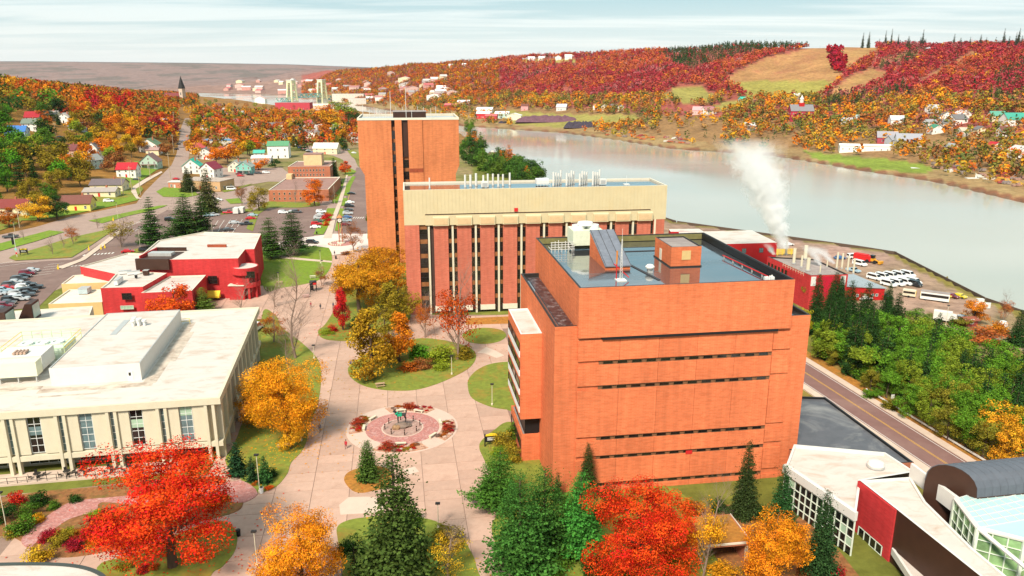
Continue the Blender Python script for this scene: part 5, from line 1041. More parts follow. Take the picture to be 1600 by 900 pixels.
for k in range(5): onwall(MB().box(1.5 + k * 1.3, 1.6 + k * 1.3, -.42, -.3, -6.5, 1.4), 'mullion', M_frm, rw, pa2, a2)
for k in range(6): onwall(MB().box(1.5, 6.8, -.4, -.3, -6.2 + k * 1.5, -6.1 + k * 1.5), 'transom', M_frm, rw, pa2, a2)
pq = [U(1393, 858, 2.0)[:2], U(1420, 850, 2)[:2], U(1500, 930, 2)[:2], U(1460, 960, 2)[:2]]
blk(rw, 'porch_roof', pq, 2.2, 1.2, [M_white, M_roofW, M_white], .2)
mbw = MB().prism(ccw([(x - off.x, y - off.y) for x, y in ((58.9, 104.2), (59.3, 104.4), (60.9, 94.6), (60.4, 94.4))]), 12.8, 15.2); mbw.build('white_screen_wall', M_white, rw)
va = empty('barrel_vault', (66, 100, 0), 0, 'dark standing-seam barrel roof at the right edge', 'building'); off = Vector(va.location); off.z = 0
p0, p1 = Vector((58.6, 99.5, 0)), Vector((63.2, 94.6, 0)); ax = Vector((.985, .17, 0)); wd = (p1 - p0); 
mb = MB(); rows_ = []
for i in range(11):
    q = math.pi * i / 10; s_ = (1 - math.cos(q)) / 2; zz = 10.2 + 3.4 * math.sin(q) ** .8; b0 = p0 + wd * s_; rows_.append((b0, zz))
for u0, u1, mi in ((0, 26, 0),):
    V = [(r[0].x + ax.x * u - off.x, r[0].y + ax.y * u - off.y, r[1]) for u in (u0, u1) for r in rows_]
    mb.add(V, [(i, i + 1, 12 + i, 11 + i) for i in range(10)])
mb.build('vault', mat('slate_seam', (.10, .11, .13), .4, .12, .8), va)
MB().add([(r[0].x - off.x, r[0].y - off.y, r[1]) for r in rows_] + [(p1.x - off.x, p1.y - off.y, 2), (p0.x - off.x, p0.y - off.y, 2)], [tuple(range(13))]).build('end_wall', M_bronze, va)
V = [(p1.x - off.x, p1.y - off.y, 2), (p1.x + ax.x * 26 - off.x, p1.y + ax.y * 26 - off.y, 2), (p1.x + ax.x * 26 - off.x, p1.y + ax.y * 26 - off.y, 10.2), (p1.x - off.x, p1.y - off.y, 10.2)]; MB().add(V, [(0, 1, 2, 3)]).build('side_wall', M_bronze, va)
for k in range(22):
    mb = MB()
    for a_, b_ in zip(rows_[:-1], rows_[1:]):
        u = k * 1.2; mb.tube((a_[0].x + ax.x * u - off.x, a_[0].y + ax.y * u - off.y, a_[1]), (b_[0].x + ax.x * u - off.x, b_[0].y + ax.y * u - off.y, b_[1]), .06, n=4)
    mb.build('roof_seam', mat('slate_seam', (0, 0, 0)), va)
at = empty('glass_atrium', (66, 92, -5), 0, 'glass atrium with white frames and pale translucent roof at the right edge', 'building'); off = Vector(at.location)
AT = [Vector(p) for p in ((60.3, 94.6, 10), (74, 100.8, 10), (80, 93, 10), (63.6, 85.0, 10), (59.3, 87.6, 10))]
M_atr = mat('translucent_roof', (.40, .58, .57), .25, .05, .5)
MB().add([p - off for p in AT], [(4, 3, 2, 1, 0)]).build('glass_roof', M_atr, at)
for i in range(14):
    a_, b_ = AT[0].lerp(AT[1], i / 13), AT[4].lerp(AT[2], i / 13); MB().tube(a_ - off + Vector((0, 0, .05)), b_ - off + Vector((0, 0, .05)), .05, n=4).build('roof_bar', M_white, at)
for i in range(7):
    a_, b_ = AT[0].lerp(AT[4], i / 6), AT[1].lerp(AT[2], i / 6); MB().tube(a_ - off + Vector((0, 0, .05)), b_ - off + Vector((0, 0, .05)), .05, n=4).build('roof_bar', M_white, at)
for a_, b_ in ((AT[0], AT[4]), (AT[4], AT[3]), (AT[3], AT[2])):
    d = b_ - a_; ln_ = d.length; MB().tube(a_ - off, b_ - off, .32, n=6).build('eaves_beam', M_white, at)
    dn_ = Vector((0, 0, -15)); MB().add([a_ - off, b_ - off, b_ - off + dn_, a_ - off + dn_], [(0, 3, 2, 1)]).build('glass_wall', mat('green_glass', (.22, .36, .16), .1, .6, .35, spec=.7), at)
    n_ = max(3, int(ln_ / 1.6)); nrm = Vector((d.y, -d.x, 0)).normalized() * .1; nrm = nrm if nrm.dot(Vector((66, 92, 0)) - a_) < 0 else -nrm
    for i in range(n_ + 1): p_ = a_.lerp(b_, i / n_) - off + nrm; MB().tube(p_, p_ + dn_, .10 if 0 < i < n_ else .22, n=4).build('mullion', M_frm, at)
    for j in range(1, 10): MB().tube(a_ - off + nrm + Vector((0, 0, -j * 1.5)), b_ - off + nrm + Vector((0, 0, -j * 1.5)), .07, n=4).build('transom', M_frm, at)
MB().tube(AT[4] - off, Vector((68, 74, 4)) - off, .28, n=6).build('raking_beam', M_white, at)
oc = empty('rounded_pavilion', (0, 0, 0), 0, 'white rounded pavilion roof with dark rim in the lower left corner', 'building')
pts = smooth([U(*q, 6)[:2] for q in ((-120, 960), (-100, 884), (0, 879), (90, 879), (140, 886), (168, 902), (175, 930), (150, 980))], 6); pts = ccw(pts)
walls(MB(), pts, 5.0, 6.0, .15, .5, 0, 1, 0).build('roof', [mat('dark_rim', (.05, .06, .055), .5), M_roofW], oc); MB().prism(inset(pts, 1.5), 0, 5.2).build('wall', M_glassB, oc)
def near_w(px_w, loc):                        # metres across for a width in photo pixels at that place
    return px_w * (loc[1] * cp + (CZ - loc[2]) * sp) / F
def T(kind, px, py, wpx, hpx, col, label, group=None, **kw):
    """tree standing at photo direction (px,py), wpx wide and hpx tall as seen"""
    loc = P(px, py); k = (loc.y * cp + (CZ - loc.z) * sp) / F
    h = UY(px, py - hpx, loc.y)[2] - loc.z if kind != 'bu' else max(hpx * k * .8, .4)
    return tree(kind, loc, h, wpx * k, col, label, group, **kw)
T('bx', 270, 886, 240, 198, (0.60, 0.040, 0.010), 'huge scarlet maple in front of the pale precast building', seed=3, name='maple_tree')
T('bu', 160, 840, 70, 60, 'red', 'dark red low maple beside the huge scarlet maple', name='shrub')
T('bx', 473, 945, 160, 152, (0.62, 0.22, 0.012), 'golden orange maple at the bottom edge left of the tall spruce', name='maple_tree', seed=1)
T('sp', 622, 920, 146, 216, (0.06, 0.095, 0.02), 'tall dark spruce at the bottom centre of the plaza', seed=4)
T('ar', 576, 752, 42, 64, (0.06, 0.11, 0.02), 'small rounded evergreen in the orange bed by the round plaza', seed=2)
T('bm', 555, 900, 60, 70, 'dark green', 'dark green bush left of the tall spruce foot', name='shrub')
T('bs', 700, 905, 80, 70, 'yellow', 'thin yellow tree at the bottom edge right of the tall spruce')
T('bu', 700, 850, 60, 45, 'olive', 'olive bush by the curved path at the bottom', name='shrub'); T('bu', 640, 820, 50, 30, 'green', 'green bush behind the tall spruce')
T('bx', 447, 690, 140, 138, (0.60, 0.25, 0.012), 'big golden tree beside the right wall of the pale building', seed=6, name='maple_tree'); T('bh', 405, 660, 70, 75, 'gold', 'golden tree close against the pale building wall', seed=9); T('bm', 455, 702, 48, 50, (.62, .33, .02), 'small bright yellow tree at the tip of the long lawn')
T('br', 462, 560, 95, 100, 'grey', 'large leafless grey tree at the top of the long lawn', seed=1); T('br', 452, 585, 50, 60, 'grey', 'leafless grey sapling above the big golden tree', seed=2); T('bs', 428, 535, 55, 50, 'rust', 'thin rusty tree behind the corner of the pale building')
T('bc', 580, 590, 92, 116, (0.36, 0.21, 0.016), 'conical olive gold tree on the central island', seed=5); T('bc', 624, 566, 68, 84, (0.52, 0.17, 0.012), 'conical orange tree on the central island', seed=8); T('bm', 600, 530, 60, 60, 'olive', 'olive tree at the back of the central island')
T('bs', 715, 562, 92, 118, 'redorange', 'thinning orange tree with visible branches before the science building', seed=7, tint=.8); T('bs', 664, 528, 42, 58, 'rust', 'smaller thinning rusty tree before the science building')
for i, (px, py, w_, h_, c_, lb) in enumerate(((690, 565, 50, 34, 'lime', 'lime shrub mound on the central island'), (655, 560, 45, 30, 'bright green', 'green shrub on the central island'), (725, 560, 36, 28, 'olive', 'olive shrub at the right of the central island'), (660, 575, 36, 18, 'brown', 'brown shrub at the front of the central island'), (690, 578, 30, 16, 'lime', 'small lime shrub at the front of the central island'), (640, 578, 40, 18, 'rust', 'rusty ground shrub left of the island lamp'))): T('bu', px, py, w_, h_, c_, lb)
T('bh', 562, 488, 98, 104, (0.52, 0.24, 0.016), 'large gold tree left in the cluster before the brick tower', seed=11); T('bh', 602, 478, 98, 100, (0.50, 0.21, 0.016), 'large amber tree in the middle of the cluster before the brick tower', seed=12); T('bm', 588, 448, 76, 66, (.5, .2, .015), 'amber tree at the back of the cluster before the tower'); T('bm', 622, 506, 70, 76, 'olive', 'olive amber tree at the right of the cluster before the tower'); T('bm', 545, 455, 44, 46, 'olive', 'olive tree at the left back of the tower cluster')
T('bc', 536, 516, 36, 70, (0.52, 0.018, 0.016), 'narrow bright red tree by the walkway', seed=3, name='maple_tree')
T('bu', 520, 518, 22, 14, 'red', 'low red bush at the foot of the narrow red tree'); T('bu', 512, 522, 24, 10, 'lime', 'pale lime ground shrub on the red tree island'); T('bu', 560, 512, 28, 26, 'dark green', 'dark shrub right of the narrow red tree')
T('bs', 553, 394, 40, 52, 'brown', 'brown tree beside the clock tower', seed=4, tint=1.2); T('bu', 540, 398, 16, 8, 'brown', 'small brown bush near the clock tower')
T('br', 463, 468, 50, 70, 'brown', 'leafless tree in the round bed below the top lawn', seed=5); T('bs', 503, 447, 26, 32, 'brown', 'small brown tree by the kiosk'); T('br', 376, 487, 42, 42, 'grey', 'leafless shrub tree before the red brick building', seed=6); T('br', 430, 480, 50, 40, 'grey', 'leafless tree behind the pale roof corner', seed=8)
T('bm', 274, 513, 76, 76, (0.58, 0.085, 0.012), 'vivid orange tree between the pale roof and the red brick building', seed=2); T('pn', 318, 490, 42, 42, (.13, .20, .03), 'yellow-green pine by the yellow awning')
T('pn', 424, 404, 52, 66, (.045, .10, .016), 'left of two broad pines right of the red brick building', seed=1); T('pn', 459, 398, 56, 70, (.028, .07, .014), 'right darker of two broad pines right of the red brick building', seed=2)
T('pn', 240, 386, 44, 80, (.035, .085, .016), 'tall dark pine behind the white roofs', seed=3); T('pn', 292, 372, 66, 70, (.04, .09, .016), 'broad dark pine left in the car park group', seed=4); T('pn', 318, 366, 40, 66, (.04, .08, .016), 'slim pine right in the car park group', seed=5); T('sp', 327, 333, 42, 72, (.07, .08, .022), 'tall pale spruce at the road junction', seed=6); T('sm', 262, 388, 24, 28, 'dark green', 'small spruce by the white roof edge'); T('sp', 295, 300, 30, 38, (.05, .07, .02), 'dark spruce by the small brick shop')
T('bs', 190, 387, 52, 46, 'olive', 'spreading thin olive tree by the crosswalk'); T('bs', 115, 382, 28, 30, 'rust', 'thin young tree on the triangular lawn'); T('br', 82, 398, 22, 26, 'grey', 'leafless young tree at the left of the triangular lawn'); T('br', 100, 388, 18, 22, 'grey', 'leafless young tree in the middle of the triangular lawn'); T('br', 153, 357, 16, 18, 'grey', 'leafless sapling at the top of the triangular lawn'); T('br', 37, 375, 14, 18, 'grey', 'leafless sapling on the road median')
T('bm', 492, 322, 38, 46, (.58, .14, .012), 'orange and red tree before the brown office block', seed=1); T('sp', 523, 288, 22, 42, 'dark green', 'dark spruce right of the brown office block', seed=5); T('bm', 540, 273, 22, 24, 'redorange', 'bright orange tree right of the dark spruce'); T('bm', 405, 330, 38, 40, 'olive', 'olive tree left of the brown office block'); T('bs', 378, 320, 26, 32, 'brown', 'brown thin tree at the car park edge'); T('bu', 511, 345, 20, 16, 'red', 'round red bush by the sidewalk'); T('bu', 510, 353, 14, 10, 'redorange', 'small orange bush by the sidewalk'); T('br', 462, 318, 18, 30, 'brown', 'leafless tree against the office block'); T('bs', 520, 318, 20, 22, 'brown', 'brown shrub tree at the office corner'); T('bu', 578, 345, 16, 26, 'green', 'dark shrub at the tower foot')
T('bm', 60, 346, 56, 44, (.56, .30, .02), 'bright yellow tree by the left roadside', seed=2); T('bm', 90, 342, 44, 40, 'dark green', 'dark evergreen right of the yellow roadside tree', name='dark_tree'); T('bm', 15, 355, 36, 34, 'rust', 'rusty tree at the left edge above the road')
T('pn', 812, 905, 130, 168, (.05, .14, .024), 'big dark green pine left of the laboratory front', seed=7); T('pn', 850, 868, 110, 140, (.045, .12, .02), 'green pine just right of the big dark pine', seed=9); T('pn', 905, 870, 95, 135, (.05, .20, .03), 'bright green pine before the laboratory wall', seed=8); T('pn', 772, 795, 95, 95, (.06, .15, .02), 'leaning pine at the path edge left of the laboratory', seed=10, lean=-.12)
T('sp', 917, 778, 40, 86, (.045, .06, .016), 'dark slim spruce against the laboratory wall', seed=1); T('sm', 871, 785, 24, 48, (.03, .06, .016), 'small dark spruce at the laboratory corner'); T('bm', 955, 800, 48, 46, 'dark green', 'dark green round tree against the laboratory', name='dark_tree')
T('bx', 998, 918, 185, 170, (0.60, 0.045, 0.010), 'large red and orange maple before the laboratory', seed=4, name='maple_tree'); T('bh', 1052, 900, 70, 110, (0.60, 0.12, 0.01), 'orange crown at the right of the large red maple', seed=5, name='maple_tree'); T('bs', 1098, 905, 74, 130, 'gold', 'thin golden tree before the small brick porch', seed=6); T('bm', 1045, 920, 40, 60, (.12, .17, .02), 'olive green cone at the bottom edge under the red maple', name='shrub'); T('bu', 985, 905, 40, 30, 'green', 'green bush at the bottom under the red maple')
T('sp', 1162, 808, 50, 120, (.035, .055, .016), 'tall dark spruce at the right of the laboratory front', seed=2); T('sp', 1218, 828, 56, 104, (.03, .09, .025), 'blue-green spruce by the glazed link', seed=3); T('sp', 1278, 905, 64, 140, (.028, .065, .02), 'dark spruce before the glazed link', seed=5); T('bh', 1205, 915, 108, 118, (0.60, 0.21, 0.012), 'golden orange tree at the bottom right of the laboratory', seed=8, name='maple_tree')
T('bm', 1252, 530, 36, 50, (.42, .36, .02), 'yellow tree behind the right corner of the laboratory')
for i, (px, py, w_, h_, c_) in enumerate(((790, 700, 40, 34, 'olive'), (778, 712, 30, 22, 'lime'), (806, 690, 30, 40, 'green'), (800, 720, 36, 30, 'olive'))): T('bu', px, py, w_, h_, c_, f'{c_} shrub behind the black sign, {ORD[i]} from the left' if False else ['olive shrub behind the black sign', 'lime shrub under the black sign', 'green shrub against the laboratory corner', 'olive shrub right of the leaning pine'][i])
T('sm', 372, 742, 44, 52, (.018, .05, .02), 'blue-black yew clump at the corner of the pale building', seed=1); T('sm', 395, 752, 24, 40, (.03, .07, .025), 'small dark spruce by the corner lamp'); T('sm', 415, 755, 30, 44, (.035, .10, .025), 'green young spruce by the corner lamp', seed=3); T('bu', 428, 745, 18, 20, 'dark green', 'dark green bush beside the young spruce')
GB = [(8, 815, 40, 40, 'dark green'), (28, 790, 30, 34, 'red'), (45, 810, 36, 30, 'green'), (60, 790, 40, 30, 'dark green'), (35, 832, 50, 32, 'green'), (20, 838, 30, 18, 'olive'), (62, 815, 26, 18, 'gold'), (85, 795, 26, 18, 'green'), (118, 785, 26, 18, 'dark green'), (78, 845, 34, 26, 'crimson'), (95, 850, 40, 28, 'olive'), (118, 858, 34, 22, 'crimson'), (105, 838, 30, 18, 'lime'), (128, 838, 30, 16, 'rust'), (150, 850, 34, 18, 'gold'), (62, 880, 44, 36, 'yellow'), (150, 808, 28, 16, 'lime'), (168, 815, 30, 20, 'green'), (185, 808, 30, 18, 'gold'), (200, 830, 34, 16, 'rust'), (250, 815, 34, 16, 'olive'), (350, 782, 26, 14, 'olive'), (330, 790, 30, 14, 'gold'), (225, 895, 26, 20, 'crimson'), (195, 890, 30, 16, 'olive'), (240, 890, 20, 14, 'rust'), (400, 758, 16, 8, 'rust'), (420, 765, 16, 8, 'redorange')]
SPOT = ['at the left end of the garden bed', 'near the left lamp', 'by the brick path', 'in the middle of the garden bed', 'under the scarlet maple']
for i, (px, py, w_, h_, c_) in enumerate(GB): T('bu', px, py, w_, h_, c_, f'{c_} garden shrub {SPOT[min(4, int(px / 48))]}', 'garden shrubs before the pale building')
for i in range(84):
    q0, q1 = ((58, 118), (148, 196), (245, 305), (-32, 22))[i % 4]; q = math.radians(random.uniform(q0 + 3, q1 - 3)); r_ = random.uniform(7.9, 9.9); c_ = random.choice(['red', 'rust', 'brown', 'crimson', 'grey', 'olive'])
    tree('bu', (cx + r_ * math.cos(q), cy + r_ * math.sin(q), .2), random.uniform(.3, .6), random.uniform(.7, 1.3), c_, f'low {c_} plant in the beds of the round plaza', 'bed plants of the round plaza', name='bed_plant')
for q, w_, lb in ((88, 3.2, 'wide russet shrub at the far side of the round plaza'), (172, 3.0, 'russet shrub at the left of the round plaza'), (-8, 2.4, 'russet shrub at the right of the round plaza'), (260, 3.0, 'russet shrub at the near side of the round plaza')):
    for d_ in (-1,): q_ = math.radians(q); tree('bu', (cx + 8.9 * math.cos(q_), cy + 8.9 * math.sin(q_), .2), 1.3, w_, (.34, .05, .02), lb)
for i, (px, py, w_, h_, c_) in enumerate(((890, 800, 40, 34, 'green'), (935, 812, 40, 30, 'dark green'), (985, 800, 44, 30, 'olive'), (1035, 800, 40, 26, 'brown'), (1080, 800, 44, 28, 'rust'), (1125, 800, 36, 24, 'dark green'), (1190, 812, 44, 34, 'dark green'), (1240, 850, 50, 40, 'dark green'), (1150, 850, 44, 26, 'rust'), (880, 880, 60, 40, 'green'), (930, 900, 60, 40, 'dark green'), (860, 905, 50, 40, 'green'), (1130, 905, 50, 30, 'gold'), (1300, 905, 44, 34, 'crimson'), (1262, 905, 40, 26, 'brown'))): T('bu', px, py, w_, h_, c_, f'{c_} shrub along the foot of the laboratory front', 'shrubs before the laboratory')
belt = []
rb_ = random.Random(21)
BD = [(1272, 520, 'sp', 38, 80, 'd'), (1290, 545, 'sp', 40, 90, 'd'), (1312, 560, 'sp', 42, 95, 'd'), (1335, 560, 'sp', 42, 92, 'd'), (1355, 575, 'sp', 44, 90, 'd'), (1300, 500, 'sp', 36, 66, 'd'), (1325, 512, 'sp', 36, 66, 'd'), (1350, 520, 'sp', 38, 70, 'd'), (1375, 535, 'sp', 40, 72, 'd'), (1398, 520, 'sp', 34, 56, 'd'),
      (1380, 590, 'pm', 52, 70, 'd'), (1400, 560, 'bm', 56, 62, 'b'), (1425, 545, 'sm', 30, 50, 'd'), (1440, 560, 'bm', 56, 56, 'b'), (1415, 605, 'bm', 60, 66, 'b'), (1445, 615, 'bm', 60, 64, 'b'), (1470, 580, 'bm', 54, 50, 'b'), (1408, 525, 'sm', 22, 40, 'd'), (1455, 535, 'sm', 40, 34, 'd'),
      (1480, 625, 'bm', 60, 60, 'l'), (1500, 610, 'sp', 34, 58, 'd'), (1472, 655, 'bm', 60, 62, 'o'), (1510, 660, 'bm', 56, 60, 'o'), (1545, 700, 'bm', 68, 70, 'g'), (1530, 640, 'bm', 60, 60, 'l'), (1560, 650, 'sm', 44, 60, 'd'), (1590, 640, 'sm', 50, 66, 'd'), (1595, 705, 'bm', 50, 66, 'y'), (1520, 605, 'bm', 50, 44, 'b'), (1560, 610, 'sp', 36, 52, 'd'),
      (1330, 590, 'bm', 34, 36, 'd'), (1360, 610, 'bm', 34, 34, 'o'), (1385, 622, 'bm', 36, 40, 'b'), (1300, 572, 'bm', 28, 26, 'o'), (1500, 560, 'bm', 40, 30, 'o'), (1480, 545, 'sm', 22, 46, 'd'), (1465, 522, 'sm', 20, 30, 'd'), (1540, 590, 'bm', 40, 34, 'o'), (1588, 540, 'sp', 34, 50, 'd'), (1600, 590, 'sm', 40, 50, 'd'), (1575, 580, 'bm', 36, 30, 'o'), (1435, 640, 'bm', 40, 44, 'o'), (1432, 520, 'bm', 40, 34, 'b'), (1385, 500, 'sp', 24, 50, 'd'),
      (1262, 480, 'bm', 24, 34, 'o'), (1310, 488, 'sp', 26, 50, 'd'), (1540, 535, 'bu', 60, 24, 'r'), (1520, 505, 'bm', 40, 34, 'go'), (1500, 510, 'bu', 30, 16, 'o'), (1560, 520, 'bu', 40, 20, 'go'), (1568, 505, 'bs', 24, 34, 'r'), (1418, 652, 'bm', 44, 48, 'b'), (1448, 668, 'bm', 50, 54, 'l'), (1480, 690, 'bm', 50, 50, 'o'), (1508, 702, 'bm', 50, 56, 'b'), (1535, 718, 'bm', 54, 56, 'o'), (1575, 738, 'bm', 60, 64, 'g'), (1392, 640, 'bu', 30, 20, 'o'), (1362, 622, 'bu', 30, 18, 'b')]
CN = {'d': ('dark green', (.026, .065, .016)), 'b': ('bright green', (.10, .21, .018)), 'l': ('lime green', (.17, .22, .02)), 'o': ('olive', (.19, .17, .02)), 'g': ('golden', (.52, .25, .018)), 'y': ('yellow', (.45, .30, .02)), 'go': ('orange', (.50, .17, .015)), 'r': ('rusty', (.40, .12, .03))}
KN = {'sp': 'spruce', 'sm': 'young spruce', 'pm': 'pine', 'bm': 'leafy tree', 'bu': 'shrub', 'bs': 'thin tree'}
for i in range(105):
    t_ = rb_.random() ** .8; px = 1275 + 325 * t_; py = 552 + .50 * (px - 1262) - rb_.random() ** 1.4 * (30 + 105 * t_); dk_ = rb_.random() < (.55 if t_ < .3 else .2)
    BD.append((px, py, 'sm' if dk_ else 'bm', rb_.uniform(26, 34) if dk_ else rb_.uniform(42, 58), rb_.uniform(56, 84) if dk_ else rb_.uniform(44, 60), 'd' if dk_ else rb_.choice('bbbl')))
for px, py, kd, w_, h_, c_ in BD:
    where = ['left tip', 'left part', 'left middle', 'middle', 'right middle', 'right part', 'right end'][max(0, min(6, int((px - 1255) / 48)))] + (' of shore belt, road side' if py > 540 + (px - 1280) * .38 else ' of shore belt, yard side')
    T(kd, px, py, w_ * 1.1, h_ * 1.15, CN[c_][1], f'{CN[c_][0]} {KN[kd]}, {where}', 'trees of the shore road belt')
for i in range(44):
    px = rb_.uniform(716, 842); py = 226 + (px - 716) * .46 + rb_.uniform(-6, 26); 
    if px > 760 and py < 245 + (px - 760) * .3: continue
    T('bl' if i % 3 else 'sm', px, min(py, 292), rb_.uniform(20, 30), rb_.uniform(22, 34), rb_.choice([(.07, .15, .02), (.05, .12, .02), (.10, .17, .02), (.045, .10, .016)]) if i % 9 else 'orange', f'{"conifer" if i % 3 == 0 else "leafy tree"} on the bank {["just right of the brick tower", "above the left fume stacks", "above the gap between stack clusters", "near the boathouses"][min(3, int((px - 716) / 32))]}', 'waterside trees behind the science building')
T('bm', 735, 228, 24, 44, (.10, .19, .02), 'tall green tree right of the brick tower')
for px, py, w_, h_, c_, lb in ((338, 258, 30, 30, 'orange', 'big orange tree above the maroon-roofed white house'), (356, 255, 36, 32, 'orange', 'big orange tree left of the teal house'), (372, 248, 30, 28, 'gold', 'golden tree behind the teal house'), (404, 266, 34, 20, 'orange', 'low orange tree right of the teal house'), (390, 244, 26, 26, 'lime', 'lime green tree behind the teal house'), (318, 240, 26, 26, 'rust', 'rusty tree left of the big orange tree'), (520, 204, 44, 34, 'gold', 'large golden tree by the curving street'), (505, 192, 42, 30, 'orange', 'large orange tree above the town street'), (540, 182, 44, 26, 'lime', 'large lime tree near the canal'), (553, 198, 30, 26, 'dark green', 'dark tree left of the brick tower'), (528, 238, 16, 16, 'olive', 'olive bush beside the cream hall'), (470, 228, 14, 18, 'rust', 'small rusty tree on the town street'), (372, 222, 22, 16, 'gold', 'golden tree by the flat grey building'), (300, 232, 26, 24, 'rust', 'rusty tree at the street corner'), (310, 222, 22, 24, 'gold', 'golden tree left of the blue flat roof'), (430, 262, 22, 14, 'dark green', 'dark bush behind the office block')):
    T('bl', px, py, w_, h_, c_, lb)
def blocked(px, py): return any(x0 < px < x1 and y0 < py < y1 + (14 if px < 290 else 4) for x0, x1, y0, y1 in NOTREE)
NOTREE = [(10, 62, 180, 218), (78, 112, 200, 226), (218, 252, 212, 262), (188, 216, 250, 276), (140, 162, 238, 262), (100, 128, 226, 246), (145, 192, 272, 305), (0, 40, 300, 345), (92, 150, 300, 330), (272, 300, 185, 275), (196, 300, 262, 330), (285, 315, 250, 275), (318, 345, 245, 280), (355, 400, 245, 275),
          (300, 345, 272, 300), (310, 372, 212, 232), (338, 356, 198, 214), (378, 400, 200, 218), (408, 436, 200, 218), (418, 452, 215, 250), (400, 420, 238, 255), (476, 502, 200, 222), (494, 526, 218, 240), (430, 540, 236, 330), (545, 600, 205, 300), (170, 202, 132, 150), (230, 255, 182, 196), (395, 412, 186, 200), (428, 448, 186, 205), (525, 545, 184, 196), (345, 420, 262, 330), (452, 470, 205, 240), (330, 352, 163, 178)]
HILLCOL = {'hot': ['orange', 'rust', 'redorange', 'orange', 'gold'], 'red': ['red', 'redorange', 'crimson', 'red'], 'gold': ['gold', 'yellow', 'gold', 'orange', 'olive'], 'green': ['dark green', 'green', 'dark green', 'olive', 'bright green'], 'town': ['orange', 'gold', 'rust', 'olive', 'olive', 'brown', 'gold', 'lime', 'green', 'lime', 'dark green']}
def hillzone(px, py):
    if px < 100 and py > 205 and not (40 < px < 62 and py < 235): return 'green'
    if px < 55 and 145 < py <= 205: return 'green'
    if 60 < px < 100 and 150 < py < 182: return 'green'
    if 8 < px < 115 and py < 132: return 'green'
    if 135 < px < 215 and 148 < py < 172: return 'red'
    if 232 < px < 275 and 182 < py < 215: return 'red'
    if 155 < px < 225 and 175 < py < 250: return 'gold'
    if 100 < px < 160 and py > 215: return 'gold' if rb_.random() < .55 else 'green'
    if px < 220 and py < 185: return 'hot'
    return 'town'
NMC = {'dark green': 'dark evergreen', 'green': 'green', 'bright green': 'fresh green', 'lime': 'lime green', 'olive': 'olive', 'gold': 'golden', 'yellow': 'yellow', 'orange': 'orange', 'rust': 'rusty', 'redorange': 'flame orange', 'red': 'red', 'crimson': 'crimson', 'brown': 'brown'}
pts_ = []; tries = 0
while len(pts_) < 400 and tries < 9000:
    tries += 1; px = rb_.uniform(-25, 555); py = 122 + 215 * rb_.random() ** 1.15
    lim = 330 if px < 130 else (270 if px < 215 else 250 if px < 420 else 236)
    if py > lim or blocked(px, py) or py < np.interp(px, [-30, 60, 160, 300, 420, 560], [126, 130, 140, 158, 170, 182]): continue
    if any((px - a_) ** 2 + ((py - b_) * 1.9) ** 2 < (7 + (b_ - 110) * .085) ** 2 for a_, b_ in pts_): continue
    pts_.append((px, py))
pts_.sort(key=lambda q: q[1])
REF = [(30, 210, 'bright blue roof'), (54, 190, 'dark red roof on the hillside'), (236, 232, 'large green-roofed white house'), (237, 256, 'sage green house'), (202, 270, 'bright red roof'), (152, 250, 'tall narrow white house'), (114, 238, 'maroon-roofed pink house'), (172, 292, 'wide dark roof'), (124, 320, 'yellow cottage'), (18, 328, 'long maroon-roofed house'), (302, 264, 'teal-roofed white house'), (331, 270, 'maroon-roofed white house'), (384, 265, 'teal gabled house'), (347, 208, 'coral red roof'), (391, 210, 'dark red gabled house'), (437, 235, 'white apartment house'), (487, 210, 'white house by the town street'), (511, 234, 'cream hall'), (538, 191, 'red roof near the canal'), (352, 172, 'canalside white house'), (186, 144, 'long pink roof'), (243, 188, 'white flat roof on the hillside'), (331, 222, 'long blue flat roof'), (284, 160, 'church'), (92, 212, 'hillside street bend'), (440, 198, 'cream inn'), (290, 215, 'uphill street')]
def beside(px, py):
    d_, x, y, n_ = min(((px - x) ** 2 + 2.5 * (py - y) ** 2, x, y, n_) for x, y, n_ in REF)
    return ('left of' if px < x - 8 else 'right of' if px > x + 8 else 'above' if py < y else 'below') + ' the ' + n_
FARP = []
for k_, (px, py) in enumerate(pts_):
    loc = P(px, py); zn_ = hillzone(px, py - 8); c_ = rb_.choice(HILLCOL[zn_]); r_ = math.hypot(loc.x, loc.y); kd = 'bl' if r_ > 480 else 'bm'
    if c_ == 'dark green': kd = rb_.choice(['pm', 'sm', 'bl', 'pm'])
    h = rb_.uniform(10, 15) * (1.15 if zn_ in ('green', 'red') else 1.0); wd = h * (rb_.uniform(.85, 1.15) if kd in ('bl', 'bm') else rb_.uniform(.45, .6))
    if k_ < 135: FARP.append((*loc, h, wd, *[v * 1.1 for v in TC[c_]])); continue
    tree(kd, loc, h, wd, c_, f'{NMC[c_]} {"conifer" if kd in ("pm", "sm") else "tree"} {beside(px, py)}', 'trees of the town hillside')
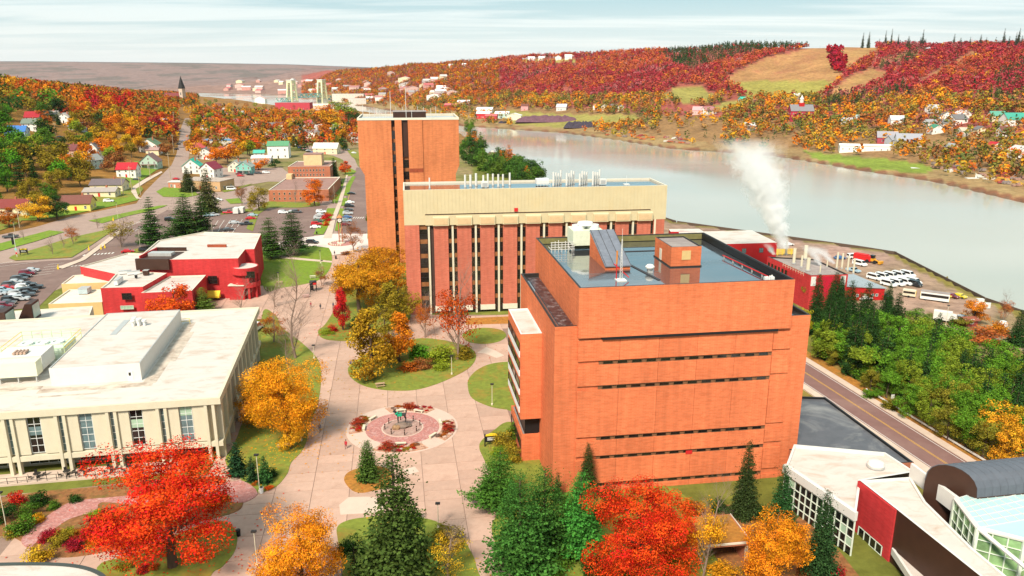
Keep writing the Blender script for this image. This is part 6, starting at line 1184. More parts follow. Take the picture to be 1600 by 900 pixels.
def far_wood(name, label, XYZ, H_, W_, C_, nq=14, seed=1, conif=None, sizek=.30, amp=1.0, up=.4):
    rng = np.random.default_rng(seed); n = len(XYZ)
    d = rng.normal(size=(n, nq, 3)); d /= np.linalg.norm(d, axis=2)[..., None]; d *= rng.uniform(.55, 1.0, (n, nq, 1)); 
    off_ = d * np.stack([W_ * .42, W_ * .42, H_ * .38], 1)[:, None, :]
    if conif is not None:
        k = conif[:, None]; zf = (off_[..., 2] / (H_[:, None] * .38) + 1) / 2; off_[..., 0] *= np.where(k, 1.15 * (1 - zf) + .08, 1); off_[..., 1] *= np.where(k, 1.15 * (1 - zf) + .08, 1); off_[..., 2] *= np.where(k, 1.25, 1)
    Cc = XYZ[:, None, :] + off_ + np.stack([0 * H_, 0 * H_, H_ * .58], 1)[:, None, :]; out = d.reshape(-1, 3)
    S = np.repeat(W_ * sizek, nq) * rng.uniform(.7, 1.2, n * nq); V, Q = leafquads(Cc.reshape(-1, 3), S, rng, up, out)
    tint = np.repeat(np.c_[C_, np.ones(n)], nq * 4, 0); lv = np.clip(np.repeat(rng.uniform(.5 - .2 * amp, .5 + .2 * amp, n), nq) + rng.normal(size=n * nq) * .18 * amp, 0, 1); lg = np.repeat(rng.uniform(.25, .75, n), nq)
    me = npmesh(name, V, Q, M_leafT, {'tint': tint, 'lv': np.repeat(np.stack([lv, lg, lv * 0, lv * 0 + 1], 1), 4, 0)})
    o = link(name, me); tag(o, label, 'forest', kind='stuff'); return o
rg = np.random.default_rng(5); FARP = np.array(FARP)
far_wood('upper_hillside_trees', 'orange, red and green trees massed on the upper hillside left of town', FARP[:, :3], FARP[:, 3], FARP[:, 4], FARP[:, 5:], 150, 31, None, .06)
def pal(names): return np.array([TC[n] if isinstance(n, str) else n for n in names])
N = 150000; a_ = rg.uniform(PXA(470), PXA(1720), N); y_ = np.sqrt(rg.uniform(480 ** 2, 3100 ** 2, N)); x_ = a_ * y_; yf_ = np.interp(a_, FA, FY); rr_ = np.interp(a_, RA, RR)
z_ = HT(x_, y_); px_, py_ = PXY(x_, y_, z_); df_ = segdist(x_, y_, FSH)
ok = (y_ > yf_) & (y_ < rr_ * 1.04) & (df_ > 14)
for pl in CLEAR: ok &= ~inpoly(px_, py_, pl)
FARCLR = [(1030, 1130, 168, 215), (1300, 1400, 222, 262), (1170, 1250, 212, 250), (730, 800, 168, 192), (800, 930, 170, 205), (990, 1130, 205, 235)]
for x0, x1, y0, y1 in FARCLR: ok &= ~((px_ > x0) & (px_ < x1) & (py_ > y0) & (py_ < y1) & (rg.random(N) < .82))
ok &= ~((px_ > 1430) & (py_ > 178) & (py_ < 222) & (rg.random(N) < .55)); ok &= rg.random(N) < np.where(df_ < 45, .10, np.where(z_ < 5, .40, np.where(y_ > 1700, .45, .62)))
x_, y_, z_, px_, py_, df_ = (v[ok] for v in (x_, y_, z_, px_, py_, df_)); n = len(x_)
nz_ = (hb(x_, y_, 75, .4) + .8 * hb(x_, y_, 31, 2)) / 2.2; rnd = rg.random(n)
P_crim = pal([(.30, .022, .032), (.36, .04, .05), (.34, .10, .095), (.26, .03, .03), (.36, .13, .12), (.42, .07, .04), (.46, .12, .03), (.36, .07, .04)]); P_mix = pal(['rust', 'orange', 'brown', 'redorange', (.34, .10, .07), 'olive', 'gold', (.30, .12, .09), 'rust']); P_low = pal(['orange', 'gold', (.20, .15, .03), (.36, .24, .03), 'rust', 'olive', (.10, .12, .03), 'brown', (.16, .15, .03), (.32, .15, .04)]); P_dk = pal(['dark green', (.04, .065, .02), (.06, .07, .025), (.03, .055, .02)])
ci = lambda k_, o_: np.floor((hb(x_, y_, 42, o_) * .9 + hb(x_, y_, 15, o_ + 1) * .5 + rnd * 1.3 + 4) * k_ * .42).astype(int) % k_
C_ = P_mix[ci(len(P_mix), 1)] * .85
mid = (px_ > 780) & (py_ < 150 + 10 * nz_); C_[mid] = P_crim[(np.floor((nz_[mid] * 1.6 + rnd[mid] * 1.4 + 3) * 2.1) % len(P_crim)).astype(int)]
rt_ = (px_ > 1380) & (py_ < 145 + 8 * nz_); C_[rt_] = P_crim[(np.floor((nz_[rt_] + rnd[rt_] * 1.2 + 3) * 2.3) % len(P_crim)).astype(int)]
low = (py_ > 150 + 10 * nz_) & (px_ > 640) | (z_ < 12) & (px_ > 640); C_[low] = P_low[ci(len(P_low), 5)][low]
acc = (rnd < .035) & ~low; C_[acc] = pal(['orange', 'gold', 'redorange'])[rg.integers(0, 3, acc.sum())]
dk = inpoly(px_, py_, [(1030, 88), (1060, 74), (1080, 66), (1220, 60), (1300, 70), (1235, 79), (1180, 84), (1130, 98), (1085, 112), (1058, 106)]) & (rnd < .88) | inpoly(px_, py_, [(1370, 104), (1400, 88), (1450, 84), (1420, 102), (1385, 116)]) & (rnd < .7) | inpoly(px_, py_, [(1560, 110), (1620, 90), (1650, 165), (1540, 160)]) & (rnd < .55) | inpoly(px_, py_, [(1270, 165), (1310, 150), (1400, 140), (1440, 150), (1380, 165), (1300, 178)]) & (rnd < .5) | (nz_ > .62) & (rnd < .35) | (rnd > .955)
C_[dk] = P_dk[rg.integers(0, 4, dk.sum())]
grove = inpoly(px_, py_, [(1290, 112), (1293, 70), (1312, 66), (1322, 90), (1318, 115)]); 
H_ = np.where(dk, rg.uniform(9, 15, n), rg.uniform(8, 13, n)); W_ = np.where(dk, rg.uniform(5, 8, n), rg.uniform(7, 11.5, n))
far_wood('far_hillside_forest', 'crimson, orange and dark green forest covering the hillside across the canal', np.stack([x_, y_, z_], 1), H_, W_, C_ * rg.uniform(1.0, 1.25, (n, 1)), 24, 3, dk, .145, .8, .9)
print('far trees', n)
gp = []
for i in range(60):
    px = rg.uniform(1292, 1322); py = rg.uniform(80, 114); 
    if not inpoly(px, py, [(1292, 84), (1300, 72), (1314, 72), (1322, 95), (1320, 114), (1302, 116)]): continue
    gp.append(tuple(P(px, py)))
gp = np.array(gp); far_wood('crimson_grove', 'crimson grove standing alone on the ski slope', gp, rg.uniform(10, 14, len(gp)), rg.uniform(8, 11, len(gp)), np.tile([(.34, .012, .03)], (len(gp), 1)), 18, 8)
N = 14000; a_ = rg.uniform(PXA(-60), PXA(560), N); y_ = np.sqrt(rg.uniform(640 ** 2, 2500 ** 2, N)); x_ = a_ * y_; z_ = HT(x_, y_); px_, py_ = PXY(x_, y_, z_); ok = (y_ < np.interp(a_, NA, NY) - 25) & (segdist(x_, y_, NSH) > 25) & (np.hypot(x_, y_) > 700) & (rg.random(N) < np.where(px_ > 300, .5, .9)) & ~((px_ > 276) & (px_ < 300) & (py_ > 170)) & ~((px_ > 310) & (py_ < np.interp(px_, [310, 440, 560], [172, 180, 186])))
x_, y_, z_, px_, py_ = (v[ok] for v in (x_, y_, z_, px_, py_)); n = len(x_); rnd = rg.random(n); C_ = pal(['orange', 'gold', 'rust', 'olive', 'brown', 'redorange', (.20, .20, .03), 'rust', (.36, .05, .02), (.42, .16, .03)])[ci(10, 3)]; dk = rg.random(n) < .12; C_[dk] = (.035, .07, .018)
far_wood('town_woods', 'orange and golden trees massed behind the town toward the canal', np.stack([x_, y_, z_], 1), rg.uniform(10, 15, n), rg.uniform(9, 13, n), C_ * rg.uniform(.75, 1.1, (n, 1)), 34, 12, dk, .115)

lg_ = np.random.default_rng(77); LP = []; LCc = []
for tx, ty, to in TREES:
    if ty < 300 and to.name.split('.')[0] in ('maple_tree', 'autumn_tree', 'sparse_tree') and tx < 60:
        k = int(420 if to.name.startswith('maple') else 160); s_ = to.scale[0] * .55; q = lg_.normal(size=(k, 2)) * s_ * .75; LP.append(np.c_[q[:, 0] + tx, q[:, 1] + ty, np.full(k, .2)]); cc_ = np.array([c.color[:3] for c in to.children if c.name.startswith('crown')] or [(.4, .2, .03)])[0]; LCc.append(np.tile(cc_, (k, 1)))
LP = np.concatenate(LP); LCc = np.concatenate(LCc); V, Q = leafquads(LP, lg_.uniform(.09, .2, len(LP)), lg_, 6.0)
tag(link('fallen_leaves', npmesh('fallen_leaves', V, Q, M_leafT, {'tint': np.repeat(np.c_[LCc, np.ones(len(LP))], 4, 0), 'lv': np.tile((.5, .5, 0, 1), (len(V), 1))})), 'fallen orange and red leaves scattered on the lawns and paving', 'leaves', kind='stuff')
ra, rbv = Vector((71.6, 179.1, 0)), Vector((81.1, 134.9, 0)); rdir = (rbv - ra).normalized(); rang = math.atan2(rdir.y, rdir.x); rn = Vector((-rdir.y, rdir.x, 0))
def along(name, s0, s1, o0, o1, z0, z1, m, kind='structure', parent=None, n=1):
    p = ra; ob = MB().box(s0, s1, o0, o1, z0, z1).build(name, m, parent); ob.location = (p.x, p.y, -5); ob.rotation_euler = (0, 0, rang)
    if parent is None: tag(ob, kind=kind)
    return ob
along('shore_road', -80, 130, -4.3, 4.3, -.4, .02, mat('shore_asphalt', (.20, .105, .09), .8, .12, .4, dirt=(.28, .17, .14), dscale=.08, damt=.6))
for o0, o1 in ((4.3, 6.2), (-6.2, -4.3)): along('shore_sidewalk', -80, 130, o0, o1, -.4, .14, M_walk)
along('road_verge', -80, 130, 6.2, 9, -.4, .10, M_litter)
for o in (-.18, .12): along('centre_line', -80, 130, o, o + .1, .02, .032, M_painty)
along('edge_line', -80, 130, 3.75, 3.87, .02, .032, M_paint); along('edge_line', -80, 130, -3.87, -3.75, .02, .032, M_paint)
gr = empty('guard_rail', (ra.x, ra.y, -5), rang, 'pale guard rail along the far side of the shore road', 'guard rail')
MB().box(14, 100, 7.0, 7.12, .45, .8).build('beam', M_lgrey, gr)
for k in range(29): MB().box(14 + k * 3, 14.14 + k * 3, 7.12, 7.26, -.2, .8).build('post', M_wood, gr)
p = P(1393, 632); e = empty('road_sign', p, rang + 1.5, 'small white road sign beside the guard rail', 'sign'); MB().tube((0, 0, 0), (0, 0, 2.2), .05, n=5).build('post', M_grey, e); MB().box(-.4, .4, -.08, -.04, 1.5, 2.4).build('plate', M_white, e)
def house(px, py, w_, d_, h_, rh, wall, roof, rz, label, gable='x', nwin=3, floors=2, chim=False, porch=False, flat=False, name='house', cat='house', loc=None, grp=None, trim=None):
    """gabled house; gable 'x': the ridge runs along local x, 'y': along local y (gable faces the viewer)"""
    loc = P(px, py) if loc is None else Vector(loc); e = empty(name, loc, math.radians(rz), label, cat, grp)
    def pc_(o, c_): o.color = (*c_, 1); return o
    a_, b_ = w_ / 2, d_ / 2; pc_(MB().box(-a_, a_, -b_, b_, -2.5, h_).build('wall', M_wall, e), wall)
    if flat: pc_(MB().box(-a_ - .2, a_ + .2, -b_ - .2, b_ + .2, h_, h_ + .35).build('roof', M_shing, e), roof)
    else:
        ov = .5; t_ = .22
        if gable == 'x':
            V = [(-a_ - ov, -b_ - ov, h_ - .2), (a_ + ov, -b_ - ov, h_ - .2), (a_ + ov, 0, h_ + rh), (-a_ - ov, 0, h_ + rh), (a_ + ov, b_ + ov, h_ - .2), (-a_ - ov, b_ + ov, h_ - .2)]; g1 = [(-a_, -b_, h_), (-a_, b_, h_), (-a_, 0, h_ + rh - .25)]; g2 = [(a_, -b_, h_), (a_, 0, h_ + rh - .25), (a_, b_, h_)]
        else:
            V = [(-a_ - ov, -b_ - ov, h_ - .2), (-a_ - ov, b_ + ov, h_ - .2), (0, b_ + ov, h_ + rh), (0, -b_ - ov, h_ + rh), (a_ + ov, b_ + ov, h_ - .2), (a_ + ov, -b_ - ov, h_ - .2)]; g1 = [(-a_, -b_, h_), (0, -b_, h_ + rh - .25), (a_, -b_, h_)][::-1]; g2 = [(-a_, b_, h_), (0, b_, h_ + rh - .25), (a_, b_, h_)]
        V2 = [(x, y, z - t_) for x, y, z in V]; mb = MB().add(V + V2, [(0, 1, 2, 3), (3, 2, 4, 5), (6, 9, 8, 7), (9, 11, 10, 8), (0, 6, 7, 1), (5, 4, 10, 11), (1, 7, 8, 2), (2, 8, 10, 4), (0, 3, 9, 6), (3, 5, 11, 9)])
        ro = pc_(mb.build('roof', M_shing, e), roof); pc_(MB().add(g1, [(0, 1, 2)]).build('gable', M_wall, e), wall); pc_(MB().add(g2, [(0, 1, 2)]).build('gable', M_wall, e), wall)
        if chim: MB().box(a_ * .3, a_ * .3 + .8, -.4, .4, h_ + rh * .4, h_ + rh + 1.0).build('chimney', M_brickB, ro)
        if gable == 'y': o = link('window', win_mesh(1.0, 1.2, 1, 2, M_glass, M_white, .16), e); o.location = (0, -b_ - .03, h_ + rh * .25)
    fh = h_ / floors
    for f in range(floors):
        for k in range(nwin):
            if f == 0 and k == nwin // 2 and nwin > 1: MB().box(-.5, .5, -b_ - .08, -b_ + .02, 0, 2.1).build('door', [M_white, M_redp, M_dark][int(abs(px)) % 3], e); continue
            o = link('window', win_mesh(1.0, 1.4, 1, 2, M_glass, M_white, .16), e); o.location = (-a_ + w_ * (k + .5) / nwin, -b_ - .03, f * fh + .9)
        for s_ in (-1, 1):
            for k in range(2): o = link('window', win_mesh(1.0, 1.4, 1, 2, M_glass, M_white, .16), e); o.location = (s_ * (a_ + .03), -b_ + d_ * (k + .5) / 2, f * fh + .9); o.rotation_euler = (0, 0, s_ * math.pi / 2)
    if porch:
        pc_(MB().box(-a_ * .9, a_ * .9, -b_ - 2.2, -b_, 2.5, 2.8).build('porch_roof', M_shing, e), roof)
        for s_ in (-1, 0, 1): MB().box(s_ * a_ * .8 - .1, s_ * a_ * .8 + .1, -b_ - 2.1, -b_ - 1.9, -.5, 2.5).build('porch_post', M_white, e)
    return e
WH = (.78, .75, .68); CRM = (.72, .62, .40); GRYR = (.16, .15, .15); BRN = (.16, .06, .045); GRN = (.05, .22, .13); TEAL = (.05, .40, .28); RED_ = (.42, .02, .03); TAN = (.55, .38, .20); BLUE = (.05, .16, .42); NAVY = (.05, .07, .15)
HS = [(30, 216, 11, 9, 5, 3.5, (.62, .72, .78), BLUE, 12, 'pale blue house with a bright blue roof on the left hillside', 'x'), (22, 221, 9, 8, 3.5, 2.5, (.6, .7, .75), NAVY, 12, 'lower navy-roofed wing house before the bright blue roof', 'x'), (50, 203, 10, 9, 5, 3, WH, (.16, .19, .15), 10, 'white house with grey-green roof behind the blue roof', 'x'), (54, 193, 10, 8, 5, 4, WH, (.33, .02, .03), 10, 'house with a dark red roof above the blue-roofed house', 'x'),
      (236, 238, 13, 12, 6, 4.5, WH, (.13, .20, .11), 6, 'large white house with green roof left of the uphill street', 'y'), (240, 241, 9, 5, 3.5, 1.8, CRM, (.34, .22, .20), 6, 'cream front wing before the large white green-roofed house', 'x'), (237, 262, 11, 10, 4.6, 5, (.40, .52, .42), (.22, .12, .11), 6, 'sage green house with brown gambrel-like roof by the bend', 'y'), (202, 276, 11, 10, 5.2, 3.5, WH, RED_, 8, 'white house with bright red roof by the curving road', 'x'),
      (152, 246, 7.5, 9, 6.5, 4, WH, GRYR, -8, 'tall narrow white house with dark roof among the trees', 'y'), (147, 262, 7, 8, 5, 3.5, (.6, .75, .68), (.3, .3, .28), -15, 'pale mint house below the tall narrow white house', 'y'), (114, 243, 10, 8, 4, 3.5, (.55, .30, .24), (.16, .05, .05), -12, 'pinkish house with dark maroon roof at the street bend', 'x'), (172, 296, 17, 10, 3.4, 2.6, CRM, (.14, .11, .115), 6, 'low house with wide dark roof left of the curving road', 'x'), (160, 306, 16, 8, 3, 1.6, CRM, (.34, .29, .26), 6, 'low cream house with grey roof before the wide dark roof', 'x'),
      (124, 327, 13, 9, 3.6, 3.4, (.72, .62, .16), (.17, .065, .05), 10, 'yellow cottage with brown roof by the main road', 'x'), (18, 335, 17, 9, 4, 3.2, CRM, (.20, .04, .035), 8, 'long cream house with maroon roof at the left edge', 'x'), (302, 270, 11, 10, 5, 4.5, WH, TEAL, 8, 'white house with bright teal roof right of the uphill street', 'y'), (331, 277, 10, 10, 6, 4, WH, (.22, .03, .05), -12, 'white house with maroon roof right of the teal roof', 'y'), (370, 268, 9, 9, 4.5, 3.5, (.70, .62, .48), (.34, .34, .30), 4, 'cream house with grey roof beside the teal house', 'y'), (384, 271, 10, 10, 5, 3.6, (.20, .48, .40), (.32, .36, .32), 4, 'teal green gabled house behind the car park', 'y'),
      (347, 213, 9, 9, 5, 3.5, (.62, .45, .22), (.52, .10, .07), 5, 'tan house with coral red roof in the town', 'x'), (391, 216, 8.5, 9, 5, 5, (.36, .02, .03), (.24, .10, .10), 5, 'dark red gabled house with white trim in the town', 'y'), (421, 216, 11, 10, 5, 4.6, (.66, .60, .48), (.20, .08, .07), 4, 'white and brown gabled house in the middle of town', 'y'), (405, 217, 9, 9, 5, 3, (.30, .28, .28), (.22, .21, .22), 4, 'grey house left of the white and brown gable', 'x'), (437, 246, 16, 14, 10, 3, WH, (.10, .27, .14), 8, 'tall white apartment house with green roof', 'x'), (410, 254, 14, 10, 4, 1.6, (.5, .45, .42), (.60, .56, .52), 8, 'grey shop with pale roof left of the white apartment house', 'x'), (406, 248, 8, 6, 5, 2, (.5, .5, .45), (.08, .40, .30), 8, 'small teal-roofed shop behind the grey shop', 'x'),
      (487, 216, 14, 11, 7, 2, WH, (.24, .18, .17), -6, 'white two storey house by the town street', 'x'), (511, 240, 20, 11, 5, 4, CRM, (.66, .60, .55), -4, 'cream hall with pale twin-pitched roof', 'x'), (559, 222, 16, 10, 6, 3, (.45, .40, .36), (.22, .20, .21), -40, 'grey house beside the brick tower', 'x'), (538, 196, 12, 10, 5, 4, WH, RED_, -6, 'white house with red roof near the canal', 'x'), (464, 208, 9, 8, 5, 3.5, WH, GRYR, 0, 'white house at the head of the town street', 'y'), (440, 202, 14, 9, 6, 2.5, CRM, BRN, 5, 'cream inn with brown roof in the town', 'x'), (400, 200, 9, 8, 5, 4, WH, BRN, 5, 'white gabled house with brown roof higher in the town', 'y'), (425, 202, 9, 8, 5, 3, (.5, .12, .1), GRYR, 5, 'brick red house behind the cream inn', 'x'), (452, 222, 10, 8, 5, 3, WH, (.3, .28, .28), 0, 'white shop house by the parked cars', 'x'),
      (352, 176, 12, 9, 5, 4, WH, (.3, .3, .33), 0, 'white house near the canal left of the town', 'y'), (340, 170, 12, 9, 5, 4, (.6, .6, .65), BRN, 10, 'pale house with brown roof near the canal', 'x'), (368, 196, 10, 9, 5, 3, WH, (.26, .2, .2), 5, 'white house above the coral roof', 'x'), (318, 206, 9, 8, 4, 3, WH, NAVY, 8, 'white cottage with navy roof right of the uphill street', 'y'), (104, 192, 9, 8, 5, 3, WH, (.4, .38, .36), 0, 'white cottage between dark pines on the hillside', 'y'), (82, 186, 10, 8, 4, 2.5, CRM, (.3, .26, .24), 10, 'cream cottage right of the dark red roof', 'x'), (122, 204, 10, 8, 4, 2.5, (.45, .55, .6), (.3, .36, .36), 0, 'grey-blue cottage by the bending street', 'x')]
rt2 = random.Random(31)
TNH = [(312, 190), (326, 196), (336, 186), (360, 186), (376, 182), (384, 196), (412, 190), (418, 226), (396, 232), (376, 232), (452, 192), (470, 196), (482, 198), (500, 206), (520, 212), (530, 206), (470, 184), (414, 180), (310, 240), (322, 248), (345, 246), (360, 240)]
for i, (px, py) in enumerate(TNH):
    wi, ri = rt2.randrange(4), rt2.randrange(4); HS.append((px, py, rt2.uniform(9, 13), rt2.uniform(8, 10), 5, 3.5, [WH, CRM, (.45, .5, .5), (.5, .3, .22)][wi], [GRYR, BRN, (.4, .38, .36), (.36, .06, .06)][ri], rt2.uniform(-15, 15), f'{["white", "cream", "grey", "tan"][wi]} town house with {["dark", "brown", "pale", "red"][ri]} roof {beside(px, py)}', rt2.choice('xy')))
for r in HS: house(*r[:10], gable=r[10], chim=(int(r[0]) % 2 == 0), nwin=3 if r[2] > 9 else 2, floors=2 if r[4] > 4.4 else 1, porch=(int(r[0]) % 3 == 0 and r[4] > 4.4))
house(331, 226, 46, 14, 4, 0, (.55, .5, .42), (.10, .24, .40), 3, 'long flat building with a blue roof in the town', flat=True, nwin=9, floors=1, name='flat_building', cat='building')
house(352, 223, 30, 12, 4, 0, (.6, .55, .5), (.5, .48, .45), 3, 'long flat grey building behind the blue roof', flat=True, nwin=6, floors=1, name='flat_building', cat='building')
house(325, 294, 26, 14, 5, 0, (.52, .33, .17), (.42, .33, .27), -14, 'tan brick hall behind the tall pale spruce', flat=True, nwin=5, floors=1, name='flat_building', cat='building'); house(276, 293, 7, 6, 3.4, 0, (.52, .2, .12), (.6, .56, .52), 4, 'small brick shop at the junction', flat=True, nwin=2, floors=1, name='flat_building', cat='building')
house(186, 148, 32, 14, 7, 2.5, (.60, .30, .12), (.52, .18, .18), 8, 'long building with pink roof on the hillside', nwin=9, name='hillside_school', cat='building'); house(243, 193, 26, 12, 4, 0, (.5, .45, .42), (.72, .68, .64), 4, 'white flat-roofed building on the hillside', flat=True, nwin=5, floors=1, name='flat_building', cat='building')
c_ = P(284, 164); e = empty('church', c_, math.radians(-20), 'dark red brick church with a tall dark spire', 'church')
MB().box(-30, 0, -8, 8, -3, 10).build('nave', M_brickR, e); MB().add([(-31, -9, 9.8), (.5, -9, 9.8), (.5, 0, 19), (-31, 0, 19), (.5, 9, 9.8), (-31, 9, 9.8)], [(0, 1, 2, 3), (3, 2, 4, 5), (1, 4, 2), (0, 3, 5)]).build('roof', mat('church_roof', (.18, .04, .04), .8), e)
tw = MB().box(0, 7, -3.5, 3.5, -3, 26).build('tower', mat('pale_belfry', (.55, .42, .32), .8), e); MB().add([(-.5, -4, 26), (7.5, -4, 26), (7.5, 4, 26), (-.5, 4, 26), (3.5, 0, 46)], [(0, 1, 4), (1, 2, 4), (2, 3, 4), (3, 0, 4)]).build('spire', M_dark, tw)
for k in range(5): o = link('window', win_mesh(1.6, 4.5, 1, 2, M_glass, M_white, .2), e); o.location = (-4 - k * 5.5, -8.05, 2.5)
for k in range(2): o = link('belfry_louvre', win_mesh(2.2, 4, 1, 4, M_glass, M_white, .2), e); o.location = (3.5, -3.55, 16 - k * 9)
b0, b1 = Vector(U(457, 161, -12)), Vector(U(504, 158.5, -12)); bd = (b1 - b0).normalized(); span = (b1 - b0).length; ba = math.atan2(bd.y, bd.x)
br = empty('lift_bridge', (b0.x, b0.y, -12), ba, 'pale green steel lift bridge with two tall towers over the canal', 'bridge')
M_brg = mat('bridge_cream', (.72, .68, .42), .6, .1, .05); M_brt = mat('bridge_teal', (.25, .46, .42), .6, .1, .05); px1 = (b0.y) / F
def btower(x):
    for sx in (-1, 1):
        for sy in (-1, 1): MB().add([(x + sx * 11 - 2, sy * 8 - 2, 0), (x + sx * 11 + 2, sy * 8 - 2, 0), (x + sx * 11 + 2, sy * 8 + 2, 0), (x + sx * 11 - 2, sy * 8 + 2, 0), (x + sx * 6.5 - 1.8, sy * 6 - 2, 50), (x + sx * 6.5 + 1.8, sy * 6 - 2, 50), (x + sx * 6.5 + 1.8, sy * 6 + 2, 50), (x + sx * 6.5 - 1.8, sy * 6 + 2, 50)], [(0, 1, 5, 4), (1, 2, 6, 5), (2, 3, 7, 6), (3, 0, 4, 7)]).build('tower_leg', M_brg, br)
    for k in range(6):
        z = 8 + k * 8; w_ = 10 - 4 * z / 50
        for sy in (-1, 1):
            MB().box(x - w_, x + w_, sy * 6.5 - .5, sy * 6.5 + .5, z, z + 2.2).build('tower_girt', M_brg, br); MB().tube((x - w_, sy * 6.5, z), (x + w_ - .6, sy * 6.5, z + 8), 1.1, n=4).build('tower_brace', M_brg, br)
    MB().box(x - 8, x + 8, -8, 8, 50, 56).build('tower_house', M_brg, br); MB().box(x - 9, x + 9, -9, 9, 56, 57.5).build('tower_roof', M_lgrey, br); MB().box(x - 11, x + 11, -10, 10, -1, 6).build('pier', M_conc, br)
btower(0); btower(span)
def truss(xa, xb, z, h_, nm):
    t_ = MB().box(xa, xb, -7, 7, z, z + 1.5).build(nm, M_brt, br); n_ = int((xb - xa) / 9)
    for sy in (-7, 7):
        MB().box(xa, xb, sy - .5, sy + .5, z + h_, z + h_ + 1.2).build('chord', M_brt, t_)
        for k in range(n_): x0 = xa + (xb - xa) * k / n_; x1 = xa + (xb - xa) * (k + 1) / n_; MB().tube((x0, sy, z + (0 if k % 2 else h_)), (x1, sy, z + (h_ if k % 2 else 0)), 1.0, n=4).build('diagonal', M_brt, t_)
truss(8, span - 8, 12, 9, 'lift_span'); truss(-52, -8, 4, 9, 'approach_span'); truss(span + 8, span + 48, 4, 9, 'approach_span')
def far_house(px, py, w_, label, wall=WH, roof=GRYR, g='x', h_=5, rz=0, d_=None, flat=False, grp='houses across the canal'):
    return house(px, py, w_, d_ or w_ * .8, h_, w_ * .3, wall, roof, rz, label, g, nwin=2 if w_ < 25 else 6, floors=1, flat=flat, grp=grp)
house(1350, 235, 44, 13, 5, 1.0, WH, (.78, .76, .72), -16, 'long low white warehouse on the far shore', nwin=8, floors=1, name='warehouse', cat='building')
fs = [(756, 184, 22, (.5, .03, .04), (.6, .6, .6), 'red shed with pale roof on the far wharf'), (768, 188, 18, (.46, .03, .05), (.5, .12, .12), 'low red shed on the far wharf'), (785, 184, 22, (.45, .60, .52), (.7, .74, .72), 'pale green shed on the far wharf'), (804, 187, 22, (.72, .68, .50), (.66, .68, .66), 'cream gabled shed on the far wharf'), (758, 177, 26, WH, (.78, .78, .78), 'white domed-looking shed behind the red shed'), (820, 172, 12, (.6, .3, .3), BRN, 'small pink house above the wharf'), (705, 170, 22, RED_, (.5, .12, .12), 'long red shed at the left of the far wharf'), (725, 165, 22, WH, (.6, .6, .62), 'white shed above the red shed')]
for px, py, w_, wl, rf, lb in fs: house(px, py, w_, w_ * .7, 7, 3, wl, rf, -8, lb, 'y' if 'gabled' in lb else 'x', nwin=4, floors=1, name='wharf_shed', cat='shed')
def pile(px, py, w_, d_, h_, lb, m):
    loc = P(px, py); rr = np.random.default_rng(int(px)); n_ = 26; V = []; Fs = []
    for i in range(n_ + 1):
        for j in range(9):
            u_ = i / n_ * 2 - 1; v_ = j / 8 * 2 - 1; r_ = max(0, 1 - abs(u_) ** 6) * max(0, 1 - abs(v_) ** 1.6); V.append((u_ * w_ / 2, v_ * d_ / 2, h_ * r_ * (1 + .12 * rr.normal()) - .4))
    for i in range(n_):
        for j in range(8): q = i * 9 + j; Fs.append((q, q + 9, q + 10, q + 1))
    o = MB().add(V, Fs).build('coal_pile', m); o.location = loc; o.rotation_euler = (0, 0, -.15); tag(o, lb, 'pile')
M_coal = mat('coal', (.045, .035, .05), .9, .3, .3); M_ore = mat('ore', (.13, .06, .08), .9, .25, .2)
pile(855, 190, 95, 26, 9, 'long dark purple stockpile on the far shore', M_ore); pile(907, 199, 46, 20, 8, 'black coal heap at the far waterline', M_coal); pile(787, 192, 16, 10, 3, 'small dark heap before the cream shed', M_coal)
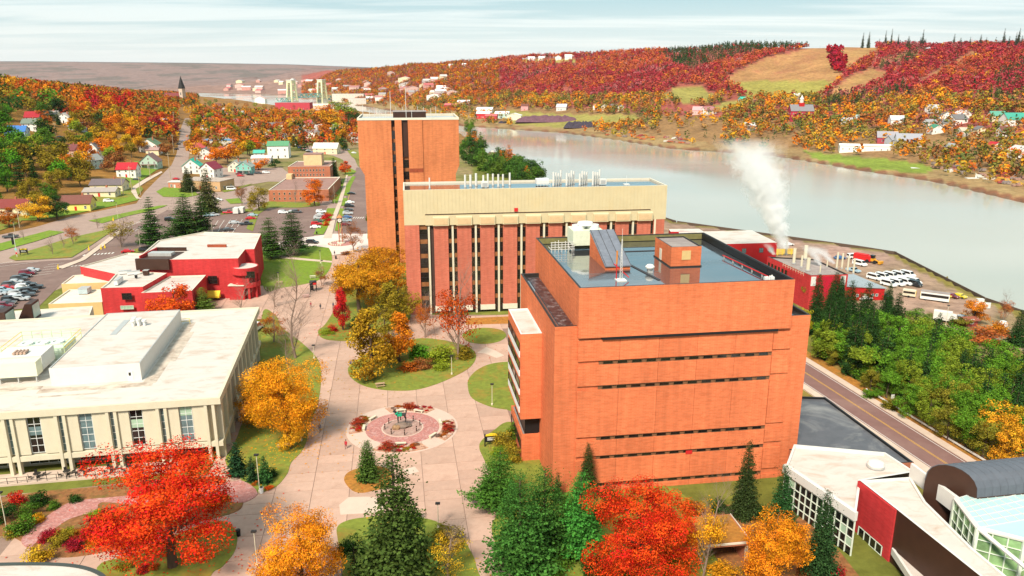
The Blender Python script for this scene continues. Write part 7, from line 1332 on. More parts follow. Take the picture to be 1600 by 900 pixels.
fh = [(1478, 188, 14, WH, GRYR, 'y'), (1457, 176, 13, WH, (.5, .5, .5), 'x'), (1495, 193, 15, WH, GRYR, 'x'), (1503, 185, 13, WH, (.55, .5, .5), 'y'), (1452, 199, 11, WH, (.3, .3, .3), 'x'), (1461, 208, 12, WH, GRN, 'y'), (1478, 200, 12, (.6, .62, .6), GRYR, 'x'), (1583, 194, 20, WH, (.05, .30, .22), 'x'), (1556, 188, 14, CRM, (.10, .30, .22), 'x'), (1400, 194, 14, WH, (.6, .6, .6), 'x'), (1340, 191, 12, (.6, .72, .72), (.45, .6, .6), 'y'), (1322, 196, 12, WH, (.4, .4, .4), 'x'), (1418, 228, 22, WH, (.3, .3, .33), 'x'), (1385, 222, 18, (.36, .06, .08), (.3, .28, .3), 'x'), (1395, 226, 12, (.4, .42, .45), (.28, .28, .3), 'x'), (1487, 238, 10, CRM, (.3, .3, .3), 'y'), (1552, 236, 10, WH, RED_, 'y'), (1592, 245, 14, WH, (.5, .48, .46), 'y'), (1505, 212, 10, WH, (.5, .4, .3), 'x'), (1530, 210, 10, CRM, GRYR, 'y'), (1570, 212, 12, WH, BRN, 'x'),
      (932, 170, 11, WH, (.5, .2, .2), 'y'), (945, 172, 11, CRM, (.7, .66, .6), 'y'), (960, 171, 10, (.5, .52, .55), GRYR, 'x'), (970, 172, 9, WH, (.3, .3, .3), 'y'), (878, 172, 16, (.6, .58, .55), (.5, .48, .5), 'x'), (1092, 178, 16, (.6, .4, .36), (.55, .3, .3), 'x'), (1107, 178, 16, WH, (.36, .16, .16), 'x'), (1160, 160, 9, (.2, .45, .45), TEAL, 'x'), (1170, 203, 12, WH, (.6, .58, .55), 'x'), (1245, 155, 10, (.6, .4, .3), (.6, .55, .5), 'x'),
      (830, 95, 16, WH, (.7, .68, .66), 'x'), (846, 94, 14, WH, (.6, .58, .56), 'x'), (872, 93, 14, WH, (.7, .7, .7), 'y'), (888, 92, 16, WH, (.68, .66, .64), 'x'), (930, 84, 16, WH, (.75, .74, .72), 'x'), (800, 86, 14, CRM, (.5, .4, .36), 'x'), (740, 95, 12, WH, (.6, .6, .6), 'x'), (705, 105, 12, WH, (.66, .64, .62), 'x'), (726, 104, 12, WH, (.7, .7, .7), 'x'), (762, 104, 12, WH, (.6, .56, .54), 'y'), (690, 142, 22, WH, (.7, .68, .66), 'x'), (700, 143, 14, CRM, (.62, .5, .42), 'y')]
FW = lambda px, py: ('on the hill meadow across the canal' if py < 110 else 'in the far village at the right edge' if px > 1440 else 'by the far shore road' if px > 1150 else 'at the foot of the crimson hillside' if px > 860 else 'in the town beyond the canal')
CW = {WH: 'white', CRM: 'cream'}
for i, (px, py, w_, wl, rf, g_) in enumerate(fh): far_house(px, py, w_, f'{CW.get(wl, "tinted")} small house {FW(px, py)}', wl, rf, g_, rz=(i * 37) % 40 - 20, grp=f'small houses {FW(px, py)}')
rh_ = random.Random(4)
for i in range(60):
    px = rh_.uniform(345, 720); py = rh_.uniform(126, 150) if px < 560 else rh_.uniform(118, 160); loc = P(px, py)
    if HT(loc.x, loc.y) < -11 or loc.y < 1500: continue
    w_ = rh_.uniform(16, 34); wi, ri = rh_.randrange(5), rh_.randrange(5); wl = [WH, CRM, (.6, .3, .25), (.5, .45, .42), (.62, .42, .36)][wi]; rf = [(.5, .45, .42), (.36, .16, .15), (.3, .28, .28), (.6, .58, .55), (.45, .12, .12)][ri]
    house(px, py, w_, w_ * .7, rh_.choice([7, 9, 12]), 4, wl, rf, rh_.uniform(-30, 30), f'{["white", "cream", "brick", "grey", "pinkish"][wi]} building with {["pale brown", "maroon", "dark", "pale grey", "red"][ri]} roof {"left of" if px < 450 else "behind" if px < 510 else "right of"} the lift bridge', rh_.choice('xy'), nwin=4, floors=2, grp='buildings beyond the lift bridge', name='far_building', cat='building', loc=loc)
house(460, 171, 62, 20, 12, 0, (.46, .05, .07), (.4, .2, .2), -2, 'long red brick store with white windows near the bridge', flat=True, nwin=8, floors=1, name='store_building', cat='building'); house(498, 172, 40, 24, 9, 3, (.62, .48, .36), (.68, .62, .52), -4, 'tan waterside hall right of the red brick store', nwin=6, floors=1, name='waterside_hall', cat='building'); house(408, 160, 26, 20, 10, 6, WH, (.6, .4, .36), 0, 'white pointed house left of the red brick store', 'y', nwin=3, name='house'); house(545, 158, 80, 20, 18, 0, (.62, .56, .48), (.5, .48, .46), 2, 'pale apartment slab at the far end of the bridge', flat=True, nwin=10, floors=3, name='apartment_slab', cat='building'); house(560, 163, 40, 18, 14, 0, (.58, .50, .44), (.5, .48, .46), 2, 'smaller pale apartment slab right of the bridge', flat=True, nwin=6, floors=2, name='apartment_slab', cat='building')
house(1250, 186, 26, 18, 10, 7, (.42, .03, .06), (.20, .19, .20), -6, 'dark red schoolhouse with grey roof and white cupola', nwin=5, name='schoolhouse', cat='building'); q_ = bpy.data.objects['schoolhouse']; MB().box(-3, 3, -3, 3, 9, 19).build('cupola_base', M_redm2, q_); MB().lathe([(2.2, 19), (2.2, 23), (2.6, 23), (.1, 28)], 8).build('cupola', M_white, q_)
def ridge(px, dist_rows): return P(px, dist_rows)
p = P(1078, 76); e = empty('shaft_house', p, 0, 'tall grey mine shaft house on the far ridge', 'tower'); MB().add([(-7, -7, -8), (7, -7, -8), (7, 7, -8), (-7, 7, -8), (-5, -5, 14), (5, -5, 14), (5, 5, 14), (-5, 5, 14)], [(0, 1, 5, 4), (1, 2, 6, 5), (2, 3, 7, 6), (3, 0, 4, 7), (4, 5, 6, 7)]).build('base', mat('rust_grey', (.34, .33, .28), .8), e); MB().box(-4, 4, -4, 4, 14, 26).build('head', mat('rust_grey', (0, 0, 0)), e); MB().box(-4.6, 4.6, -4.6, 4.6, 26, 27.5).build('cap', M_grey, e); MB().box(4, 9, -3, 3, 6, 15).build('lean_to', mat('rust_grey', (0, 0, 0)), e)
house(1091, 76, 18, 14, 8, 5, (.50, .16, .12), (.45, .14, .12), 8, 'brick red house beside the shaft house on the ridge', nwin=3, name='ridge_house', cat='house'); p = P(1210, 70); e = empty('ridge_lookout', p, 0, 'dark lookout structure on the ridge', 'tower'); MB().box(-9, 9, -6, 6, 0, 11).build('cabin', M_dark, e); MB().box(-6, 2, -4, 4, 11, 17).build('upper_cabin', M_dark, e)
for px, py, h_, lb in ((1042, 78, 36, 'thin mast on the ridge left of the shaft house'), (1281, 74, 24, 'dark pole on the ridge above the ski slope'), (1311, 72, 26, 'dark pole right of the crimson grove'), (1288, 73, 150, 'very tall thin radio mast on the ridge')): p = P(px, py); e = empty('ridge_mast', p, 0, lb, 'mast'); MB().tube((0, 0, 0), (0, 0, h_), .55 if h_ < 100 else .35, .3, 5).build('pole', M_dark if h_ < 30 else M_lgrey, e); MB().box(-1, 1, -1, 1, -1, 1).build('base', M_dark, e)
rp = random.Random(8)
for i in range(26):
    px = rp.uniform(1395, 1600) if i % 2 else rp.uniform(1330, 1600); p = P(px, 75); tree('sm', (p.x, p.y, p.z), rp.uniform(16, 34), rp.uniform(5, 9), (.06, .08, .05), 'slim dark spruce standing on the right-hand ridge', 'ridge spruces')
def boat(px, py, ln, c_, lb, z=-12):
    p = Vector(U(px, py, z)); e = empty('boat', p, rp.uniform(-.5, .5), lb, 'boat'); n_ = 8; V = []
    for k in range(n_ + 1):
        u_ = k / n_; wd = ln * .16 * math.sin(min(1, (1 - u_) * 1.6 + .02) * math.pi / 2) ; V += [(u_ * ln - ln / 2, -wd, 1.2 + .4 * u_), (u_ * ln - ln / 2, -wd * .5, -.3), (u_ * ln - ln / 2, wd * .5, -.3), (u_ * ln - ln / 2, wd, 1.2 + .4 * u_)]
    Fs = []
    for k in range(n_): q = k * 4; Fs += [(q, q + 4, q + 5, q + 1), (q + 1, q + 5, q + 6, q + 2), (q + 2, q + 6, q + 7, q + 3), (q + 3, q + 7, q + 4, q)]
    Fs += [(0, 1, 2, 3)]; o = MB().add(V, Fs).build('hull', M_oc, e); o.color = (*c_, 1); MB().box(-ln * .2, ln * .12, -ln * .09, ln * .09, 1.2, 2.9).build('cabin', M_white, e); MB().box(ln * .12, ln * .13, -ln * .08, ln * .08, 1.9, 2.7).build('windscreen', M_glass, e); return e
for px, py, ln, c_, lb in ((998, 208, 12, (.1, .4, .35), 'teal work boat moored at the far scrap yard'), (745, 226, 9, WH, 'white boat at the near bank behind the tower'), (753, 229, 9, WH, 'second white boat at the near bank'), (770, 240, 8, (.5, .2, .15), 'rusty boat at the near bank'), (1437, 268, 34, (.6, .62, .58), 'long pale barge moored at the far shore'), (1520, 284, 26, (.5, .4, .36), 'low barge at the far scrap yard'), (1016, 207, 12, WH, 'white boat right of the teal work boat')): boat(px, py, ln, c_, lb)
scr = random.Random(12)
SC = [(.45, .12, .05), (.5, .2, .04), (.35, .2, .15), (.6, .57, .5), (.3, .05, .05), (.55, .32, .05), (.25, .2, .18)]
def scrap(px, py, i, grp, lb):
    p = P(px, py); e = empty('scrap_heap', p, scr.uniform(0, 3), lb, 'scrap', grp); mb = MB()
    for k in range(4): mb.cbox((scr.uniform(-3, 3), scr.uniform(-2, 2), scr.uniform(.4, 1.4)), (scr.uniform(2, 5), scr.uniform(1, 2.5), scr.uniform(.6, 1.8)), 0, scr.uniform(0, 3))
    mb.tube((-2, 0, .5), (3, 1, scr.uniform(1, 4)), .2, n=5); o = mb.build('scrap', M_wall, e); o.color = (*scr.choice(SC), 1)
for i in range(34): px = scr.uniform(930, 1100); scrap(px, 206 + (px - 930) * .11 + scr.uniform(-6, 4), i, 'scrap heaps on the far wharf', 'rusty scrap heap along the far wharf')
for i in range(40): px = scr.uniform(1455, 1600); scrap(px, 258 + (px - 1455) * .21 + scr.uniform(-10, 6), i, 'scrap heaps at the far right shore', 'scrap and machinery at the far right shore')
def car_mesh(kind):
    L_, W_, H_ = {'car': (4.6, 1.85, 1.45), 'suv': (4.9, 1.95, 1.75), 'van': (5.6, 2.05, 2.2), 'pickup': (5.7, 2.0, 1.85)}[kind]
    prof = {'car': [(-2.3, .35), (-2.28, .85), (-1.7, .95), (-1.2, 1.42), (.3, 1.45), (1.05, .98), (2.1, .82), (2.3, .6), (2.3, .35)], 'suv': [(-2.45, .4), (-2.42, 1.05), (-2.2, 1.65), (-1.9, 1.74), (.4, 1.75), (1.1, 1.12), (2.25, 1.0), (2.45, .75), (2.45, .4)],
            'van': [(-2.8, .4), (-2.8, 2.0), (-2.6, 2.2), (1.2, 2.2), (1.9, 1.35), (2.6, 1.1), (2.8, .8), (2.8, .4)], 'pickup': [(-2.85, .5), (-2.85, 1.1), (-.7, 1.1), (-.6, 1.8), (.7, 1.85), (1.25, 1.2), (2.6, 1.08), (2.85, .8), (2.85, .5)]}[kind]
    n_ = len(prof); mb = MB(); V = []
    for s_ in (-1, 1):
        for x, z in prof: V.append((x, s_ * W_ / 2 * (1 if z < 1.1 else .86), z))
    mb.add(V, [tuple(reversed(range(n_))), tuple(range(n_, 2 * n_))] + [((i + 1) % n_, i, n_ + i, n_ + (i + 1) % n_) for i in range(n_)])
    me = mb.mesh('body', M_oc); b_ = bmesh.new(); b_.from_mesh(me); bmesh.ops.recalc_face_normals(b_, faces=b_.faces[:]); b_.to_mesh(me); b_.free()
    g = MB(); zt = H_ - .12; zl = {'car': .95, 'suv': 1.1, 'van': 1.35, 'pickup': 1.2}[kind]; x0, x1 = {'car': (-1.45, .75), 'suv': (-2.1, .85), 'van': (-2.5, 1.55), 'pickup': (-.55, .95)}[kind]; w2 = W_ / 2 * .9
    for s_ in (-1, 1): g.add([(x0, s_ * (w2 + .05), zl), (x1, s_ * (w2 + .05), zl), (x1 - .55, s_ * (w2 - .02), zt), (x0 + .25, s_ * (w2 - .02), zt)], [(0, 1, 2, 3) if s_ < 0 else (3, 2, 1, 0)])
    xf = {'car': (1.05, .30), 'suv': (1.12, .42), 'van': (1.92, 1.25), 'pickup': (1.27, .72)}[kind]; g.add([(xf[0] + .03, -w2 * .95, zl + .05), (xf[0] + .03, w2 * .95, zl + .05), (xf[1] + .06, w2 * .88, zt + .05), (xf[1] + .06, -w2 * .88, zt + .05)], [(0, 1, 2, 3)])
    xb = {'car': (-1.72, -1.22), 'suv': (-2.42, -2.2), 'van': (-2.82, -2.82), 'pickup': (-.72, -.62)}[kind]; g.add([(xb[0] - .03, -w2 * .9, zl + .05), (xb[0] - .03, w2 * .9, zl + .05), (xb[1] - .03, w2 * .85, zt), (xb[1] - .03, -w2 * .85, zt)], [(3, 2, 1, 0)])
    gm = g.mesh('glass', M_glass); wh = MB(); wh.tube((0, -.11, 0), (0, .11, 0), .34, n=10); wm = wh.mesh('wheel', M_rubber)
    hl = MB().box(-.04, .04, -.22, .22, -.1, .1).mesh('headlight', M_white)
    return me, gm, wm, hl, L_, W_
CM = {k: car_mesh(k) for k in ('car', 'suv', 'van', 'pickup')}
CC = {'white': (.75, .75, .73), 'silver': (.45, .47, .48), 'black': (.015, .015, .017), 'red': (.45, .015, .02), 'dark grey': (.06, .065, .07), 'blue': (.04, .12, .28), 'green': (.05, .12, .09), 'maroon': (.16, .015, .03), 'yellow': (.62, .50, .02), 'light blue': (.30, .42, .48), 'tan': (.42, .34, .24)}
def car(px, py, ang, c_, label, kind='car', grp=None, detail=True, z=None):
    p = P(px, py) + Vector((0, 0, .06)); 
    if z is not None: p.z = z
    me, gm, wm, hl, L_, W_ = CM[kind]; e = empty({'car': 'parked_car', 'suv': 'parked_suv', 'van': 'parked_van', 'pickup': 'parked_pickup'}[kind], p, math.radians(ang), label, 'car' if kind in ('car', 'suv') else ('van' if kind == 'van' else 'truck'), grp)
    o = link('body', me, e); o.color = (*CC[c_], 1); link('glass', gm, e)
    if detail:
        for sx in (-1, 1):
            for sy in (-1, 1): o = link('wheel', wm, e); o.location = (sx * L_ * .31, sy * (W_ / 2 - .08), .34)
        for sy in (-1, 1): o = link('headlight', hl, e); o.location = (L_ / 2 - .02, sy * W_ * .34, .72)
    return e
def crow(n, p0, p1, ang, cols, where, kinds=('car', 'suv'), grp=None, z=.12):
    for i in range(n):
        t_ = i / max(n - 1, 1); k = kinds[i % len(kinds)]; c_ = cols[i % len(cols)]
        car(p0[0] * (1 - t_) + p1[0] * t_, p0[1] * (1 - t_) + p1[1] * t_, ang + random.uniform(-3, 3), c_, f'{c_} {k}, {ORD[i]} from the near end, {where}', k, grp or f'cars parked {where}', z=z)
crow(9, (2, 486), (44, 447), 15, ['dark grey', 'maroon', 'dark grey', 'black', 'white', 'silver', 'green', 'white', 'black'], 'nearer row of left car park')
crow(9, (-2, 462), (50, 425), 15, ['silver', 'light blue', 'red', 'dark grey', 'silver', 'dark grey', 'black', 'maroon', 'silver'], 'farther row of left car park')
crow(4, (33, 470), (52, 452), 15, ['silver', 'dark grey', 'black', 'black'], 'third row of left car park', ('suv', 'pickup'))
crow(6, (493, 357), (502, 333), 8, ['white', 'red', 'green', 'silver', 'silver', 'white'], 'row by office block sidewalk')
crow(7, (540, 353), (547, 318), 8, ['maroon', 'light blue', 'blue', 'silver', 'dark grey', 'black', 'white'], 'street row by brick tower')
for px, py, a0, c_, k, lb in ((200, 395, 20, 'red', 'car', 'red car parked beside the white wing roof'), (228, 393, 15, 'black', 'suv', 'black jeep-like suv behind the white roofs'), (17, 372, 20, 'dark grey', 'pickup', 'dark pickup driving on the main road at left'), (170, 316, 15, 'white', 'suv', 'white suv parked before the low dark-roofed house'), (443, 334, 5, 'white', 'suv', 'white suv in the lot before the office block'), (456, 333, 5, 'silver', 'car', 'silver car right of the white suv'), (464, 333, 5, 'dark grey', 'suv', 'dark suv at the end of the lot row'), (392, 343, 8, 'red', 'car', 'red car by the hedge of the middle lot'), (385, 352, 8, 'black', 'pickup', 'black pickup by the hedge of the middle lot'), (395, 338, 8, 'light blue', 'car', 'pale blue car behind the red car'), (306, 372, 10, 'light blue', 'car', 'blue car behind the white roof ridge'), (314, 373, 10, 'black', 'car', 'black car right of the blue one behind the roof'), (357, 361, 30, 'dark grey', 'car', 'dark hatchback alone in the middle lot'), (366, 350, 20, 'silver', 'car', 'silver car at the right side of the middle lot'), (326, 339, 30, 'light blue', 'suv', 'pale suv under the slim pine'), (334, 338, 30, 'silver', 'suv', 'silver suv right of the pale suv'), (303, 346, 20, 'maroon', 'car', 'maroon car half hidden by the broad pine'), (362, 297, 15, 'white', 'van', 'white van before the tan brick hall'), (341, 314, 0, 'white', 'car', 'white car behind the tall pale spruce'), (488, 381, -10, 'black', 'suv', 'black suv turning near the top lawn'), (549, 304, 5, 'black', 'car', 'black car on the street near the crossing'), (358, 334, 8, 'red', 'pickup', 'dark red truck at the hedge corner'), (266, 345, 20, 'black', 'suv', 'black suv left of the broad pine'), (374, 273, 0, 'maroon', 'car', 'maroon car before the teal house'), (391, 274, 0, 'black', 'car', 'black car before the teal house'), (376, 276, 0, 'red', 'car', 'red car left of the teal house'), (404, 272, 5, 'dark grey', 'suv', 'dark suv under the orange trees'), (416, 271, 5, 'white', 'suv', 'white suv under the orange trees'), (553, 240, -40, 'white', 'car', 'white car on the curving street near the tower'), (543, 235, -40, 'silver', 'car', 'silver car on the curving street'), (538, 228, -40, 'red', 'car', 'red car on the curving street'), (213, 282, 10, 'dark grey', 'car', 'grey car beside the red-roofed white house'), (280, 205, 85, 'white', 'car', 'white car on the uphill street'), (279, 226, 85, 'dark grey', 'car', 'dark car on the uphill street'), (276, 234, 85, 'black', 'car', 'black car lower on the uphill street'), (276, 281, 10, 'red', 'car', 'red car by the small brick shop'), (94, 215, 20, 'dark grey', 'car', 'dark car at the bend of the hillside street'), (399, 517, 80, 'white', 'van', 'white van behind the corner of the pale roof')):
    car(px, py, a0, c_, lb, k, z=None)
for i in range(11): car(455 + i * 3.4 + (i % 2) * 3, 226 + i * 1.5, -25, ['red', 'white', 'silver', 'black', 'blue'][i % 5], f'{["red", "white", "silver", "black", "blue"][i % 5]} car, {ORD[i]} along the town street by the apartment house', 'car', 'cars on the town street', detail=False)
for px, py in ((370, 334), (378, 333)):
    p = P(px, py); e = empty('cargo_trailer', p, .1, ['left white cargo trailer by the hedge', 'right white cargo trailer by the hedge'][px > 372], 'trailer'); MB().box(-1.2, 1.2, -2.4, 2.4, .5, 3.0).build('box', M_white, e); MB().tube((-1.25, 0, .4), (1.25, 0, .4), .38, n=10).build('wheel', M_rubber, e)
ya = -60
for i in range(9):
    px = 1366 + (i % 5) * 13 + (i // 5) * 22; py = 437 + (i // 5) * 8 - (i % 5) * 1.2 + (i // 5) * 2; car(px, py, ya, 'white', f'white van, {ORD[i % 5]} from the left in the {"far" if i < 5 else "near"} row of the waterside yard', 'van', 'white vans in the waterside yard')
for px, py, a0, c_, k, lb in ((1428, 447, ya, 'black', 'van', 'black van at the right end of the van rows'), (1352, 469, 20, 'white', 'car', 'white car before the red workshop'), (1380, 467, -40, 'black', 'pickup', 'black pickup right of the red workshop'), (1342, 466, 20, 'black', 'car', 'black car half hidden before the red workshop'), (1343, 415, ya, 'white', 'van', 'white van near the orange loader'), (1333, 425, ya, 'light blue', 'pickup', 'pale blue truck behind the white van'), (1475, 464, ya, 'yellow', 'car', 'left yellow car beside the tram-like bus'), (1487, 465, ya, 'maroon', 'car', 'maroon car between two yellow cars'), (1499, 465, ya, 'yellow', 'car', 'right yellow car near the water'), (1503, 499, 20, 'silver', 'car', 'grey car right of the white box truck'), (1334, 404, 10, 'white', 'van', 'white van by the seawall'), (1232, 384, 20, 'white', 'car', 'white car behind the steam plume'), (1312, 405, 0, 'blue', 'car', 'blue car by the seawall')): car(px, py, a0, c_, lb, k)
p = P(1478, 503); e = empty('box_truck', p, math.radians(-32), 'white box truck at the front of the waterside yard', 'truck'); MB().box(-3.6, 1.4, -1.2, 1.2, .7, 3.3).build('cargo_box', M_white, e); MB().add([(1.4, -1.1, .5), (3.4, -1.1, .5), (3.4, -1.1, 1.4), (2.6, -1.1, 2.5), (1.4, -1.1, 2.7), (1.4, 1.1, .5), (3.4, 1.1, .5), (3.4, 1.1, 1.4), (2.6, 1.1, 2.5), (1.4, 1.1, 2.7)], [(0, 1, 2, 3, 4), (9, 8, 7, 6, 5), (1, 6, 7, 2), (3, 8, 9, 4), (4, 9, 5, 0)]).build('cab', M_white, e); MB().add([(3.38, -1, 1.5), (3.38, 1, 1.5), (2.66, .95, 2.45), (2.66, -.95, 2.45)], [(0, 1, 2, 3)]).build('windscreen', M_glass, e)
for sx in (-2.3, 2.4):
    for sy in (-1, 1): MB().tube((sx, sy * 1.0 - .12, .45), (sx, sy * 1.0 + .12, .45), .45, n=10).build('wheel', M_rubber, e)
p = P(1460, 470); e = empty('bus', p, math.radians(-32), 'grey bus with dark window band and yellow ends in the yard', 'bus'); o = MB().box(-4.3, 4.3, -1.25, 1.25, .5, 3.0).build('body', M_lgrey, e); MB().box(-4.1, 4.1, -1.29, 1.29, 1.5, 2.4).build('window_band', M_glass, e); MB().box(-4.35, 4.35, -1.3, 1.3, 3.0, 3.15).build('roof', M_roofG, e); MB().box(4.3, 4.38, -1.2, 1.2, .6, 1.4).build('front_panel', M_yel, e); MB().box(-4.38, -4.3, -1.2, 1.2, .6, 2.8).build('rear_panel', M_yel, e)
for sx in (-2.7, 2.7):
    for sy in (-1, 1): MB().tube((sx, sy * 1.1 - .12, .48), (sx, sy * 1.1 + .15, .48), .48, n=10).build('wheel', M_rubber, e)
p = P(1420, 464); e = empty('camper_trailer', p, math.radians(-32), 'stubby cream trailer with yellow end in the yard', 'trailer'); MB().box(-2.0, 2.0, -1.1, 1.1, .6, 2.6).build('body', M_creamL, e); MB().box(2.0, 2.08, -1.0, 1.0, .7, 2.2).build('end_panel', M_yel, e); MB().box(-1.8, 1.8, -1.14, 1.14, 1.5, 2.2).build('window_band', M_glass, e); MB().tube((0, -1.2, .4), (0, 1.2, .4), .4, n=10).build('wheel', M_rubber, e)
p = P(1348, 408); e = empty('fire_truck', p, math.radians(-50), 'red truck at the seawall of the yard', 'truck'); MB().box(-3.5, 1.8, -1.2, 1.2, .6, 3.0).build('body', M_redp, e); MB().box(1.8, 3.6, -1.2, 1.2, .6, 2.7).build('cab', M_redp, e); MB().box(1.9, 3.65, -1.1, 1.1, 1.7, 2.4).build('glass', M_glass, e)
for sx in (-2.2, 2.5): MB().tube((sx, -1.25, .5), (sx, 1.25, .5), .5, n=10).build('wheel', M_rubber, e)
p = P(1363, 411); e = empty('wheel_loader', p, math.radians(-50), 'orange yellow loader right of the red truck', 'loader'); M_ldr = mat('loader_orange', (.62, .28, .02), .5); MB().box(-2.4, .8, -1, 1, .9, 2.0).build('chassis', M_ldr, e); MB().box(-.8, .6, -.8, .8, 2.0, 3.3).build('cab', M_glass, e); MB().tube((.6, 0, 1.6), (3.0, 0, .9), .3, n=5).build('arm', M_ldr, e); MB().box(2.8, 3.8, -1.4, 1.4, .3, 1.3).build('bucket', M_ldr, e)
for sx in (-1.7, 1.3):
    for sy in (-1, 1): MB().tube((sx, sy * 1.1 - .2, .7), (sx, sy * 1.1 + .2, .7), .7, n=10).build('wheel', M_rubber, e)
boat(1531, 480, 6.5, (.7, .72, .7), 'white motor boat stored on the bank of the yard', z=-8.0)
house(1512, 508, 4, 3, 2.2, .6, (.25, .05, .04), (.25, .08, .05), 10, 'small rusty shed among the orange bushes', nwin=1, floors=1, name='shed', cat='shed'); p = P(1566, 513); e = empty('white_tank', p, 0, 'white rounded tank among the orange bushes', 'tank'); MB().lathe([(.9, 0), (1.3, .8), (1.3, 1.6), (.8, 2.3), (.1, 2.5)], 14).build('shell', M_white, e, True); MB().box(-.8, .8, -.8, .8, -.2, .2).build('base', M_conc, e)
sheet_flat('dirt_track', [(1440, 492), (1480, 508), (1530, 520), (1570, 532), (1640, 556), (1640, 562), (1570, 540), (1520, 527), (1470, 515), (1430, 498)], .06, mat('dirt_track', (.46, .30, .22), .9, .12, .6))
sw = empty('seawall', (0, 0, 0), 0, 'dark timber seawall edging the waterside yard', 'seawall')
for a_, b_ in zip(NSH[2:8], NSH[3:9]):
    a_, b_ = Vector((*a_, -9.2)), Vector((*b_, -9.2)); d = b_ - a_; nrm = Vector((-d.y, d.x, 0)).normalized() * 1.6; o = MB().box(0, d.length, -.15, .15, -4, .75).build('wall_panel', mat('seawall_timber', (.10, .065, .045), .9), sw); o.location = a_ + nrm; o.rotation_euler = (0, 0, math.atan2(d.y, d.x))
hk = empty('husky_statue', (cx, cy, .23), math.radians(185), 'dark dog statue with green scarf on a boulder in the round plaza', 'statue')
def skin(name, nodes, edges, m, parent, sub=2, root=0):
    me = bpy.data.meshes.new(name); me.from_pydata([n_[:3] for n_ in nodes], edges, []); o = link(name, me, parent); sk_ = o.modifiers.new('skin', 'SKIN'); lay = me.skin_vertices[0] if me.skin_vertices else None
    if lay is None:
        bpy.context.view_layer.update(); bm_ = bmesh.new(); bm_.from_mesh(me); bm_.verts.layers.skin.verify(); bm_.to_mesh(me); bm_.free(); lay = me.skin_vertices[0]
    for i, n_ in enumerate(nodes):
        r_ = n_[3]; lay.data[i].radius = (r_, r_) if not isinstance(r_, tuple) else r_; lay.data[i].use_root = (i == root)
    sb = o.modifiers.new('subsurf', 'SUBSURF'); sb.levels = sub; sb.render_levels = sub
    for mm_ in (m if isinstance(m, list) else [m]): me.materials.append(mm_)
    return o
M_brz = mat('dark_bronze', (.03, .028, .026), .45, .2, 2)
b_ = 1.0
skin('dog_body', [(0, 0, 1.75 + b_, .30), (.55, 0, 1.72 + b_, .34), (.95, 0, 1.85 + b_, .26), (1.2, 0, 2.2 + b_, .2), (1.45, 0, 2.35 + b_, .2), (1.75, 0, 2.25 + b_, .1), (-.5, 0, 1.75 + b_, .27), (-.75, 0, 1.95 + b_, .12), (-.85, 0, 2.3 + b_, .12), (-.6, 0, 2.5 + b_, .09),
                  (.75, .2, 1.2 + b_, .13), (.72, .2, .75 + b_, .09), (.75, .2, .2 + b_, .08), (.88, .2, .12 + b_, .08), (.75, -.2, 1.2 + b_, .13), (.9, -.2, .75 + b_, .09), (.8, -.2, .2 + b_, .08), (.93, -.2, .12 + b_, .08),
                  (-.5, .22, 1.3 + b_, .17), (-.68, .22, .8 + b_, .09), (-.58, .22, .2 + b_, .08), (-.45, .22, .12 + b_, .08), (-.5, -.22, 1.3 + b_, .17), (-.75, -.22, .8 + b_, .09), (-.65, -.22, .2 + b_, .08), (-.52, -.22, .12 + b_, .08), (1.4, .12, 2.65 + b_, .05), (1.4, -.12, 2.65 + b_, .05)],
     [(0, 1), (1, 2), (2, 3), (3, 4), (4, 5), (0, 6), (6, 7), (7, 8), (8, 9), (2, 10), (10, 11), (11, 12), (12, 13), (2, 14), (14, 15), (15, 16), (16, 17), (6, 18), (18, 19), (19, 20), (20, 21), (6, 22), (22, 23), (23, 24), (24, 25), (4, 26), (4, 27)], M_brz, hk, 1)
M_scarf = mat('green_scarf', (.01, .30, .16), .8, .1, 3); MB().lathe([(.34, -.1), (.42, 0), (.34, .14), (.25, .14)], 14, (0, 0, 0)).build('scarf', M_scarf, hk); o = bpy.data.objects['scarf']; o.location = (1.03, 0, 1.98 + b_); o.rotation_euler = (0, .6, 0); MB().cbox((.45, 0, 1.72 + b_), (.9, .86, .5)).build('coat', M_scarf, hk)
def boulder(parent, s_, loc, seed, m=None, nm='boulder'):
    bm_ = bmesh.new(); bmesh.ops.create_icosphere(bm_, subdivisions=2, radius=1); rr = random.Random(seed)
    for v in bm_.verts: v.co *= rr.uniform(.85, 1.15)
    me = bpy.data.meshes.new(nm); bm_.to_mesh(me); bm_.free(); me.materials.append(m or M_stone); o = link(nm, me, parent); o.scale = s_; o.location = loc; return o
boulder(hk, (1.5, .9, .75), (.1, 0, .4), 1); boulder(hk, (.9, .7, .6), (1.1, .5, .25), 2, mat('brown_rock', (.28, .17, .09), .9, .3, 2), 'boulder'); boulder(hk, (.8, .6, .5), (-.9, -.3, .25), 3)
for k in range(8):
    q = k * math.pi / 4 + .25; e = empty('bollard', (cx + 3.35 * math.cos(q), cy + 3.35 * math.sin(q), .23), 0, f'thin dark light bollard round the statue, {["right", "back right", "back", "back left", "left", "front left", "front", "front right"][k]} one', 'bollard', 'bollards round the statue'); MB().lathe([(.1, 0), (.1, .9), (.13, .9), (.13, 1.1), (.02, 1.15)], 8).build('post', M_bronze, e); MB().lathe([(.105, .82), (.105, .9)], 8).build('band', M_white, e)
def bench(x, y, rz, lb, m=M_creamL):
    e = empty('stone_bench', (x, y, .2), rz, lb, 'bench', 'benches round the statue'); MB().box(-1, 1, -.25, .25, .38, .5).build('seat', m, e)
    for s_ in (-.75, .75): MB().box(s_ - .12, s_ + .12, -.2, .2, 0, .38).build('leg', m, e)
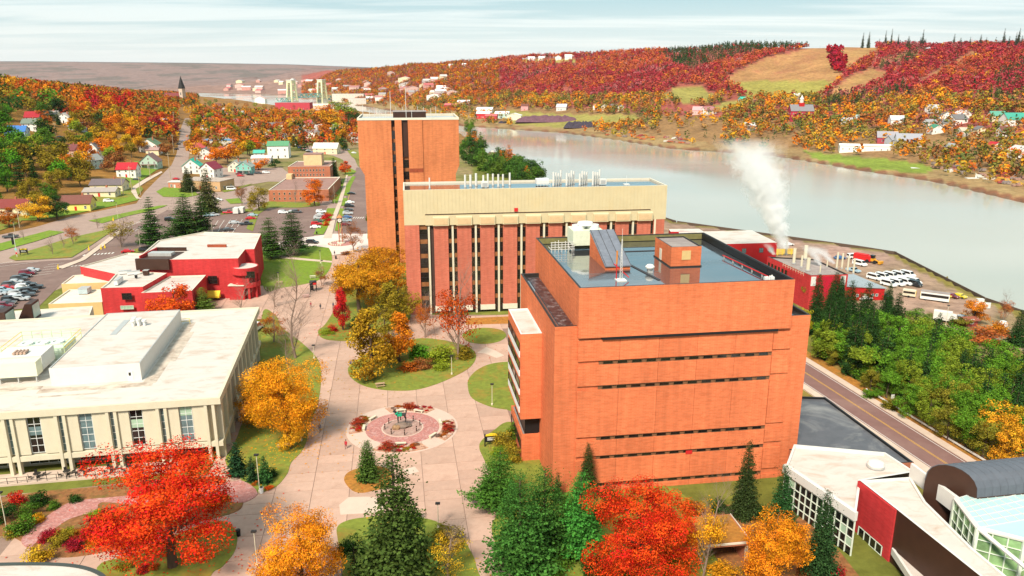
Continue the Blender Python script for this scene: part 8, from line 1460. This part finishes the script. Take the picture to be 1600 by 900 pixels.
for q, lb in ((100, 'left bench at the far side of the round plaza'), (72, 'right bench at the far side of the round plaza'), (150, 'bench at the upper left of the round plaza'), (185, 'bench at the left of the round plaza'), (15, 'bench at the right of the round plaza'), (-32, 'bench at the lower right of the round plaza'), (275, 'bench at the near side of the round plaza')): a0 = math.radians(q); bench(cx + 7.3 * math.cos(a0), cy + 7.3 * math.sin(a0), a0 + math.pi / 2, lb)
rs_ = random.Random(3)
for k in range(22):
    q0, q1 = ((58, 118), (148, 196), (245, 305), (-32, 22))[k % 4]; q = math.radians(rs_.uniform(q0 + 3, q1 - 3)); r_ = rs_.uniform(7.9, 9.8); s_ = rs_.uniform(.2, .5); o = boulder(None, (s_ * 1.3, s_, s_ * .7), (cx + r_ * math.cos(q), cy + r_ * math.sin(q), .3), k, mat('bed_stone', (.42, .30, .24), .9, .2, 2), 'bed_stone'); tag(o, 'small pale stone in the beds of the round plaza', 'stone', 'stones in the round plaza beds')
def lamp(px, py, hpx, lb, arm=0.0, m=None, r=.07):
    p = P(px, py); k = (p.y * cp + (CZ - p.z) * sp) / F; h_ = hpx * k / .9; e = empty('lamp_post', p, 0, lb, 'street lamp'); MB().lathe([(.22, 0), (.22, .5), (r, .6), (r * .8, h_)], 8).build('pole', m or M_creamL, e); MB().box(-.35, .35, -.22, .22, h_, h_ + .22).build('lamp_head', M_dark, e)
    if arm: MB().tube((0, 0, h_), (arm, 0, h_ + .6), .06, n=5).build('arm', M_creamL, e)
for px, py, h_, lb in ((406, 770, 58, 'lamp post with dark head at the corner of the pale building'), (402, 886, 56, 'lamp post right of the huge scarlet maple'), (685, 826, 39, 'lamp post right of the tall spruce'), (706, 586, 28, 'lamp post on the central island'), (769, 634, 32, 'lamp post on the lawn left of the laboratory'), (491, 561, 20, 'thin lamp post on the long lawn edge'), (471, 690, 16, 'short light post near the golden trees'), (436, 449, 21, 'lamp post at the lower left of the top lawn'), (504, 428, 19, 'lamp post at the right of the top lawn'), (12, 834, 64, 'leaning lamp post in the garden at the left edge'), (523, 318, 26, 'lamp post by the office block sidewalk'), (185, 345, 25, 'street lamp on the main road median'), (302, 318, 24, 'street lamp at the junction lawn'), (25, 372, 22, 'street lamp at the left of the main road'), (220, 392, 32, 'dark lamp post in the left car park'), (501, 412, 18, 'lamp post at the path crossing'), (333, 375, 26, 'lamp post in the middle lot'), (318, 345, 30, 'lamp post beside the slim pine'), (1477, 512, 32, 'tall thin lamp post at the yard track')): lamp(px, py, h_, lb)
for px, py, h_, lb in ((267, 283, 44, 'utility pole at the bend of the uphill street'), (206, 298, 38, 'utility pole before the red-roofed house'), (193, 306, 32, 'utility pole by the low dark-roofed house'), (88, 216, 24, 'utility pole on the hillside street'), (77, 220, 18, 'shorter utility pole on the hillside street'), (235, 278, 22, 'utility pole by the sage house'), (272, 240, 30, 'utility pole up the street'), (274, 205, 30, 'utility pole high on the street'), (108, 176, 12, 'utility pole in the upper woods'), (31, 356, 32, 'utility pole at the left roadside'), (220, 305, 30, 'utility pole at the junction corner')):
    p = P(px, py); k = (p.y * cp + (CZ - p.z) * sp) / F; e = empty('utility_pole', p, .3, lb, 'utility pole'); h_ = max(h_ * k, 8); MB().tube((0, 0, -1), (0, 0, h_), .22, .15, 6).build('pole', M_pole, e); MB().box(-1.2, 1.2, -.08, .08, h_ - 1.0, h_ - .8).build('crossarm', M_pole, e)
p = P(533, 381); e = empty('clock_tower', p, G, 'slim brown clock tower on a round paved base', 'clock tower')
MB().lathe([(5.2, 0), (5.2, .26), (4.9, .26), (4.9, .22)], 28).build('base_kerb', M_brickB, e); MB().lathe([(4.9, .1), (4.9, .24), (.1, .25)], 28).build('base_paving', M_pinkp, e); MB().lathe([(1.6, .2), (1.6, .7), (.3, .8)], 16).build('plinth', M_conc, e)
for sx in (-.6, .6):
    for sy in (-.6, .6): MB().box(sx - .14, sx + .14, sy - .14, sy + .14, .2, 10.4).build('post', M_brickB, e)
MB().box(-.9, .9, -.9, .9, 8.6, 10.6).build('clock_case', M_bronze, e); MB().add([(-1.2, -1.2, 10.6), (1.2, -1.2, 10.6), (1.2, 1.2, 10.6), (-1.2, 1.2, 10.6), (0, 0, 12.0)], [(0, 1, 4), (1, 2, 4), (2, 3, 4), (3, 0, 4), (3, 2, 1, 0)]).build('roof', mat('copper_roof', (.45, .2, .06), .6), e)
fc = MB().lathe([(.75, -.04), (.75, .04)], 20).build('clock_face', M_white, e); fc.location = (0, -.93, 9.6); fc.rotation_euler = (math.pi / 2, 0, 0)
for w_, h_, rz in ((.06, .5, .5), (.08, .35, 2.2)): o = MB().box(-w_ / 2, w_ / 2, 0, h_, -.01, .01).build('clock_hand', M_black, fc); o.location = (0, 0, .06); o.rotation_euler = (0, 0, rz)
for k in range(14): q = math.pi * (.55 + k / 13 * .95); MB().lathe([(.28, 0), (.28, .5), (.1, .55)], 8, (4.2 * math.cos(q), 4.2 * math.sin(q), .2)).build('bollard', M_conc, e)
p = P(490, 455); e = empty('notice_kiosk', p, .2, 'black four-post notice kiosk with red panel', 'kiosk')
for sx in (-.9, .9):
    for sy in (-.7, .7): MB().box(sx - .1, sx + .1, sy - .1, sy + .1, 0, 3.2).build('post', M_black, e)
MB().box(-1.05, 1.05, -.85, .85, 2.2, 3.3).build('header', M_black, e); MB().box(.0, 1.0, -.9, -.86, 2.3, 2.9).build('red_panel', M_redp, e); MB().box(-1, .1, -.75, -.65, .5, 2.1).build('board', M_black, e)
def board_sign(px, py, w_, lb, rz=.15):
    p = P(px, py); e = empty('campus_sign', p, rz, lb, 'sign')
    for s_ in (-1, 1): MB().box(s_ * w_ / 2 - .1, s_ * w_ / 2 + .1, -.1, .1, 0, 2.6).build('post', M_black, e)
    MB().box(-w_ / 2, w_ / 2, -.07, .07, 1.0, 2.2).build('board', M_black, e); MB().add([(-w_ / 2, -.09, 2.2), (w_ / 2, -.09, 2.2), (w_ / 2 - .2, -.09, 2.55), (0, -.09, 2.7), (-w_ / 2 + .3, -.09, 2.5), (-w_ / 2, .09, 2.2), (w_ / 2, .09, 2.2), (w_ / 2 - .2, .09, 2.55), (0, .09, 2.7), (-w_ / 2 + .3, .09, 2.5)], [(0, 1, 2, 3, 4), (9, 8, 7, 6, 5), (0, 4, 9, 5), (4, 3, 8, 9), (3, 2, 7, 8), (2, 1, 6, 7)]).build('crest', M_yel, e)
    for k in range(2): MB().box(-w_ * .32, w_ * (.3 - .08 * k), -.09, -.07, 1.35 + k * .35, 1.55 + k * .35).build('lettering', M_white, e)
board_sign(768, 698, 2.4, 'black campus sign with yellow top left of the laboratory'); board_sign(38, 399, 2.6, 'black campus sign with yellow top on the triangular lawn')
p = P(27, 402); e = empty('banner_pole', p, 0, 'tall white pole with banner and small signs on the triangular lawn', 'pole'); MB().tube((0, 0, 0), (0, 0, 9), .12, .08, 6).build('pole', M_white, e); MB().box(-1.1, -.2, -.03, .03, 4.8, 7.4).build('banner', M_black, e); MB().box(-.4, .4, -.15, -.12, 2.6, 3.4).build('plate', mat('teal_plate', (.2, .5, .45), .5), e); MB().box(-.3, .3, -.15, -.12, 1.2, 1.9).build('plate', M_redp, e)
def picnic(px, py, lb, rz=.3, m=None):
    p = P(px, py); p.z = .18; e = empty('picnic_table', p, rz, lb, 'table'); m = m or M_wood; MB().box(-1.0, 1.0, -.4, .4, .7, .77).build('top', m, e)
    for s_ in (-1, 1): MB().box(-1.0, 1.0, s_ * .75 - .15, s_ * .75 + .15, .42, .48).build('seat', m, e); MB().add([(s_ * .7 - .05, -.8, 0), (s_ * .7 + .05, -.8, 0), (s_ * .7 + .05, .25, .7), (s_ * .7 - .05, .25, .7), (s_ * .7 - .05, .8, 0), (s_ * .7 + .05, .8, 0), (s_ * .7 + .05, -.25, .7), (s_ * .7 - .05, -.25, .7)], [(0, 1, 2, 3), (4, 5, 6, 7)]).build('leg', m, e)
picnic(594, 605, 'wooden picnic table on the front of the central island'); picnic(478, 465, 'pinkish picnic table by the leafless tree', .5, mat('pink_table', (.6, .35, .3), .7)); picnic(437, 444, 'wooden picnic table on the top lawn', .2); picnic(489, 435, 'pale picnic table at the edge of the top lawn', .2, M_creamL)
p = P(444, 699); p.z = .2; e = empty('log_bench', p, .5, 'pale round log lying on the lawn tip', 'log'); o = MB().lathe([(.3, -1.1), (.34, -.9), (.34, .9), (.3, 1.1)], 12).build('log', M_creamL, e); o.rotation_euler = (0, math.pi / 2, 0); o.location = (0, 0, .33); MB().box(-.8, .8, -.2, .2, -.02, .06).build('cradle', M_wood, e)
for px, py, lb in ((373, 838, 'black bench end beside the scarlet maple lawn'), (525, 405, 'black litter bin by the top lawn'), (495, 366, 'black litter bin at the lot corner'), (409, 771, 'grey utility box at the foot of the corner lamp')):
    p = P(px, py); e = empty('litter_bin', p, 0, lb, 'bin'); MB().lathe([(.3, 0), (.33, 1.0), (.36, 1.0), (.36, 1.1)], 10).build('bin', M_black if 'grey' not in lb else M_lgrey, e); MB().lathe([(.3, 1.1), (.2, 1.22), (.02, 1.25)], 10).build('lid', M_dark, e)
for i, (px, py) in enumerate(((391, 610), (390, 618), (371, 660), (447, 464), (441, 466))):
    p = P(px, py); e = empty('bicycle', p, .6 + i, f'dark bicycle {["by the pale building wall, upper one", "by the pale building wall, lower one", "under the golden tree at the wall", "beside the red brick porch, right one", "beside the red brick porch, left one"][i]}', 'bicycle')
    for s_ in (-.52, .52):
        mb = MB(); 
        for k in range(12): a0, a1 = k * .5236, (k + 1) * .5236; mb.tube((s_ + .33 * math.cos(a0), 0, .35 + .33 * math.sin(a0)), (s_ + .33 * math.cos(a1), 0, .35 + .33 * math.sin(a1)), .03, n=4)
        mb.build('wheel', M_rubber, e)
    MB().tube((-.52, 0, .35), (-.1, 0, .8), .025, n=4).tube((-.1, 0, .8), (.4, 0, .85), .025, n=4).tube((.4, 0, .85), (.52, 0, .35), .025, n=4).tube((-.1, 0, .8), (0, 0, .35), .025, n=4).tube((0, 0, .35), (.4, 0, .8), .025, n=4).build('frame', M_dark, e); MB().cbox((-.14, 0, .93), (.25, .12, .06)).build('saddle', M_black, e); MB().tube((.4, -.25, 1.0), (.4, .25, 1.0), .02, n=4).build('handlebar', M_dark, e)
for px, py, lb in ((158, 390, 'left yellow entry post by the car park'), (164, 388, 'right yellow entry arm by the car park'), (91, 421, 'yellow crossing marker at the car park corner'), (139, 391, 'small yellow marker by the sidewalk'), (177, 345, 'yellow and green banner on the road median')):
    p = P(px, py); e = empty('entry_marker', p, .4, lb, 'marker'); MB().box(-.28, .28, -.2, .2, 0, .9).build('body', M_yel, e); MB().tube((0, 0, .9), (.2, 0, 1.8), .14, n=6).build('arm', M_yel, e)
p = P(1122, 868); e = empty('brick_porch', p, G, 'small flat-roofed brick porch at the right of the red maple', 'porch'); MB().box(-3.2, 3.2, -3, 4, 3.4, 3.9).build('roof', [M_brickB], e); MB().box(-3.0, 3.0, -2.8, 3.8, 3.9, 3.95).build('roof_leaves', M_litter, e); MB().box(-3.3, 3.3, -3.1, -3.0, 3.7, 4.0).build('roof_edge', M_conc, e); MB().box(3.22, 3.3, -3, 4, 3.7, 4.0).build('roof_edge', M_conc, e); MB().box(2.7, 3.2, -2.9, -2.4, 0, 3.4).build('post', M_conc, e); MB().box(2.8, 3.15, -2.4, 4, 0, 3.4).build('wall', M_brickB, e); MB().box(-3.2, 2.8, 3.6, 4, 0, 3.4).build('back_wall', M_brickB, e)
SK = (.45, .25, .17)
def person(px, py, rz, top, legs, label, pose='walk', extra=None, hair=(.05, .03, .02), z=None):
    p = P(px, py); p.z = .10 if z is None else z; e = empty('person', p, math.radians(rz), label, 'person'); w_ = 1 if pose == 'walk' else .25
    N_ = [(0, 0, .95, (.16, .12)), (0, 0, 1.18, (.15, .11)), (0, 0, 1.40, (.19, .12)), (0, 0, 1.52, .065), (0, 0, 1.62, (.085, .10)), (0, .01, 1.73, (.075, .085)),
          (.19, 0, 1.42, .06), (.25, -.06 * w_, 1.16, .048), (.23, .12 * w_, .95, .038), (.22, .16 * w_, .86, .034), (-.19, 0, 1.42, .06), (-.25, .06 * w_, 1.16, .048), (-.23, .2 * w_ + .05, .98, .038), (-.22, .26 * w_ + .06, .90, .034),
          (.10, .02, .86, .10), (.10, .18 * w_, .48, .065), (.10, .12 * w_, .10, .045), (.10, .24 * w_ + .05, .04, .04), (-.10, .02, .86, .10), (-.10, -.08 * w_, .48, .065), (-.10, -.30 * w_, .12, .045), (-.10, -.2 * w_ + .06, .05, .04)]
    E_ = [(0, 1), (1, 2), (2, 3), (3, 4), (4, 5), (2, 6), (6, 7), (7, 8), (8, 9), (2, 10), (10, 11), (11, 12), (12, 13), (0, 14), (14, 15), (15, 16), (16, 17), (0, 18), (18, 19), (19, 20), (20, 21)]
    m = bpy.data.materials.new('clothing'); m.use_nodes = True; t = m.node_tree; b_ = t.nodes['Principled BSDF']; b_.inputs['Roughness'].default_value = .9; tc_ = nn(t, 'ShaderNodeTexCoord'); s_ = nn(t, 'ShaderNodeSeparateXYZ'); L(t, tc_.outputs['Object'], s_.inputs[0]); mr_ = nn(t, 'ShaderNodeMath', operation='DIVIDE'); L(t, s_.outputs[2], mr_.inputs[0]); mr_.inputs[1].default_value = 1.85
    r_ = nn(t, 'ShaderNodeValToRGB'); r_.color_ramp.interpolation = 'CONSTANT'; L(t, mr_.outputs[0], r_.inputs[0]); el = r_.color_ramp.elements; el[0].position = 0; el[0].color = (.02, .02, .02, 1); el[1].position = .07; el[1].color = (*legs, 1)
    for ps, c_ in ((.49, top), (.825, SK), (.925, hair)): q = el.new(ps); q.color = (*c_, 1)
    L(t, r_.outputs[0], b_.inputs['Base Color']); skin('body', N_, E_, m, e, 1)
    MB().lathe([(.10, 1.66), (.112, 1.72), (.10, 1.8), (.03, 1.84)], 10, (0, -.015, 0)).build('hair', mat('hair%d' % (hair[0] * 100), hair, .8), e, True)
    if extra: MB().cbox((0, -.2, 1.22), (.32, .18, .46)).build('backpack', mat('pack' + extra, {'black': (.02, .02, .02), 'yellow': (.7, .5, .03)}[extra], .8), e)
    return e
person(500, 676, 200, (.10, .14, .20), (.36, .20, .10), 'person in dark top and tan trousers walking with a backpack, left of the round plaza', extra='black'); person(541, 702, 170, (.40, .02, .03), (.20, .02, .03), 'person in a red jacket walking at the lower left of the round plaza'); person(548, 575, 10, (.03, .05, .16), (.62, .46, .04), 'person in navy top and yellow trousers at the edge of the central island', 'stand'); person(486, 481, 180, (.34, .05, .06), (.12, .05, .05), 'person in dull red walking on the upper walkway'); person(501, 484, 190, (.05, .05, .06), (.03, .03, .04), 'person in black walking in the middle of the upper walkway', extra='black'); person(521, 482, 170, (.04, .06, .10), (.03, .03, .05), 'person in dark blue walking left of the narrow red tree'); person(419, 458, 150, (.03, .03, .035), (.02, .02, .02), 'person in black standing at the red brick porch', 'stand'); person(416, 456, 100, (.5, .5, .5), (.05, .05, .06), 'person in a grey top beside the one in black at the porch', 'stand'); person(523, 400, 180, (.04, .04, .06), (.05, .05, .07), 'person in dark clothes by the top lawn bin', z=.25); person(533, 297, 0, (.1, .1, .14), (.05, .05, .06), 'person walking on the far sidewalk', z=.4)
def plume(name, path, r0, r1, dens, label):
    mb = MB(); n_ = 14; V = []; Fs = []; k_ = len(path); c0 = Vector(path[0])
    for i, q in enumerate(path):
        r_ = r0 + (r1 - r0) * i / (k_ - 1)
        for j in range(n_): a0 = 2 * math.pi * j / n_; V.append((q[0] - c0.x + r_ * math.cos(a0), q[1] - c0.y + r_ * math.sin(a0), q[2] - c0.z))
    for i in range(k_ - 1):
        for j in range(n_): Fs.append((i * n_ + j, i * n_ + (j + 1) % n_, (i + 1) * n_ + (j + 1) % n_, (i + 1) * n_ + j))
    Fs += [tuple(reversed(range(n_))), tuple((k_ - 1) * n_ + j for j in range(n_))]
    m = bpy.data.materials.new('steam_vapour'); m.use_nodes = True; t = m.node_tree; t.nodes.clear(); o_ = nn(t, 'ShaderNodeOutputMaterial'); v_ = nn(t, 'ShaderNodeVolumePrincipled'); L(t, v_.outputs[0], o_.inputs['Volume']); v_.inputs['Color'].default_value = (1, 1, 1, 1); v_.inputs['Anisotropy'].default_value = 0
    tc_ = nn(t, 'ShaderNodeTexCoord'); nz__ = nn(t, 'ShaderNodeTexNoise', Scale=.26, Detail=6.0, Roughness=.62, Distortion=1.0); L(t, tc_.outputs['Object'], nz__.inputs['Vector']); s_ = nn(t, 'ShaderNodeSeparateXYZ'); L(t, tc_.outputs['Object'], s_.inputs[0]); H_ = path[-1][2] - c0.z
    fx = nn(t, 'ShaderNodeMapRange'); L(t, s_.outputs[2], fx.inputs[0])
    for i_, vv in ((1, 0), (2, H_), (3, 0), (4, path[-1][0] - c0.x)): fx.inputs[i_].default_value = vv
    fy = nn(t, 'ShaderNodeMapRange'); L(t, s_.outputs[2], fy.inputs[0])
    for i_, vv in ((1, 0), (2, H_), (3, 0), (4, path[-1][1] - c0.y)): fy.inputs[i_].default_value = vv
    fr_ = nn(t, 'ShaderNodeMapRange'); L(t, s_.outputs[2], fr_.inputs[0])
    for i_, vv in ((1, 0), (2, H_), (3, r0), (4, r1)): fr_.inputs[i_].default_value = vv
    ax_ = nn(t, 'ShaderNodeMath', operation='SUBTRACT'); L(t, s_.outputs[0], ax_.inputs[0]); L(t, fx.outputs[0], ax_.inputs[1]); ay_ = nn(t, 'ShaderNodeMath', operation='SUBTRACT'); L(t, s_.outputs[1], ay_.inputs[0]); L(t, fy.outputs[0], ay_.inputs[1])
    cb = nn(t, 'ShaderNodeCombineXYZ'); L(t, ax_.outputs[0], cb.inputs[0]); L(t, ay_.outputs[0], cb.inputs[1]); ln_ = nn(t, 'ShaderNodeVectorMath', operation='LENGTH'); L(t, cb.outputs[0], ln_.inputs[0]); dv_ = nn(t, 'ShaderNodeMath', operation='DIVIDE'); L(t, ln_.outputs['Value'], dv_.inputs[0]); L(t, fr_.outputs[0], dv_.inputs[1])
    sb = nn(t, 'ShaderNodeMath', operation='SUBTRACT'); L(t, nz__.outputs['Fac'], sb.inputs[0]); m5 = nn(t, 'ShaderNodeMath', operation='MULTIPLY'); L(t, dv_.outputs[0], m5.inputs[0]); m5.inputs[1].default_value = .46; L(t, m5.outputs[0], sb.inputs[1])
    hf = nn(t, 'ShaderNodeMapRange'); L(t, s_.outputs[2], hf.inputs[0])
    for i_, vv in ((1, 0), (2, H_), (3, dens), (4, 0.0)): hf.inputs[i_].default_value = vv
    mr_ = nn(t, 'ShaderNodeMapRange'); L(t, sb.outputs[0], mr_.inputs[0])
    for i_, vv in ((1, .1), (2, .42), (3, 0), (4, 1)): mr_.inputs[i_].default_value = vv
    mm_ = nn(t, 'ShaderNodeMath', operation='MULTIPLY'); L(t, mr_.outputs[0], mm_.inputs[0]); L(t, hf.outputs[0], mm_.inputs[1]); L(t, mm_.outputs[0], v_.inputs['Density'])
    o = mb.add(V, Fs).build(name, m); o.location = c0; tag(o, label, 'steam', kind='stuff'); return o
def pth(pts, Y): return [UY(px, py, Y) for px, py in pts]
def straight(p0, p1, n=6): p0, p1 = Vector(p0), Vector(p1); return [tuple(p0.lerp(p1, i / (n - 1))) for i in range(n)]
s0 = UY(1226, 388, 262); s1 = UY(1166, 215, 262); plume('steam_plume', straight(s0, s1), 2.2, 13.5, .95, 'tall white steam plume rising from the steam plant')
for q0, q1, r1, lb in (((1281, 414), (1266, 384), 3.4, 'low white steam puff in the middle of the steam plant roof'), ((1303, 412), (1276, 386), 3.2, 'white steam drifting left from the right-hand stacks'), ((1209, 398), (1198, 380), 2.0, 'thin steam wisp by the red warehouse')): plume('steam_puff', straight(UY(*q0, 250), UY(*q1, 250)), 1.0, r1 * 1.25, 1.1, lb)

m = bpy.data.materials.new('haze'); m.use_nodes = True; t = m.node_tree; t.nodes.clear(); o_ = nn(t, 'ShaderNodeOutputMaterial'); v_ = nn(t, 'ShaderNodeVolumePrincipled', Density=0.00002); v_.inputs['Color'].default_value = (.93, .95, 1, 1); v_.inputs['Anisotropy'].default_value = .3; L(t, v_.outputs[0], o_.inputs['Volume'])
tag(MB().box(-9400, 9400, -120, 11300, -20, 320).build('haze', m), kind='stuff')

seen = {}
for o in list(COL.objects):
    if o.parent is None and o.get('label'): seen.setdefault(o['label'], []).append(o)
for lb, os_ in seen.items():
    if len(os_) > 1 and len(lb.replace('-', ' ').split()) <= 12:
        os_.sort(key=lambda o: float(PXY(o.location.x, o.location.y, o.location.z)[0]))
        for i, o in enumerate(os_[:len(ORD)]): o['label'] = f'{lb}, {ORD[i]} from the left'
